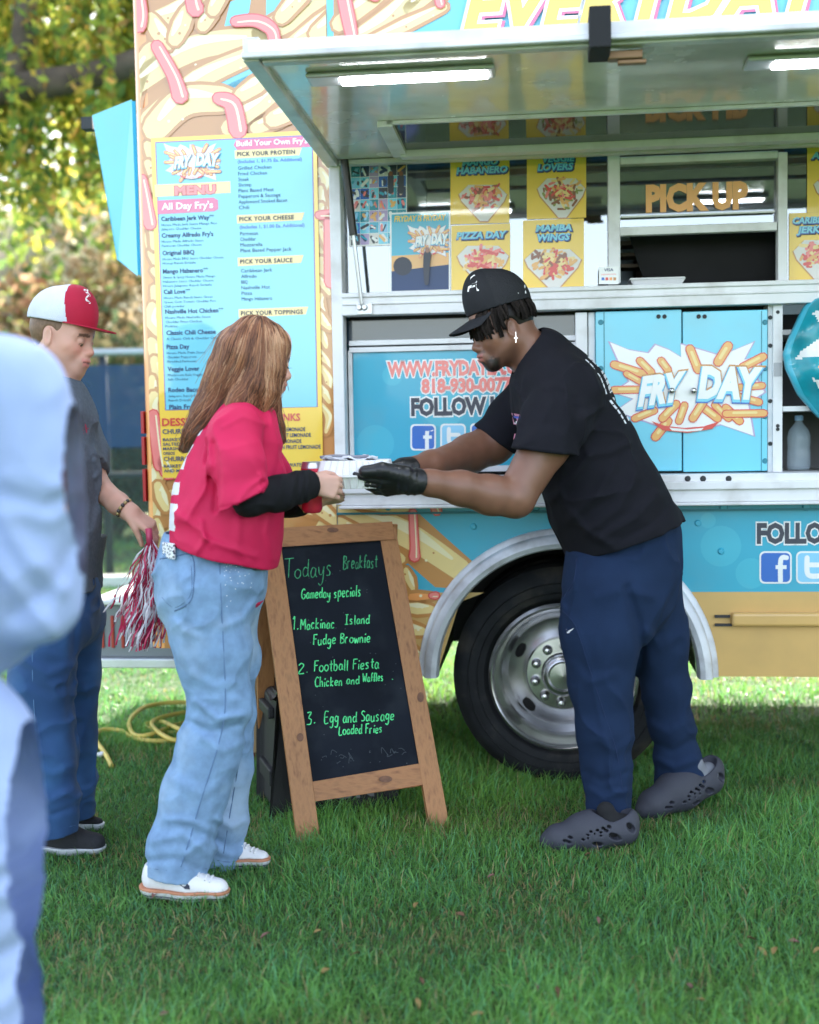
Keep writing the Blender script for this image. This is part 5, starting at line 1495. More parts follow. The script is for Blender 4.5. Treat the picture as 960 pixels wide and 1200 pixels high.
def eyes(T, sc, root, iris):
    for s in (-1, 1):
        c = A3((.0785, s*.031, -.0115))*sc@T[0].T + T[1]
        mb = MB(); mb.sphere(c, .0125*sc, 16, 12, 0)
        g = A3((.0850, s*.0315, -.0168))*sc@T[0].T + T[1]; mb.sphere(g, .0066*sc, 12, 8, 1)
        keep_parent(mb.build('eye', [mat('eye_white', (.72,.70,.68), rough=.15), mat('iris_' + iris, {'brown':(.05,.025,.012),'hazel':(.10,.08,.05)}[iris], rough=.1)], smooth=True), root)

# ---- hand: T frame x along the hand, z out of its back, y towards the thumb side (ts = +1/-1)
def hand_sdf(v, T, curls, spread=.10, ts=1, sc=1.0, thumb=(.6, .5), fat=1.0, k=.012, bend1=None):
    S = lambda p: A3(p)*sc
    g = lambda a, b, ra, rb, kk: v.seg(S(a), S(b), ra*sc*fat, rb*sc*fat, kk*sc, 1.0, 'add', T)
    ys = [.030, .010, -.010, -.029]; ln = [(.042,.025,.020), (.046,.029,.021), (.043,.027,.021), (.034,.020,.019)]; xs = [.088,.092,.088,.080]
    g((-.02,0,0), (.012,0,0), .025, .026, .02)
    for i in range(4):
        y = ys[i]*ts
        g((.004, y*.62, 0), (xs[i], y, .001), .0145, .0115, k)
        p = A3((xs[i], y, .0)); cu = curls[i]; an = 0.0; yaw = (1.2 - i*.8)*spread*ts
        for j, L in enumerate(ln[i]):
            an += (cu*(1.05, 1.25, .75)[j]) if bend1 is None or j else bend1
            d = A3((math.cos(an)*math.cos(yaw), math.cos(an)*math.sin(yaw), -math.sin(an))); q = p + d*L
            g(p, q, (.0098, .0088, .0080)[j], (.0088, .0080, .0066)[j], .003); p = q
    p = A3((.022, .026*ts, -.004)); a, b = thumb
    for j, (L, r0, r1) in enumerate(((.040,.0155,.0115), (.032,.0112,.0098), (.026,.0098,.0076))):
        yy = math.cos(b*(1 + .35*j)); 
        d = A3((math.cos(a - .35*j*.6)*1.0, math.sin(a - .45*j)*ts*yy, -math.sin(b)*(.6 + .5*j))); d /= np.linalg.norm(d); q = p + d*L
        g(p, q, r0, r1, .008 if j == 0 else .003); p = q

def bbox(pts, pad=.08):
    P = np.array([np.array(at(p[0], p[1], p[2])) for p in pts]); return P.min(0) - pad, P.max(0) + pad
def px3(x, y, Y): return np.array(at(x, y, Y))
def person(label, x, y, Y):
    g = at(x, y, Y); return thing('person', label, 'person', (g.x, g.y, 0))
def tube_strands(name, paths, r0, r1, m, cols, root, seg=4):
    """many tapered strands, one mesh; paths (n, k, 3)"""
    P = np.asarray(paths, float); n, k, _ = P.shape
    t = np.gradient(P, axis=1); t /= np.maximum(np.linalg.norm(t, axis=2), 1e-9)[..., None]
    up = np.tile(np.array([.3, -.9, .2]), (n, k, 1)); a = np.cross(t, up); a /= np.maximum(np.linalg.norm(a, axis=2), 1e-9)[..., None]; b = np.cross(a, t)
    w = np.linspace(0, 1, k); prof = (r0 + (r1 - r0)*w)[None, :, None]*(np.clip(w*8 + .35, 0, 1))[None, :, None]
    V = np.stack([P + (a*math.cos(q) + b*math.sin(q))*prof for q in [2*math.pi*i/seg for i in range(seg)]], 2)
    base = (np.arange(n)*k*seg)[:, None, None, None] + (np.arange(k-1)*seg)[None, :, None, None]
    i0 = np.arange(seg)[None, None, :, None]; i1 = (np.arange(seg) + 1) % seg; i1 = i1[None, None, :, None]
    Q = np.concatenate([base + i0, base + i1, base + seg + i1, base + seg + i0], 3).reshape(-1, 4)
    o = npmesh(name, V.reshape(-1, 3), Q, m, None, True, np.repeat(np.asarray(cols), k*seg, 0))
    return keep_parent(o, root) if root is not None else o
# ---- shoe: x toe, z up, heel at 0
def shoe_T(heel, toe, up=(0, 0, 1)):
    d = A3(toe) - A3(heel); return (frame(d, up), A3(heel)), float(np.linalg.norm(d))
# ================================================================ PEOPLE
def fabric(nm, c, **k):
    d = dict(rough=.85, var=.07, vscale=12, bump=.25, bscale=700, sheen=.0, spec=.2); d.update(k); return mat(nm, c, **d)
skin_m = mat('skin', (.5, .3, .22), rough=.48, vcol='Col', sss=.12, bump=.08, bscale=350, spec=.4)
skin_d = mat('skin_deep', (.1, .05, .03), rough=.42, vcol='Col', sss=.05, bump=.08, bscale=350, spec=.5)
hair_m = mat('hair', (.2, .1, .05), rough=.48, vcol='Col', spec=.3)
denim_bump = dict(bump=.35, bscale=420)

# ---------------------------------------------------------------- woman in the crimson jersey
WY = 3.66
wr = person('person in a crimson football jersey and light jeans taking a white food box', 240, 900, WY)
HT = (frame((.90, .36, -.20), (.16, .05, 1)), px3(301, 419, WY))
v = Vol(*bbox([(190,360,WY-.35),(400,700,WY+.35)], .03), .0036)
head_sdf(v, HT, .96, ear=False, fem=True)
v.chain([(291,452,WY,17),(284,492,WY,20)], .03)
v.chain([(284,500,WY-.13,20),(284,500,WY+.13,20)], .04)
v.chain([(283,505,WY,38),(272,560,WY,46),(258,640,WY,46)], .04, 1.25)
RW = (371, 570, WY-.05)       # right wrist (near)
v.chain([(278,508,WY-.17,18),(290,585,WY-.22,15),(350,573,WY-.12,11.5),(364,568,WY-.08,9.5)], .02)
v.chain([(290,508,WY+.17,18),(318,590,WY+.20,14),(352,590,WY+.12,10),(372,585,WY+.05,9.5)], .02)
# near hand cups the end of the box, far hand is under it
wp = px3(363, 567, WY-.075)
HTn = (frame((.90, .30, -.16), (.22, -.93, .12)), wp)
hand_sdf(v, HTn, [.50,.55,.60,.66], .05, 1, .88, (.55, .55))
wp2 = px3(366, 588, WY+.06)
HTf = (frame((.98, -.08, .13), (.10, -.25, -.96)), wp2)
hand_sdf(v, HTf, [.12,.10,.12,.16], .10, -1, .90, (.5, .15))
wcol = head_cols(HT, .96, (.62,.36,.28), (.58,.20,.18), (.16,.09,.06), noise=.05, blush=(.66,.28,.22))
solid(v, 'body', skin_m, wr, wcol, 1)
eyes(HT, .96, wr, 'hazel')
for s in (-1, 1):
    pth = []
    for q in range(9):
        a0 = A3((.086, s*(.022 + .0024*q), -.011))*.96; a1 = A3((.102, s*(.022 + .0034*q), -.013))*.96
        pth.append([a0@HT[0].T + HT[1], ((a0 + a1)/2 + A3((0,0,-.003)))@HT[0].T + HT[1], a1@HT[0].T + HT[1]])
    tube_strands('eyelash', pth, .0009, .0003, hair_m, np.tile([.015,.01,.01], (len(pth), 1)), wr)

# jersey
jm = [fabric('jersey_crimson', (.60, .018, .085), rough=.6, var=.05, bscale=500), fabric('jersey_white', (.74,.74,.78), rough=.6)]
v = Vol(*bbox([(180,440,WY-.42),(350,690,WY+.42)], .03), .0042)
v.chain([(290,486,WY,22),(286,512,WY,42),(275,556,WY,54),(266,596,WY,62),(261,636,WY,63),(262,668,WY,60)], .05, 1.28)
v.chain([(282,503,WY-.15,25),(284,503,WY+.15,25)], .05)
v.seg(px3(292,440,WY), px3(290,482,WY), .07, .058, .01, 1.0, 'sub')
p0 = px3(252,602,WY-.25); 
hemA, hemB = px3(192,628,WY), px3(322,664,WY)
v.cut(hemA, np.cross(hemB - hemA, A3((0,1,0)))*(1 if np.cross(hemB - hemA, A3((0,1,0)))[2] < 0 else -1), .010, .04, (px3(150,590,WY-.16)*[1,0,1] + [0,WY-.4,-.3], px3(360,560,WY)*[1,0,1] + [0,WY+.45,.05]))
for C_, a_, b_ in (([(274,508,WY-.165,29),(279,548,WY-.215,31),(283,592,WY-.235,30.5),(285,625,WY-.24,30)], (254,602), (312,574)), ([(292,508,WY+.165,28),(312,560,WY+.21,28),(324,596,WY+.22,26)], (292,606), (350,584))):
    w = v.like(); w.chain(C_, .03); q_ = C_[2][2]; e_ = px3(*b_, q_) - px3(*a_, q_); n_ = np.cross(e_, A3((0,1,0))); n_ = n_ if n_[2] < 0 else -n_
    w.cut(px3(*a_, q_), n_, .010, .03); v.blend(w, .02)
v.rough(.0045, (9,9,14), 3); v.ridge(.013, (13,13,8), 5)
v.folds([([(262,500),(285,488),(312,498)], .004, 3), ([(250,520),(256,560),(252,598)], -.006, 4), ([(308,560),(290,572),(278,590)], .005, 3), ([(306,556),(314,566),(306,574),(312,580)], .008, 3),
         ([(255,596),(285,590),(312,575)], -.003, 1.5), ([(236,612),(240,632),(232,645)], .008, 4), ([(240,630),(262,640),(300,652)], .006, 4), ([(280,610),(278,640),(290,660)], .005, 5), ([(205,600),(235,622),(248,640)], .005, 4),
         ([(318,590),(312,625),(320,655)], .005, 4), ([(330,530),(322,560),(330,590)], -.004, 4), ([(246,545),(225,585),(205,612)], .004, 5)], WY + .1)
def jmi(V, Q):
    C = V[Q].mean(1); X, Y_ = proj(C)
    m = np.zeros(len(Q), int); back = C[:, 0] < np.array(at(244,560,WY))[0]
    # white shoulder band and the number on the back
    ex = np.interp(Y_, [487,500,535,565,622], [236,232,211,203,197]); nb = (np.abs(C[:,1] - WY) < .17) & (np.abs(C[:,1] - WY) > .016) & (X < ex + 8)
    m[nb & (((Y_ > 487) & (Y_ < 511)) | ((Y_ > 521) & (Y_ < 550)) | ((Y_ > 565) & (Y_ < 622) & ~((Y_ > 580) & (Y_ < 590))))] = 1
    return m
    m[(C[:,1] > WY-.30) & (C[:,1] < WY+.05) & (((X - (262 - (Y_-480)*.62)) < 2.5) & (Y_ > 478) & (Y_ < 528) & (X - (262 - (Y_-480)*.62) > -5.5))] = 1
    bx = np.array(at(238,560,WY))[0]
    zc = at(240,585,WY).z
    z = C[:,2] - zc; y = C[:,1] - WY
    on = (C[:,0] < bx - .0) & (z < .10) & (z > -.125)
    def digit(y0): 
        dy = y - y0; R1 = (np.abs(dy) < .062) & on
        return R1 & ~((np.abs(dy) < .028) & (((z > .02) & (z < .07)) | ((z < -.02) & (z > -.09)))) 
    m[digit(.0) | digit(.15)] = 1
    return m
solid(v, 'jersey', jm, wr, None, 1, jmi)
# black under-sleeves
us = fabric('black_knit', (.010,.010,.012), rough=.9)
v = Vol(*bbox([(260,540,WY-.34),(380,620,WY+.34)], .04), .0034)
v.chain([(282,560,WY-.21,18),(293,584,WY-.22,20.5),(328,578,WY-.17,20),(350,571,WY-.12,17.5),(366,567,WY-.075,16.5)], .02)
v.cut(px3(364,567.5,WY-.08), (px3(366,567,WY-.075) - px3(350,571,WY-.12)), .007, .03)
v.folds([([(300,600),(310,575)], .005, 4), ([(322,598),(332,560)], .005, 4), ([(340,592),(347,555)], .0055, 3), ([(352,590),(356,553)], .006, 2.6), ([(360,588),(362,551)], .005, 2.4), ([(280,600),(300,590),(318,592)], .004, 3)])
v.rough(.002, (30,30,30), 2)
solid(v, 'undersleeve', us, wr)
v = Vol(*bbox([(290,540,WY-.02),(380,620,WY+.34)], .04), .0036)
v.chain([(312,570,WY+.2,18),(320,590,WY+.20,18),(350,592,WY+.12,14)], .02); v.rough(.003, (30,30,30), 9)
solid(v, 'undersleeve', us, wr)

# jeans
jn = mat('light_denim', (.20,.32,.50), rough=.85, var=.16, vscale=26, dirt=(.46,.57,.70), dscale=3.2, damt=.75, spec=.2, **denim_bump)
jl = mat('denim_stitch', (.10,.17,.30), rough=.9); jd = mat('denim_seam', (.13,.22,.38), rough=.9)
v = Vol(*bbox([(150,600,WY-.32),(330,1060,WY+.34)], .03), .0044)
v.chain([(250,640,WY,58),(249,668,WY,62.5),(246,700,WY+.01,58)], .05, 1.12)
v.chain([(240,700,WY-.075,53),(251,760,WY-.085,44),(258,828,WY-.09,35),(246,875,WY-.095,37),(228,930,WY-.095,38),(213,990,WY-.10,37),(204,1042,WY-.10,38)], .03)
v.chain([(256,700,WY+.10,46),(268,770,WY+.12,34),(273,830,WY+.13,26),(271,900,WY+.14,24.5),(267,960,WY+.15,23),(263,1020,WY+.15,23)], .03)
v.rough(.005, (8,8,7), 7); v.ridge(.013, (10,10,14), 8); v.rough(.0022, (30,30,20), 6)
v.folds([([(228,822),(255,842),(285,838)], .010, 5), ([(222,845),(245,858),(280,850)], -.007, 5), ([(240,866),(262,880),(290,868)], .008, 6), ([(300,705),(285,725),(262,735)], .007, 5), ([(225,790),(250,805),(275,800)], .006, 6),
         ([(180,985),(215,978),(245,1000)], .010, 6), ([(195,960),(222,962),(250,975)], .008, 5), ([(172,1010),(205,1006),(240,1022)], -.007, 5), ([(220,1000),(240,985),(256,995)], .010, 5), ([(205,915),(235,930),(262,918)], .006, 8),
         ([(255,960),(272,970),(288,962)], .009, 5), ([(252,985),(270,992),(286,985)], -.006, 5), ([(258,1000),(275,1003),(285,998)], .006, 4), ([(230,745),(215,740),(205,728)], .006, 5), ([(255,880),(250,940),(238,1000)], .004, 5)], WY + .22)
v.cut(px3(211,1024,WY-.1), px3(216,1075,WY-.1) - px3(216,1036,WY-.1) + A3((-.012,0,0)), .012, .03, (px3(140,1080,WY-.3)*[1,0,1] + [0,WY-.4,-.2], px3(330,980,WY)*[1,0,1] + [0,WY+.035,0]))
v.cut(px3(270,1014,WY+.15), px3(270,1050,WY+.15) - px3(270,1014,WY+.15) + A3((.006,0,0)), .012, .03, (px3(220,1080,WY+.2)*[1,0,1] + [0,WY+.036,-.2], px3(330,965,WY)*[1,0,1] + [0,WY+.5,0]))
v.cut(px3(250,622,WY), (0,0,1), .006, .02)
solid(v, 'jeans', jn, wr, None, 1)
def onvol(v_, x, y, Y0, Y1, lift=.001):
    """first surface point along the sight line through a pixel, lifted a little: used to lay seams on cloth"""
    Ys = np.linspace(Y0, Y1, 240); P = np.array([at(x, y, q) for q in Ys]); d = v_.sample(P); i = np.nonzero(d < 0)[0]
    if not len(i): return None
    p = P[i[0]]; return p + v_.grad(p[None])[0]*lift
def seam(v_, pts, Y0, Y1, r, name, m, root, n=4, lift=.0006):
    C = smooth_open([Vector((p[0], p[1])) for p in pts], n) if len(pts) > 2 else [Vector(pts[0]).lerp(Vector(pts[1]), i/12) for i in range(13)]
    P = [onvol(v_, c.x, c.y, Y0, Y1, lift) for c in C]; P = [Vector(p) for p in P if p is not None]
    if len(P) < 2: return
    mb = MB(); mb.tube(P, r, 5); return keep_parent(mb.build(name, m, smooth=True), root)
vj = v
seam(v, [(257,650),(259,700),(262,760),(264,830),(254,880),(238,930),(222,985),(212,1016)], WY-.4, WY, .0022, 'side_seam', jd, wr)
seam(v, [(188,655),(206,652),(226,652),(227,690),(222,706),(205,716)], WY-.4, WY+.2, .0024, 'pocket', jl, wr)
seam(v, [(224,655),(225,690),(219,703),(204,712),(190,700)], WY-.4, WY+.2, .001, 'pocket', jl, wr)
seam(v, [(257,652),(275,662),(300,668)], WY-.4, WY+.1, .0016, 'front_pocket', jl, wr)
seam(v, [(288,830),(282,880),(272,940),(262,1000)], WY-.1, WY+.4, .0018, 'side_seam', jl, wr)
for q in ([(170,1017),(205,1020),(250,1017)], [(255,1008),(270,1010),(287,1006)]): seam(v, q, WY-.4, WY+.4, .0012, 'hem_stitch', jl, wr)
mb = MB(); r = random.Random(4)
for k in range(46):
    x, y = 262 + abs(r.gauss(0, 16)), 655 + abs(r.gauss(0, 22)); p = onvol(v, x, y, WY-.4, WY+.3, .0012)
    if p is not None: mb.sphere(p, .0016, 5, 4)
keep_parent(mb.build('rhinestones', mat('rhinestone', (.85,.88,.92), rough=.1)), wr)

# hair: a soft mass under several hundred combed strands
v = Vol(*bbox([(185,355,WY-.2),(360,565,WY+.2)], .02), .0034)
v.chain([(300,405,WY,34.5),(290,418,WY,36),(276,445,WY,33),(262,470,WY,28),(246,490,WY-.02,21),(230,509,WY-.03,14),(217,525,WY-.03,7)], .03, .92)
v.chain([(312,408,WY-.02,27),(309,435,WY-.035,24),(308,458,WY-.05,18),(302,476,WY-.06,12)], .02)
v.chain([(316,440,WY+.05,15),(318,470,WY+.06,10),(326,500,WY+.05,6.5),(329,515,WY+.05,5)], .015)
v.chain([(296,452,WY-.07,17),(284,472,WY-.08,15),(268,492,WY-.085,11)], .02)
v.ell(A3((.108,0,-.014)), A3((.062,.066,.082)), .008, 'sub', HT)
v.rough(.004, (38,38,12), 6)
hv = v
hb = np.array([(.085,.040,.022)])
solid(v, 'hair', hair_m, wr, lambda V: np.tile(hb, (len(V), 1))*(.7 + .6*vn(V*np.array([90,90,18]), 3)[:, None]), 1)
V0, _ = v.mesh()
top = at(300, 372, WY).z; 
paths, cols = [], []
cand = V0[nrng.permutation(len(V0))[:9000]]
X, Y_ = proj(cand)
keepm = ((Y_ < 470) & (nrng.random(len(cand)) < .24)) | ((Y_ < 415) & (nrng.random(len(cand)) < .40))
p = cand[keepm][:2100]; X, Y_ = proj(p); n = len(p)
G = v.grad(p); pos = [p + G*.0015]; ph = nrng.uniform(0, 6.3, n); frontness = np.clip((X - 288)/26, 0, 1)
K = 18; step = nrng.uniform(.005, .0115, n)[:, None]
d = None
for k in range(K):
    q = pos[-1]; Xq, Yq = proj(q)
    bk = np.clip((Yq - 395)/60, 0, 1)*(1 - frontness)
    crown = np.clip((398 - Yq)/25, 0, 1)
    t = np.stack([-.20*(1-frontness) - .62*bk + .25*frontness*np.clip((Yq-460)/30,0,1) - .1*crown, -.05*np.ones(n) + .10*np.sin(k*.55 + ph) , -np.ones(n)], 1)
    t[:, 0] += .46*np.sin(k*.62 + ph*.35 + q[:,0]*25)*np.clip((Yq - 420)/40, 0, 1)
    g = v.grad(q); t -= (t*g).sum(1)[:, None]*g; t /= np.maximum(np.linalg.norm(t, axis=1), 1e-6)[:, None]
    d = t if d is None else d*.45 + t*.55
    q = q + d*step; dv = v.sample(q); q = q - v.grad(q)*np.clip(dv - .0012, -.006, .006)[:, None]
    pos.append(q)
P = np.stack(pos, 1)
hc = np.array([(.235,.095,.045),(.155,.060,.030),(.36,.165,.080),(.075,.030,.017),(.50,.29,.165)]); strip = vn(p*np.array([60,60,14.]), 12); ci_ = np.clip((strip*5.2 + nrng.normal(0,.75,n)), 0, 4.99).astype(int); ci_ = np.array([3,1,0,2,4])[ci_]
tube_strands('hair_strands', P, .0019, .0007, hair_m, hc[ci_]*nrng.uniform(.8, 1.2, n)[:, None], wr)
Pf = P[::24].copy(); ff = np.linspace(0, 1, K + 1)[None, :, None]
Pf += v.grad(Pf.reshape(-1, 3)).reshape(Pf.shape)*(.003 + .012*nrng.random((len(Pf), 1, 1)))*ff**1.2 + nrng.normal(0, .010, (len(Pf), 1, 3))*ff**2
tube_strands('stray_hairs', Pf, .0008, .0004, hair_m, hc[nrng.choice([0,2,4], len(Pf))], wr)
# stray wisp by the mouth
mb = MB(); mb.tube(smooth_open([px3(334,440,WY-.04), px3(337,450,WY-.045), px3(338.5,458,WY-.045)], 4), [.0007]*9, 4)
o = mb.build('hair_wisp', hair_m, smooth=True); keep_parent(o, wr)
ca = o.data.color_attributes.new('Col', 'FLOAT_COLOR', 'POINT'); ca.data.foreach_set('color', [.1,.05,.03,1]*len(o.data.vertices))

# shoes
def sneaker(heel, toe, root, mats, sole_h=.034, up=(0,0,1), stripes=True, hgt=.085, sc=1.0):
    T, L = shoe_T(heel, toe, up); k_ = L/.29
    S = lambda *q: A3(q)*k_
    lo = A3(heel) - .12; hi = A3(toe) + .14; lo = np.minimum(lo, A3(toe) - .12); hi = np.maximum(hi, A3(heel) + .14)
    v = Vol(lo, hi, .0028)
    v.seg(S(.045,0,.058), S(.15,0,.05), .040*k_, .040*k_, .02, 1, 'add', T); v.seg(S(.15,0,.046), S(.245,.004,.036), .041*k_, .034*k_, .03, 1, 'add', T); v.seg(S(.05,0,.09), S(.10,0,.085), .037*k_, .034*k_, .02, 1, 'add', T)
    R, c = T; q0 = R@S(0,0,sole_h/k_) + c; v.cut(q0, -R[:, 2]); q0 = R@S(0,0,.105) + c; v.cut(q0, R[:, 2], .006, .04)
    keep_parent(solid(v, 'shoe_upper', mats[0], None), root)
    v2 = Vol(lo, hi, .0028)
    for a, b, ra, rb in (((.042,0,.04),(.15,0,.04),.046,.045), ((.15,0,.04),(.245,.004,.04),.046,.040)): v2.seg(S(*a), S(*b), ra*k_, rb*k_, .03, 1, 'add', T)
    v2.cut(R@S(0,0,sole_h/k_) + c, R[:, 2]); v2.cut(R@S(0,0,0) + c, -R[:, 2])
    def smi(V, Q):
        C = V[Q].mean(1); x, y, z = loc3(T, C[:,0], C[:,1], C[:,2]); m = np.zeros(len(Q), int)
        if stripes: m[(z > sole_h*.78)] = 1; m[(z > sole_h*.34) & (z < sole_h*.44)] = 2
        return m
    keep_parent(solid(v2, 'sole', mats[1:4] if stripes else [mats[1]], None, None, 0, smi), root)
    return T, k_, v
wsh = [mat('white_leather', (.74,.73,.74), rough=.5, bump=.1, bscale=200), mat('white_rubber', (.72,.72,.72), rough=.6, dirt=(.3,.33,.2), dscale=40, damt=.3), mat('tan_stripe', (.52,.22,.12), rough=.6), mat('navy_stripe', (.03,.04,.14), rough=.6)]
navy = mat('navy_suede', (.03,.035,.06), rough=.8); lace = mat('shoe_lace', (.78,.78,.78), rough=.9)
for hx, hy, tx, ty, Yh, dY in ((165,1042,271,1057,3.62,-.07), (240,1012,318,1018,3.93,-.05)):
    hp = gnd(hx, hy, .004) if hx > 200 else gnd(165, 1049, .016); tp_ = gnd(tx, ty, .004)
    T, k_, vv = sneaker(hp, tp_, wr, wsh)
    sgnY = 1 if T[0][1, 1] < 0 else -1
    mb = MB()
    sw = [(.085,.075),(.10,.072),(.128,.056),(.142,.055),(.140,.065),(.12,.082),(.10,.092)]
    side_ = -1
    Pts = []
    for a, b in sw:
        q = (A3((a + .030, -.06, b - .006))*k_)@T[0].T + T[1]; dirn = T[0][:, 1]*(1 if (T[0][:, 1][1] > 0) else -1)
        for t_ in np.linspace(0, .1, 80):
            w_ = q + dirn*t_
            if vv.sample(w_[None])[0] < .0012: break
        Pts.append(w_ - dirn*.0005)
    mb.prism(Pts, dirn*-.0012); keep_parent(mb.build('side_flash', navy), wr)
    mb = MB()
    for q in range(5):
        a = .150 + .019*q; zc_ = .092 - .0085*q
        L_ = []
        for y_ in (-.022, 0, .022):
            w_ = (A3((a + .004*(q % 2), y_, zc_ + .02))*k_)@T[0].T + T[1]
            for t_ in range(60):
                if vv.sample(w_[None])[0] < .002: break
                w_ = w_ - T[0][:, 2]*.001
            L_.append(w_)
        mb.tube(smooth_open(L_, 4), .0028, 6)
    keep_parent(mb.build('laces', lace, smooth=True), wr)

# phone in her back pocket
ph_ = px3(198, 643, WY-.02); pp = onvol(vj, 199, 645, WY-.4, WY+.2, .004)
pm = bpy.data.materials.new('spotted_case'); pm.use_nodes = True
vo = pm.node_tree.nodes.new('ShaderNodeTexVoronoi'); vo.inputs['Scale'].default_value = 130
tcn = pm.node_tree.nodes.new('ShaderNodeTexCoord'); cr = pm.node_tree.nodes.new('ShaderNodeValToRGB'); cr.color_ramp.interpolation = 'CONSTANT'
cr.color_ramp.elements[0].color = (.015,.02,.06,1); cr.color_ramp.elements[1].color = (.8,.8,.84,1); cr.color_ramp.elements[1].position = .42
pm.node_tree.links.new(tcn.outputs['Object'], vo.inputs['Vector']); pm.node_tree.links.new(vo.outputs['Distance'], cr.inputs[0]); pm.node_tree.links.new(cr.outputs[0], pm.node_tree.nodes['Principled BSDF'].inputs['Base Color'])
pp = pp if pp is not None else ph_
pt = thing('phone', 'phone in a black and white spotted case in the back pocket of the jeans', 'phone', pp)
mb = MB(); pr = Matrix.Rotation(-.95, 3, 'Z')
mb.box((-.036,-.005,-.026), (.036,.005,.020)); mb.v = [tuple(pr @ Vector(q)) for q in mb.v]
mb.build('phone_case', pm, pt, bevel=.004)
mb = MB(); mb.box((-.030,.0051,-.022), (.030,.0058,.016)); mb.v = [tuple(pr @ Vector(q)) for q in mb.v]; mb.build('screen', mat('screen_black', (.01,.01,.012), rough=.08), pt)

# ---------------------------------------------------------------- the food box and the red can
BY = WY + .10
bc = px3(418, 571, BY)
fb = thing('takeout_box', 'white ribbed foam takeout box passed from the gloved hands to the woman', 'food box', bc, -.03)
foam = mat('white_foam', (.80,.80,.80), rough=.6, bump=.1, bscale=300)
def clam(z0, z1, w0, w1, d0, d1, nm):
    mb = MB()
    def ring(w, d, z):
        out = []; n_ = 11
        for k in range(n_ + 1):
            for e_ in (0, 1): 
                x = -w/2 + .012 + (w - .024)*(k + (.22 if e_ == 0 else .78) - .5)/n_
                if abs(x) < w/2 - .01: out.append((x, -d/2 + (.004 if (e_ == 0) else .0), z)) 
        f = [(-w/2, -d/2 + .02, z), (-w/2 + .006, -d/2 + .006, z), (-w/2 + .02, -d/2, z)]
        rb = []
        for k in range(9):
            xc = -w/2 + .03 + (w - .06)*k/8
            for dx, dy in ((-.0085, 0), (-.0065, .0045), (.0065, .0045), (.0085, 0)): rb.append((xc + dx, -d/2 + dy, z))
        g = [(w/2 - .02, -d/2, z), (w/2 - .006, -d/2 + .006, z), (w/2, -d/2 + .02, z), (w/2, d/2 - .02, z), (w/2 - .02, d/2, z), (-w/2 + .02, d/2, z), (-w/2, d/2 - .02, z)]
        return f + rb + g
    A, B = ring(w0, d0, z0), ring(w1, d1, z1); n_ = len(A)
    mb.v = A + B; mb.f = [(i, (i+1) % n_, n_ + (i+1) % n_, n_ + i) for i in range(n_)] + [tuple(range(n_))[::-1], tuple(range(n_, 2*n_))]; mb.mi = [0]*len(mb.f)
    return mb.build(nm, foam, fb, bevel=.0012, bseg=1)
clam(0, .033, .205, .228, .20, .225, 'lower_half'); clam(.041, .083, .228, .205, .225, .20, 'lid')
mb = MB(); mb.box((-.120,-.118,.0335), (.120,.118,.0405)); mb.build('rim', foam, fb, bevel=.002)
nk = thing('napkin_packet', 'grey white wrapped cutlery and napkin lying on the lid of the foam box', 'napkin', bc + A3((-.02, 0, .084)), -.03)
mb = MB()
g = 12
for i in range(g + 1):
    for j in range(5):
        mb.v.append((-.08 + .165*i/g, -.06 + .028*j, .004 + .006*math.sin(i*1.3 + j) + .005*math.sin(i*.6 - j*2)))
mb.f = [(i*5+j, i*5+j+1, (i+1)*5+j+1, (i+1)*5+j) for i in range(g) for j in range(4)]; mb.mi = [0]*len(mb.f)
o = mb.build('napkin', mat('napkin_paper', (.62,.63,.68), rough=.5, var=.15, vscale=20), nk, smooth=True); sd = o.modifiers.new('thickness', 'SOLIDIFY'); sd.thickness = .002
mb = MB(); mb.tube(smooth_open([(-.085,-.05,.010),(-.04,-.045,.014),(.02,-.03,.010),(.06,-.035,.012)], 4), [.0045]*13, 6); mb.build('wrapped_fork', mat('fork_grey', (.22,.22,.26), rough=.35), nk, smooth=True)
cp = px3(366, 601, WY + .03); 
can = thing('drink_can', 'red drink can with a silver top held against the foam box', 'can', cp)
ch = (at(366, 541, WY+.03).z - cp[2]); cr_ = .031
mb = MB(); mb.lathe([(.022,0),(.027,.003),(cr_,.012),(cr_,ch-.02)], (0,0,0), 'z', 28); mb.build('can_body', mat('can_red', (.62,.03,.07), rough=.25, metal=.35, var=.2, vscale=22), can, smooth=True)
mb = MB(); mb.lathe([(cr_,ch-.0195),(.026,ch-.004),(.027,ch),(.024,ch-.001),(.023,ch-.005),(0,ch-.005)], (0,0,0), 'z', 28); mb.build('can_top', steel, can, smooth=True, angle=40)

# ---------------------------------------------------------------- server in black, leaning forward
MY = 4.12
mr_ = person('person in a black cap, black gloves and navy sweatpants handing over the food box', 735, 900, MY)
MH = (frame((-.93, -.16, -.27), (-.26, 0, .95)), px3(589, 385, MY-.03))
MS = 1.0
v = Vol(*bbox([(440,300,3.55),(830,700,4.6)], .03), .0042)
head_sdf(v, MH, MS, ear=True, jawk=1.15, lips=1.22)
v.chain([(606,400,MY-.02,26),(632,425,MY-.01,28),(648,452,MY,34)], .03)
v.chain([(654,464,MY,46),(683,530,MY,50),(712,590,MY,54),(735,640,MY,54)], .04, 1.25)
v.chain([(664,462,MY-.17,30),(640,520,MY-.235,27.5),(604,583,MY-.28,23)], .03); v.chain([(604,584,MY-.28,22.5),(575,580,MY-.31,23),(540,572,MY-.36,20),(505,566,MY-.41,15),(486,563,MY-.44,14)], .02)
v.chain([(632,470,MY+.17,28),(578,520,MY+.20,23),(550,532,MY+.15,21.5),(505,545,MY-.03,15.5),(478,549,MY-.13,13)], .03)
mcol = head_cols(MH, MS, (.205,.095,.060), (.34,.125,.105), (.012,.008,.007), beard=(.010,.007,.006), noise=.10)
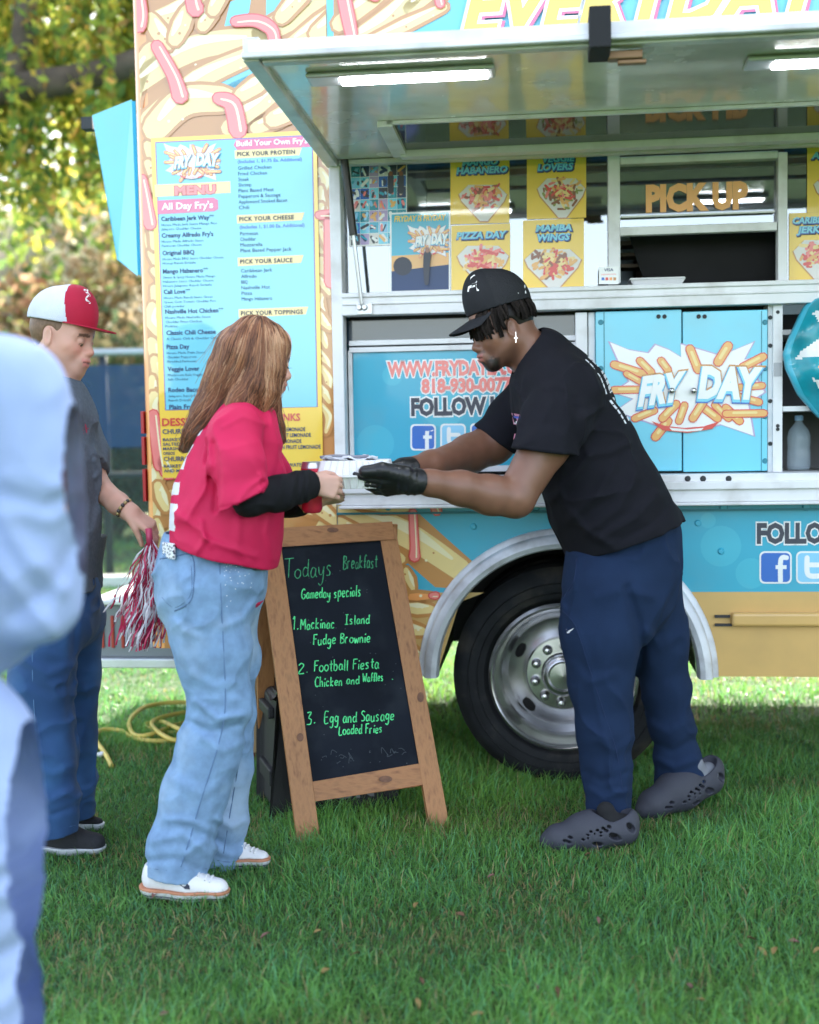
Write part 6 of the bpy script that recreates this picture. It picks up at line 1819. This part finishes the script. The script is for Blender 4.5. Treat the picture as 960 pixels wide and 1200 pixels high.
solid(v, 'body', skin_d, mr_, mcol, 1)
eyes(MH, MS, mr_, 'brown')
# gloves
gl = mat('nitrile_black', (.012,.012,.014), rough=.36, var=.2, vscale=30, bump=.35, bscale=90)
v = Vol(*bbox([(385,520,3.5),(510,610,4.0)], .03), .003)
GN = (frame((-.985, -.06, -.12), (.02, -.62, -.78)), px3(484, 566, MY-.445))
hand_sdf(v, GN, [.20,.24,.30,.36], .13, -1, 1.0, (.45, .10), 1.10)
v.seg(px3(498,565,MY-.425), px3(478,563,MY-.445), .040, .038, .015)
v.chain([(474,557,MY-.465,12),(448,551,MY-.485,9),(427,552.5,MY-.49,7)], .01)      # thumb along the side of the box
v.cut(px3(492,566,MY-.43), px3(510,568,MY-.40) - px3(492,566,MY-.43), .007, .03)
v.folds([([(488,548),(486,582)], .003, 2), ([(480,548),(478,584)], .003, 2), ([(470,550),(468,582)], .002, 2)], None)
keep_parent(solid(v, 'glove', gl, None), mr_)
v = Vol(*bbox([(395,510,3.6),(510,600,4.4)], .03), .003)
GF = (frame((-.97, -.22, .02), (.0, .35, .94)), px3(478, 549, MY-.13))
hand_sdf(v, GF, [.10,.12,.16,.2], .08, -1, 1.0, (.35, .3), 1.1)
v.seg(px3(486,548,MY-.11), px3(472,549,MY-.14), .038, .035, .015)
v.cut(px3(482,548,MY-.12), px3(500,546,MY-.06) - px3(482,548,MY-.12), .007, .03)
keep_parent(solid(v, 'glove', gl, None), mr_)
# t-shirt
ts_m = fabric('black_cotton', (.0085,.0085,.013), rough=.9, var=.1, bscale=600)
v = Vol(*bbox([(540,380,MY-.45),(815,670,MY+.45)], .03), .0045)
v.chain([(636,420,MY,36),(654,462,MY,53),(683,528,MY,60),(710,586,MY,64),(733,628,MY,65),(740,655,MY,64)], .05, 1.24)
v.chain([(652,450,MY-.14,36),(646,450,MY+.14,34)], .06)
v.chain([(602,398,MY-.02,30),(631,425,MY-.01,31.0)], .006, 1.0, 'sub')
hA, hB = px3(672,652,MY), px3(800,606,MY); nn = np.cross(hB - hA, A3((0,1,0))); nn = nn if nn[2] < 0 else -nn
v.cut(hA, nn, .015, .02)
for C_, a_, b_ in (([(664,462,MY-.17,41),(652,492,MY-.215,39.5),(637,532,MY-.25,36),(625,565,MY-.26,35)], (604,524), (671,531)), ([(632,465,MY+.17,37),(606,494,MY+.20,33),(572,524,MY+.205,27),(550,544,MY+.2,27)], (562,502), (600,530))):
    w = v.like(); w.chain(C_, .03); q_ = C_[2][2]; e_ = px3(*b_, q_) - px3(*a_, q_); n_ = np.cross(e_, A3((0,1,0))); n_ = n_ if n_[2] < 0 else -n_
    w.cut(px3(*a_, q_), n_, .010, .03); v.blend(w, .025)
v.rough(.004, (9,9,9), 13); v.ridge(.015, (11,11,11), 15)
v.folds([([(648,470),(632,500),(612,522)], .005, 5), ([(676,480),(672,505),(680,528)], -.006, 5), ([(690,535),(670,560),(648,585)], .009, 5), ([(720,545),(700,580),(668,608)], .008, 6), ([(745,560),(725,595),(690,622)], .008, 6), ([(735,520),(715,530),(690,532)], .006, 5),
         ([(770,580),(745,606),(705,630)], .009, 6), ([(785,590),(762,615),(730,632)], -.006, 5), ([(668,600),(690,625),(715,638)], .007, 5), ([(600,450),(612,470),(610,495)], .006, 4), ([(640,455),(655,452),(672,462)], .004, 4), ([(608,524),(640,527),(668,530)], .0022, 1.4), ([(660,545),(655,570),(662,595)], .006, 5)], MY + .1)
def tmi(V, Q):
    C = V[Q].mean(1); X, Y_ = proj(C); m = np.zeros(len(Q), int)
    # white lettering blocks across the back
    s_ = (X - 682)*.50 + (Y_ - 420)*.866; t_ = C[:,1] - MY
    out = (X - 682)*.866 - (Y_ - 420)*.5
    row = ((s_ > 2) & (s_ < 18)) | ((s_ > 24) & (s_ < 52)) | ((s_ > 58) & (s_ < 92))
    let = (np.sin(t_*75 + s_*.0) > -.35) & (np.sin(s_*.9 + t_*30) > -.75)
    g = (out > -4.0) & (t_ > -.135) & (t_ < .2) & row & let
    m[g & (C[:, 2] > at(700,530,MY).z)] = 1
    return m
tshirt = solid(v, 't_shirt', [ts_m, fabric('print_white', (.72,.73,.78), rough=.7)], mr_, None, 1, tmi)
def decal(v_, polys, Y0, Y1, name, mats, root, lift=.0012):
    mb = MB()
    for P, m_ in polys:
        q = [onvol(v_, x, y, Y0, Y1, lift) for x, y in P]
        if any(a is None for a in q): continue
        mb.poly(q, m_)
    return keep_parent(mb.build(name, mats), root)
decal(v, [([(600,484),(611,486),(610,499),(602,497)], 0), ([(602,487),(610,488.5),(609.8,491),(601.8,489.5)], 1), ([(602,493),(609.7,494.5),(609.4,497.5),(602,496)], 2), ([(603,508),(606,509),(605,516),(602,515)], 0)], MY-.4, MY+.3, 'chest_print', [mat('print_pink', (.6,.25,.35), rough=.8), mat('print_blue', (.05,.1,.5), rough=.8), mat('print_paper', (.8,.8,.82), rough=.8)], mr_)
# collar rib
mb = MB()
ring = []
# sweatpants
sw_m = fabric('navy_fleece', (.012,.026,.066), rough=.92, var=.09, bscale=380)
v = Vol(*bbox([(645,590,MY-.4),(835,965,MY+.45)], .03), .0045)
v.chain([(735,625,MY,60),(730,660,MY,63),(726,690,MY,64)], .05, 1.12)
v.chain([(716,690,MY-.08,57),(709,740,MY-.09,51),(706,800,MY-.10,39),(709,850,MY-.105,32.5),(713,900,MY-.11,27.5),(715,948,MY-.11,27)], .03)
v.chain([(748,690,MY+.10,52),(764,745,MY+.12,41),(777,800,MY+.14,29.5),(787,850,MY+.16,25),(795,890,MY+.18,25),(798,912,MY+.19,29),(801,928,MY+.19,29)], .03)
v.rough(.006, (7,7,6), 23); v.ridge(.014, (10,10,8), 25)
v.folds([([(676,660),(672,690),(658,706)], .006, 4), ([(660,712),(676,735),(690,780),(706,850),(716,920)], .0045, 4), ([(690,925),(708,935),(735,928)], .009, 5), ([(688,905),(705,915),(738,905)], -.006, 5), ([(700,868),(722,880),(742,866)], .007, 6),
         ([(735,690),(748,730),(752,770),(748,810)], -.016, 6), ([(690,640),(730,650),(790,625)], -.004, 4), ([(700,700),(730,690),(765,700)], .006, 7), ([(770,890),(790,900),(815,890)], .009, 5), ([(768,870),(788,880),(810,868)], -.006, 5), ([(765,850),(785,860),(806,845)], .006, 6),
         ([(672,780),(690,800),(720,790)], .006, 7), ([(760,740),(775,760),(795,745)], .006, 6)], MY + .25)
v.cut(px3(716,951,MY-.11), A3((.03,0,-1)), .012, .03, (px3(660,1000,MY)*[1,0,1] + [0,MY-.4,-.2], px3(760,900,MY)*[1,0,1] + [0,MY+.045,0]))
v.cut(px3(800,920,MY+.19), A3((.40,0,-.9)), .012, .03, (px3(735,980,MY)*[1,0,1] + [0,MY+.046,-.2], px3(850,870,MY)*[1,0,1] + [0,MY+.6,0]))
solid(v, 'sweatpants', sw_m, mr_, None, 1)
decal(v, [([(664,737),(666,739.3),(670,737.5),(677,733.5),(672,737.8),(667.5,741.8),(665,742)], 0)], MY-.4, MY+.2, 'swoosh_mark', [mat('print_paper', (.8,.8,.82))], mr_)
seam(v, [(676,655),(673,680),(660,703),(657,718)], MY-.4, MY+.1, .002, 'pocket_edge', mat('navy_seam', (.010,.024,.075), rough=.95), mr_)
seam(v, [(660,716),(675,734),(690,780),(706,830),(722,880),(730,930)], MY-.4, MY+.1, .0016, 'side_seam', mat('navy_seam', (.010,.024,.075)), mr_)
# cap
cap_m = fabric('black_twill', (.016,.017,.021), rough=.75, bscale=300)
cap_mesh = fabric('cap_mesh', (.020,.021,.025), rough=.7, bump=.8, bscale=260)
def cap(T, sc, root, mats, brim_tilt=.12, hgt=1.0, flat=False, colf=None, brim_len=.075, tilt=0.0, zb=.040):
    v = Vol(T[1] - .24*sc, T[1] + .26*sc, .0032)
    v.ell(A3((-.010,0,zb))*sc, A3((.108,.089,.085*hgt))*sc, .02, 'add', T)
    v.ell(A3((.030,0,zb + .030*hgt))*sc, A3((.062,.070,.062*hgt))*sc, .03, 'add', T)
    v.seg(A3((0,0,zb+.0835*hgt))*sc, A3((0,0,zb+.087*hgt))*sc, .007*sc, .006*sc, .004, 1, 'add', T)
    R, c = T; v.cut(R@(A3((0,0,zb - .012))*sc) + c, R@A3((tilt,0,-1)), .010, .025)
    for a in range(6):
        an = a*math.pi/3 + .52; n_ = 10
        for i in range(n_):
            th0, th1 = math.pi/2*i/n_, math.pi/2*(i+1)/n_
            f_ = lambda th: A3((-.010 + .108*math.cos(th)*math.cos(an), .089*math.cos(th)*math.sin(an), zb + .085*hgt*math.sin(th)))*sc
            v.seg(f_(th0), f_(th1), .0012, .0012, .0025, 1, 'add', T)
    keep = keep_parent(solid(v, 'cap', mats[:2] if len(mats) > 1 else mats, None, None, 1, colf(T, sc) if colf else None), root)
    # brim
    mb = MB(); n_ = 18; m_ = 6
    for lay in (0, 1):
        for i in range(n_ + 1):
            an = -1.25 + 2.5*i/n_
            for j in range(m_ + 1):
                t = j/m_
                x = (.092*math.cos(an*.86) - .010) + (brim_len*(math.cos(an*.98)**.55 if abs(an) < 1.5 else 0))*t; y = .084*math.sin(an) * (1 - .03*t)
                z = zb - .008 - brim_tilt*(x - .05)*.9 - (0.0 if flat else 5.0*y*y*(.5 + .5*t)) - lay*.004 - tilt*.0
                mb.v.append(tuple(R@(A3((x, y, z))*sc) + c))
    k = (n_+1)*(m_+1); w = m_ + 1
    for i in range(n_):
        for j in range(m_):
            a = i*w + j; mb.f.append((a, a+1, a+w+1, a+w)); mb.f.append((k+a, k+a+w, k+a+w+1, k+a+1))
    for i in range(n_):
        a = i*w + m_; mb.f.append((a, k+a, k+a+w, a+w)); a = i*w; mb.f.append((a, a+w, k+a+w, k+a))
    for a in (0, n_*w):
        for j in range(m_): mb.f.append((a+j, a+j+1, k+a+j+1, k+a+j))
    mb.mi = [0]*len(mb.f)
    keep_parent(mb.build('brim', mats[2] if len(mats) > 2 else mats[0], smooth=True, angle=50), keep_root(root))
    return v
def keep_root(r): return r
def capmi(T, sc):
    def f(V, Q):
        C = V[Q].mean(1); x, y, z = loc3(T, C[:,0], C[:,1], C[:,2]); return (x/sc < .02).astype(int)
    return f
vc = cap(MH, MS*1.02, mr_, [cap_m, cap_mesh, cap_m], .35, 1.34, colf=capmi, zb=.078, tilt=.0, brim_len=.092)
decal(vc, [([(556,322),(560,326),(559,331),(554,333),(551,330),(552,325)], 0), ([(549,336),(553,334),(553,342),(548,342)], 0), ([(554,335),(557,334),(557,342),(554,342)], 0), ([(558,333),(561.5,332),(561.5,341),(559,341)], 0), ([(606,335),(608,334.5),(609,344),(607,344)], 0), ([(614,334),(615.3,334),(616.6,344),(615.2,344)], 0)], MY-.4, MY+.2, 'cap_print', [mat('print_paper', (.8,.8,.82))], mr_)
# short twists hanging from under the cap
paths, cols = [], []
for k in range(150):
    an = nrng.uniform(-2.75, 2.75) ; 
    rx, ry = .100*MS, .083*MS
    p = A3((-.012 + rx*math.cos(an), ry*math.sin(an), .034))
    Lk = (.068 + .026*nrng.random())*(1.0 if abs(an) < 1.30 else .52 if abs(an) < 1.95 else .66) - (.010 if abs(an) < .9 else 0)
    pts = []
    sw = nrng.normal(0, .006, 2)
    for i in range(8):
        t = i/7
        o_ = 1 + .14*math.sin(t*2.2)*(1.0 if abs(an) > .5 else .6)
        w_ = A3((-.012 + rx*math.cos(an)*o_ + sw[0]*t, ry*math.sin(an)*o_ + sw[1]*t, .070 - Lk*t)) + A3((.0016*math.sin(i*2.4 + k), .0016*math.cos(i*2.1 + k), 0))
        pts.append(w_@MH[0].T + MH[1] + A3((0,0,-.10*Lk*t)))
    paths.append(pts); cols.append((.010,.0075,.0065))
tube_strands('hair_twists', paths, .0060, .0042, mat('twist_hair', (.01,.008,.007), rough=.8, vcol='Col', spec=.15, bump=.6, bscale=500), np.array(cols)*nrng.uniform(.6, 1.8, len(cols))[:, None], mr_, 6)
v = Vol(MH[1] - .2, MH[1] + .2, .004)
v.ell(A3((-.014,0,.030))*MS, A3((.099,.079,.090))*MS, .01, 'add', MH); R, c = MH; v.cut(R@A3((0,0,-.012)) + c, R@A3((.35,0,-1))); v.ell(A3((.09,0,.0)), A3((.06,.07,.06)), .01, 'sub', MH)
for s in (-1, 1): v.ell(A3((-.008,s*.08,-.012)), A3((.026,.03,.034)), .006, 'sub', MH)
solid(v, 'hair', hair_m, mr_, lambda V: np.tile([.012,.009,.008], (len(V), 1)))
# earring
mb = MB(); e0 = px3(604.5, 389, MY-.13); 
mb.tube([e0, e0 - A3((0,0,.012))], .0012, 6); mb.box(tuple(e0 + A3((-.0015,-.001,-.034))), tuple(e0 + A3((.0015,.001,-.012)))); mb.box(tuple(e0 + A3((-.0055,-.001,-.021))), tuple(e0 + A3((.0055,.001,-.018))))
keep_parent(mb.build('earring', mat('silver', (.85,.85,.88), rough=.15, metal=1)), mr_)
# foam clogs
clog_m = mat('clog_foam', (.040,.042,.058), rough=.7, bump=.15, bscale=150)
def clog(heel, toe, up):
    T, L = shoe_T(heel, toe, up); k_ = L/.32; S = lambda *q: A3(q)*k_
    lo = np.minimum(A3(heel), A3(toe)) - .13; hi = np.maximum(A3(heel), A3(toe)) + .16
    v = Vol(lo, hi, .0026)
    for a, b, ra, rb, kk in (((.05,0,.052),(.16,0,.05),.050,.054,.03), ((.16,0,.046),(.262,.0,.036),.056,.042,.04), ((.262,0,.032),(.292,0,.026),.040,.026,.02), ((.035,0,.085),(.06,0,.085),.036,.036,.02), ((.14,0,.082),(.19,0,.070),.036,.034,.03)):
        v.seg(S(*a), S(*b), ra*k_, rb*k_, kk, 1, 'add', T)
    R, c = T; v.cut(R@S(0,0,0) + c, -R[:, 2]); v.cut(R@S(.03,0,.118) + c, R@A3((-.05,0,1)))
    v.ell(S(.088,0,.118), S(.062,.037,.052), .008, 'sub', T)
    v.seg(S(.07,0,.07), S(.20,0,.052), .030*k_, .026*k_, .006, 1, 'sub', T)
    for s in (-1, 1):
        for x, z, rx, rz, rot in ((.035,.070,.021,.011,.9), (.088,.046,.022,.010,.5), (.145,.030,.019,.007,.25)):
            RR = np.array(Matrix.Rotation(-rot, 3, 'Y')); v.ell(S(x, s*.052, z), A3((rx,.03,rz))*k_, .003, 'sub', T, RR)
        for i, (x, z) in enumerate(((.105,.078),(.125,.076),(.145,.073),(.165,.070),(.115,.068),(.135,.066),(.155,.063),(.175,.060),(.135,.056),(.155,.053),(.175,.050),(.19,.046),(.228,.050),(.245,.040),(.232,.036))):
            RR = np.array(Matrix.Rotation(-.35, 3, 'Y')); v.ell(S(x, s*.043, z), A3((.0078,.020,.0042))*k_, .002, 'sub', T, RR)
    keep_parent(solid(v, 'clog', clog_m, None), mr_)
    v2 = Vol(lo, hi, .004); v2.seg(S(.05,0,.07), S(.15,0,.05), .033*k_, .032*k_, .02, 1, 'add', T); v2.seg(S(.095,0,.07), S(.105,0,.115), .031*k_, .029*k_, .03, 1, 'add', T); v2.seg(S(.15,0,.045), S(.22,0,.035), .028*k_, .022*k_, .02, 1, 'add', T)
    return v2
gh, gt = gnd(749, 990, .012), gnd(632, 996, .008)
v2 = clog(gh, gt, (0,0,1)); keep_parent(solid(v2, 'sock', mat('sock_black', (.01,.01,.012), rough=.95), None), mr_)
hl = px3(843, 925, 4.36); tl_ = gnd(746, 962, .006)
v2 = clog(hl, tl_, (.10,-.16,1)); keep_parent(solid(v2, 'sock', mat('sock_grey', (.20,.21,.24), rough=.95), None), mr_)

# ---------------------------------------------------------------- young man in the crimson and white cap
GY = 4.02
gr = person('person in a white and crimson cap and grey polo holding a pom-pom', 70, 900, GY)
GH = (frame((.955, -.20, -.19), (.17, .02, .98)), px3(73, 394, GY))
GS = 1.0
v = Vol(*bbox([(-40,320,GY-.4),(260,720,GY+.4)], .03), .004)
head_sdf(v, GH, GS, ear=True, jawk=1.05)
v.chain([(66,425,GY+.01,23),(64,458,GY+.01,25)], .03)
v.chain([(64,480,GY,36),(62,560,GY,46),(62,690,GY,46)], .05, 1.3)
v.chain([(60,478,GY-.16,22),(64,478,GY+.16,22)], .04)
v.chain([(88,490,GY+.14,20),(104,545,GY+.10,18),(112,568,GY+.06,15),(138,590,GY-.02,12.5),(153,601,GY-.06,10.5)], .02)
v.chain([(48,485,GY-.20,21),(38,580,GY-.24,17),(58,655,GY-.28,12)], .02)
GHd = (frame((.80, -.16, -.56), (.52, -.36, .77)), px3(152, 600, GY-.06))
hand_sdf(v, GHd, [.40,.55,.65,.72], .03, -1, .96, (.35, .75))
gcol = head_cols(GH, GS, (.60,.33,.245), (.55,.20,.17), (.10,.055,.035), stub=(.34,.20,.15), noise=.06, blush=(.66,.25,.19))
solid(v, 'body', skin_m, gr, gcol, 1)
eyes(GH, GS, gr, 'hazel')
v = Vol(GH[1] - .2, GH[1] + .2, .0036)
v.ell(A3((-.016,0,.026))*GS, A3((.096,.077,.090))*GS, .01, 'add', GH); R, c = GH; v.cut(R@A3((-.03,0,-.045)) + c, R@A3((.55,0,-1))); v.ell(A3((.088,0,-.01)), A3((.058,.085,.075)), .006, 'sub', GH)
for s in (-1, 1): v.ell(A3((-.008,s*.08,-.012)), A3((.024,.03,.034)), .006, 'sub', GH); v.ell(A3((.04,s*.075,-.045)), A3((.04,.03,.05)), .006, 'sub', GH)
solid(v, 'hair', hair_m, gr, lambda V: np.tile([.17,.10,.06], (len(V), 1))*(.7 + .6*vn(V*200, 2)[:, None]))
cw, cr2 = fabric('cap_white', (.62,.65,.74), rough=.8, bump=.5, bscale=350), fabric('cap_crimson', (.42,.015,.045), rough=.7)
def gmi(T, sc):
    def f(V, Q):
        C = V[Q].mean(1); x, y, z = loc3(T, C[:,0], C[:,1], C[:,2]); return ((x/sc + .30*(z/sc - .05)) > .045).astype(int)
    return f
vc = cap(GH, GS*1.04, gr, [cw, cr2, cr2], .02, 1.22, True, gmi, .088, zb=.050)
decal(vc, [(stroke2([(99,340),(103,345),(101,351),(105,355)], 2.2), 0), (stroke2([(102,340),(105,347)], 1.6), 0)], GY-.5, GY+.2, 'cap_letter', [mat('print_paper', (.8,.8,.82))], gr)
po = fabric('heather_polo', (.105,.125,.155), rough=.9, var=.16, vscale=90)
v = Vol(*bbox([(-40,430,GY-.45),(200,720,GY+.45)], .03), .0046)
v.chain([(66,462,GY,30),(66,486,GY,42),(66,550,GY,50),(65,620,GY,52),(66,692,GY,51)], .05, 1.32)
v.chain([(58,478,GY-.16,27),(66,478,GY+.15,27)], .05)
v.chain([(86,486,GY+.15,28),(100,535,GY+.115,25),(108,566,GY+.075,21)], .03); v.chain([(46,486,GY-.20,28),(40,560,GY-.24,24)], .03)
v.chain([(66,420,GY,25),(66,462,GY,26)], .008, 1, 'sub')
v.cut(px3(109,563,GY+.075), px3(122,582,GY+.04) - px3(109,563,GY+.075), .010, .03, bbox([(92,540,GY-.02),(150,620,GY+.2)], 0))
v.cut(px3(70,690,GY), A3((0,0,-1)), .012, .03)
v.rough(.0045, (9,9,9), 33); v.ridge(.012, (12,12,9), 35)
v.folds([([(84,452),(96,470),(100,500)], .004, 3), ([(108,500),(106,540),(112,590)], -.006, 4), ([(116,600),(104,640),(98,680)], .006, 5), ([(95,560),(104,600),(100,640)], .005, 5), ([(112,540),(118,552),(112,560)], .005, 3), ([(100,520),(110,530),(120,536)], .004, 3)])
solid(v, 'polo_shirt', po, gr)
decal(v, [(stroke2([(97.5,508),(99.5,497),(101.5,508)], 1.5), 0), (stroke2([(97,504),(103,502)], 1.1), 0)], GY-.5, GY+.3, 'chest_emblem', [mat('emblem_crimson', (.45,.03,.08), rough=.8)], gr)
v = Vol(*bbox([(45,425,GY-.2),(110,480,GY+.2)], .02), .003)
v.chain([(70,446,GY,27.5),(72,458,GY,32)], .01, 1.05); v.chain([(69,436,GY,24.5),(71,462,GY,26)], .004, 1.05, 'sub'); v.cut(px3(70,458,GY), A3((.15,0,-1))); v.cut(px3(68,443,GY), A3((.45,0,1)))
solid(v, 'collar', po, gr)
dn = mat('dark_denim', (.016,.060,.170), rough=.85, var=.16, vscale=5, dirt=(.04,.13,.30), dscale=5, damt=.6, sheen=.1, **denim_bump)
v = Vol(*bbox([(-40,670,GY-.35),(150,1010,GY+.4)], .03), .0048)
v.chain([(66,690,GY,50),(66,720,GY,50)], .05, 1.2)
v.chain([(52,720,GY-.08,42),(50,800,GY-.11,36),(56,880,GY-.12,32),(60,940,GY-.125,30),(60,985,GY-.125,31)], .03)
v.chain([(82,720,GY+.10,38),(88,790,GY+.12,28),(88,860,GY+.14,24),(87,920,GY+.15,23),(87,962,GY+.15,24)], .03)
v.rough(.006, (8,8,7), 43); v.ridge(.015, (11,11,15), 45)
v.folds([([(30,775),(55,790),(84,780)], .009, 6), ([(35,800),(60,812),(86,800)], -.006, 6), ([(38,925),(60,938),(86,925)], .010, 5), ([(36,948),(60,955),(88,945)], -.007, 4), ([(40,900),(62,908),(85,898)], .008, 6), ([(92,800),(102,812),(112,805)], .007, 5), ([(78,930),(92,935),(106,926)], .008, 4), ([(88,730),(84,780),(80,840)], -.008, 5)])
v.cut(px3(60,976,GY-.125), A3((.05,0,-1)), .012, .03, (px3(-60,1020,GY)*[1,0,1] + [0,GY-.5,-.2], px3(150,930,GY)*[1,0,1] + [0,GY+.04,0]))
v.cut(px3(88,957,GY+.15), A3((.05,0,-1)), .012, .03, (px3(-60,1020,GY)*[1,0,1] + [0,GY+.041,-.2], px3(150,910,GY)*[1,0,1] + [0,GY+.5,0]))
solid(v, 'jeans', dn, gr)
sd_ = mat('dark_stitch', (.10,.20,.36), rough=.9)
seam(v, [(40,700),(38,780),(42,860),(46,920),(50,970)], GY-.5, GY+.1, .0014, 'side_seam', sd_, gr); seam(v, [(34,968),(60,972),(88,967)], GY-.5, GY+.1, .0014, 'hem_stitch', sd_, gr)
seam(v, [(102,694),(100,704),(96,712)], GY-.4, GY+.3, .0016, 'pocket_edge', sd_, gr)
gsh = [mat('black_knit_shoe', (.018,.019,.024), rough=.85, bump=.5, bscale=300), mat('shoe_white', (.66,.68,.72), rough=.6)]
sneaker(gnd(32, 996, .004), gnd(126, 1002, .004), gr, gsh, .026, stripes=False); sneaker(gnd(70, 968, .004), gnd(122, 974, .004) + Vector((0, .0, 0)), gr, gsh, .026, stripes=False)
mb = MB(); 
wl = px3(152, 600, GY-.06); dR = GHd[0]
for k in range(16):
    a = 2*math.pi*k/16; q = wl - dR[:, 0]*.022 + (dR[:, 1]*math.cos(a)*1.06 + dR[:, 2]*math.sin(a)*.92)*.031
    mb.sphere(q, .0068, 8, 6, k % 2)
keep_parent(mb.build('bracelet', [mat('bead_dark', (.06,.05,.045), rough=.3), mat('bead_gold', (.45,.33,.15), rough=.35, metal=.6)], smooth=True), gr)
# pom-pom hanging from his hand
pb = px3(176, 632, GY-.11)
pom = thing('pom_pom', 'crimson and white streamer pom-pom hanging from the hand of the man in the cap', 'pom-pom', pb)
mb = MB(); mb.tube([pb + A3((-.004,0,.035)), pb + A3((0,0,-.02))], .011, 8); keep_parent(mb.build('handle', mat('pom_handle', (.5,.05,.12), rough=.4), smooth=True), pom)
rr = random.Random(21)
for nm, c_, n_ in (('crimson_streamers', (.56,.02,.10), 210), ('white_streamers', (.80,.78,.84), 170)):
    mb = MB()
    for k in range(n_):
        an = rr.uniform(0, 2*math.pi); sp_ = abs(rr.gauss(0, .030)) + .006; L = rr.uniform(.22, .365)*(1 - .8*sp_)
        w = rr.uniform(.0022, .0042); tw = rr.uniform(0, 3); P = []; kk = 11; ph2 = rr.uniform(0, 6)
        for i in range(kk):
            t = i/(kk - 1); o_ = sp_*(1 - (1-t)**2)*1.25
            q = pb + A3((math.cos(an)*o_ - .045*t + .022*math.sin(t*3), math.sin(an)*o_*.8, -L*t)) + A3((.0055*math.sin(i*1.7 + ph2), .0055*math.cos(i*1.5 + ph2), 0))
            a_ = tw + i*.55; nrm = A3((math.cos(a_), math.sin(a_), 0))*w; P += [q + nrm, q - nrm]
        mb.add(P, [(2*i, 2*i+1, 2*i+3, 2*i+2) for i in range(kk - 1)])
    keep_parent(mb.build(nm, mat(nm, c_, rough=.3, trans=.25, spec=.6)), pom)

# ---------------------------------------------------------------- person close to the camera, back turned
PY = 1.95
pr_ = person('blurred close person in a pale blue long sleeved shirt with the back turned', -60, 1000, PY)
pb_m = fabric('pale_blue_shirt', (.36,.45,.70), rough=.85, var=.06); pt_m = fabric('pale_blue_trousers', (.36,.45,.70), rough=.9, var=.06)
PH = (frame((-.45, .89, -.05), (0,0,1)), px3(-150, 250, PY + .02))
v = Vol(*bbox([(-420,90,PY-.3),(120,1300,PY+.35)], .06), .008)
head_sdf(v, PH, 1.0)
v.chain([(-150,310,PY,52),(-150,385,PY,56)], .03); v.chain([(-150,450,PY,110),(-145,620,PY,120),(-140,790,PY,115)], .06, 1.0)
v.chain([(35,470,PY,40),(42,640,PY+.03,36),(50,712,PY+.04,33),(-30,775,PY+.18,28)], .03); v.chain([(-330,470,PY,40),(-345,640,PY,36),(-345,790,PY+.1,28)], .03)
TT = (frame((-.8,.55,-.1), (0,0,1)), px3(-35, 792, PY + .19)); hand_sdf(v, TT, [.5,.5,.5,.5], .05, 1, 1.0)
TT = (frame((.1,.5,-.9), (-1,0,0)), px3(-345, 795, PY + .1)); hand_sdf(v, TT, [.4,.4,.4,.4], .05, 1, 1.0)
solid(v, 'body', skin_m, pr_, head_cols(PH, 1.0, (.58,.34,.25), (.5,.2,.17), (.06,.035,.02)), 1)
eyes(PH, 1.0, pr_, 'brown')
v = Vol(PH[1] - .2, PH[1] + .2, .006)
v.ell(A3((-.016,0,.030)), A3((.104,.085,.100)), .01, 'add', PH); R, c = PH; v.cut(R@A3((-.03,0,-.05)) + c, R@A3((.6,0,-1))); v.ell(A3((.09,0,-.01)), A3((.06,.085,.075)), .006, 'sub', PH); v.rough(.005, (60,60,60))
solid(v, 'hair', hair_m, pr_, lambda V: np.tile([.05,.03,.02], (len(V), 1)))
v = Vol(*bbox([(-440,380,PY-.35),(130,860,PY+.4)], .05), .007)
v.chain([(-150,420,PY,105),(-145,500,PY,130),(-140,640,PY,132),(-138,800,PY,124)], .08, 1.0)
v.chain([(-300,455,PY,58),(0,452,PY,58)], .08)
v.chain([(18,470,PY,60),(36,540,PY+.01,56),(40,630,PY+.03,49),(42,705,PY+.04,44)], .05); v.chain([(42,707,PY+.04,43),(-40,780,PY+.18,36)], .04)
v.chain([(-330,470,PY,56),(-345,640,PY,48),(-345,770,PY+.09,38)], .05)
v.rough(.007, (8,8,8), 53); v.ridge(.010, (8,8,9), 55); v.folds([([(92,590),(60,610),(20,600)], .012, 12), ([(0,600),(30,650),(70,690)], .014, 12), ([(10,560),(50,580),(85,560)], .008, 12), ([(85,640),(60,690),(20,720)], -.012, 12), ([(-20,640),(30,700),(60,740)], .012, 10)], PY + .2)
solid(v, 'shirt', pb_m, pr_)
v = Vol(*bbox([(-330,760,PY-.35),(100,1640,PY+.35)], .05), .008)
v.chain([(-140,790,PY,118),(-138,860,PY,120)], .06, 1.0)
v.chain([(-60,880,PY-.02,98),(-40,960,PY-.03,92),(-35,1060,PY-.04,76),(-30,1200,PY-.04,72),(-28,1420,PY-.04,62),(-28,1500,PY-.04,60)], .05); v.chain([(-225,880,PY,92),(-235,1060,PY,78),(-240,1420,PY,62),(-240,1500,PY,60)], .05)
v.rough(.008, (7,7,6), 63); v.ridge(.010, (8,8,11), 65); v.folds([([(60,960),(30,1000),(-20,1020)], .014, 12), ([(50,1030),(10,1050),(-40,1040)], .016, 12), ([(48,1090),(0,1120),(-50,1110)], -.012, 12), ([(40,1140),(0,1180),(-40,1160)], .014, 12)])
solid(v, 'trousers', pt_m, pr_)
for x0 in (-40, -250):
    h_ = at(x0, 1500, PY - .10); h_.z = .004; t_ = h_ + Vector((-.10, .26, 0))
    sneaker(h_, t_, pr_, gsh, .026, stripes=False)
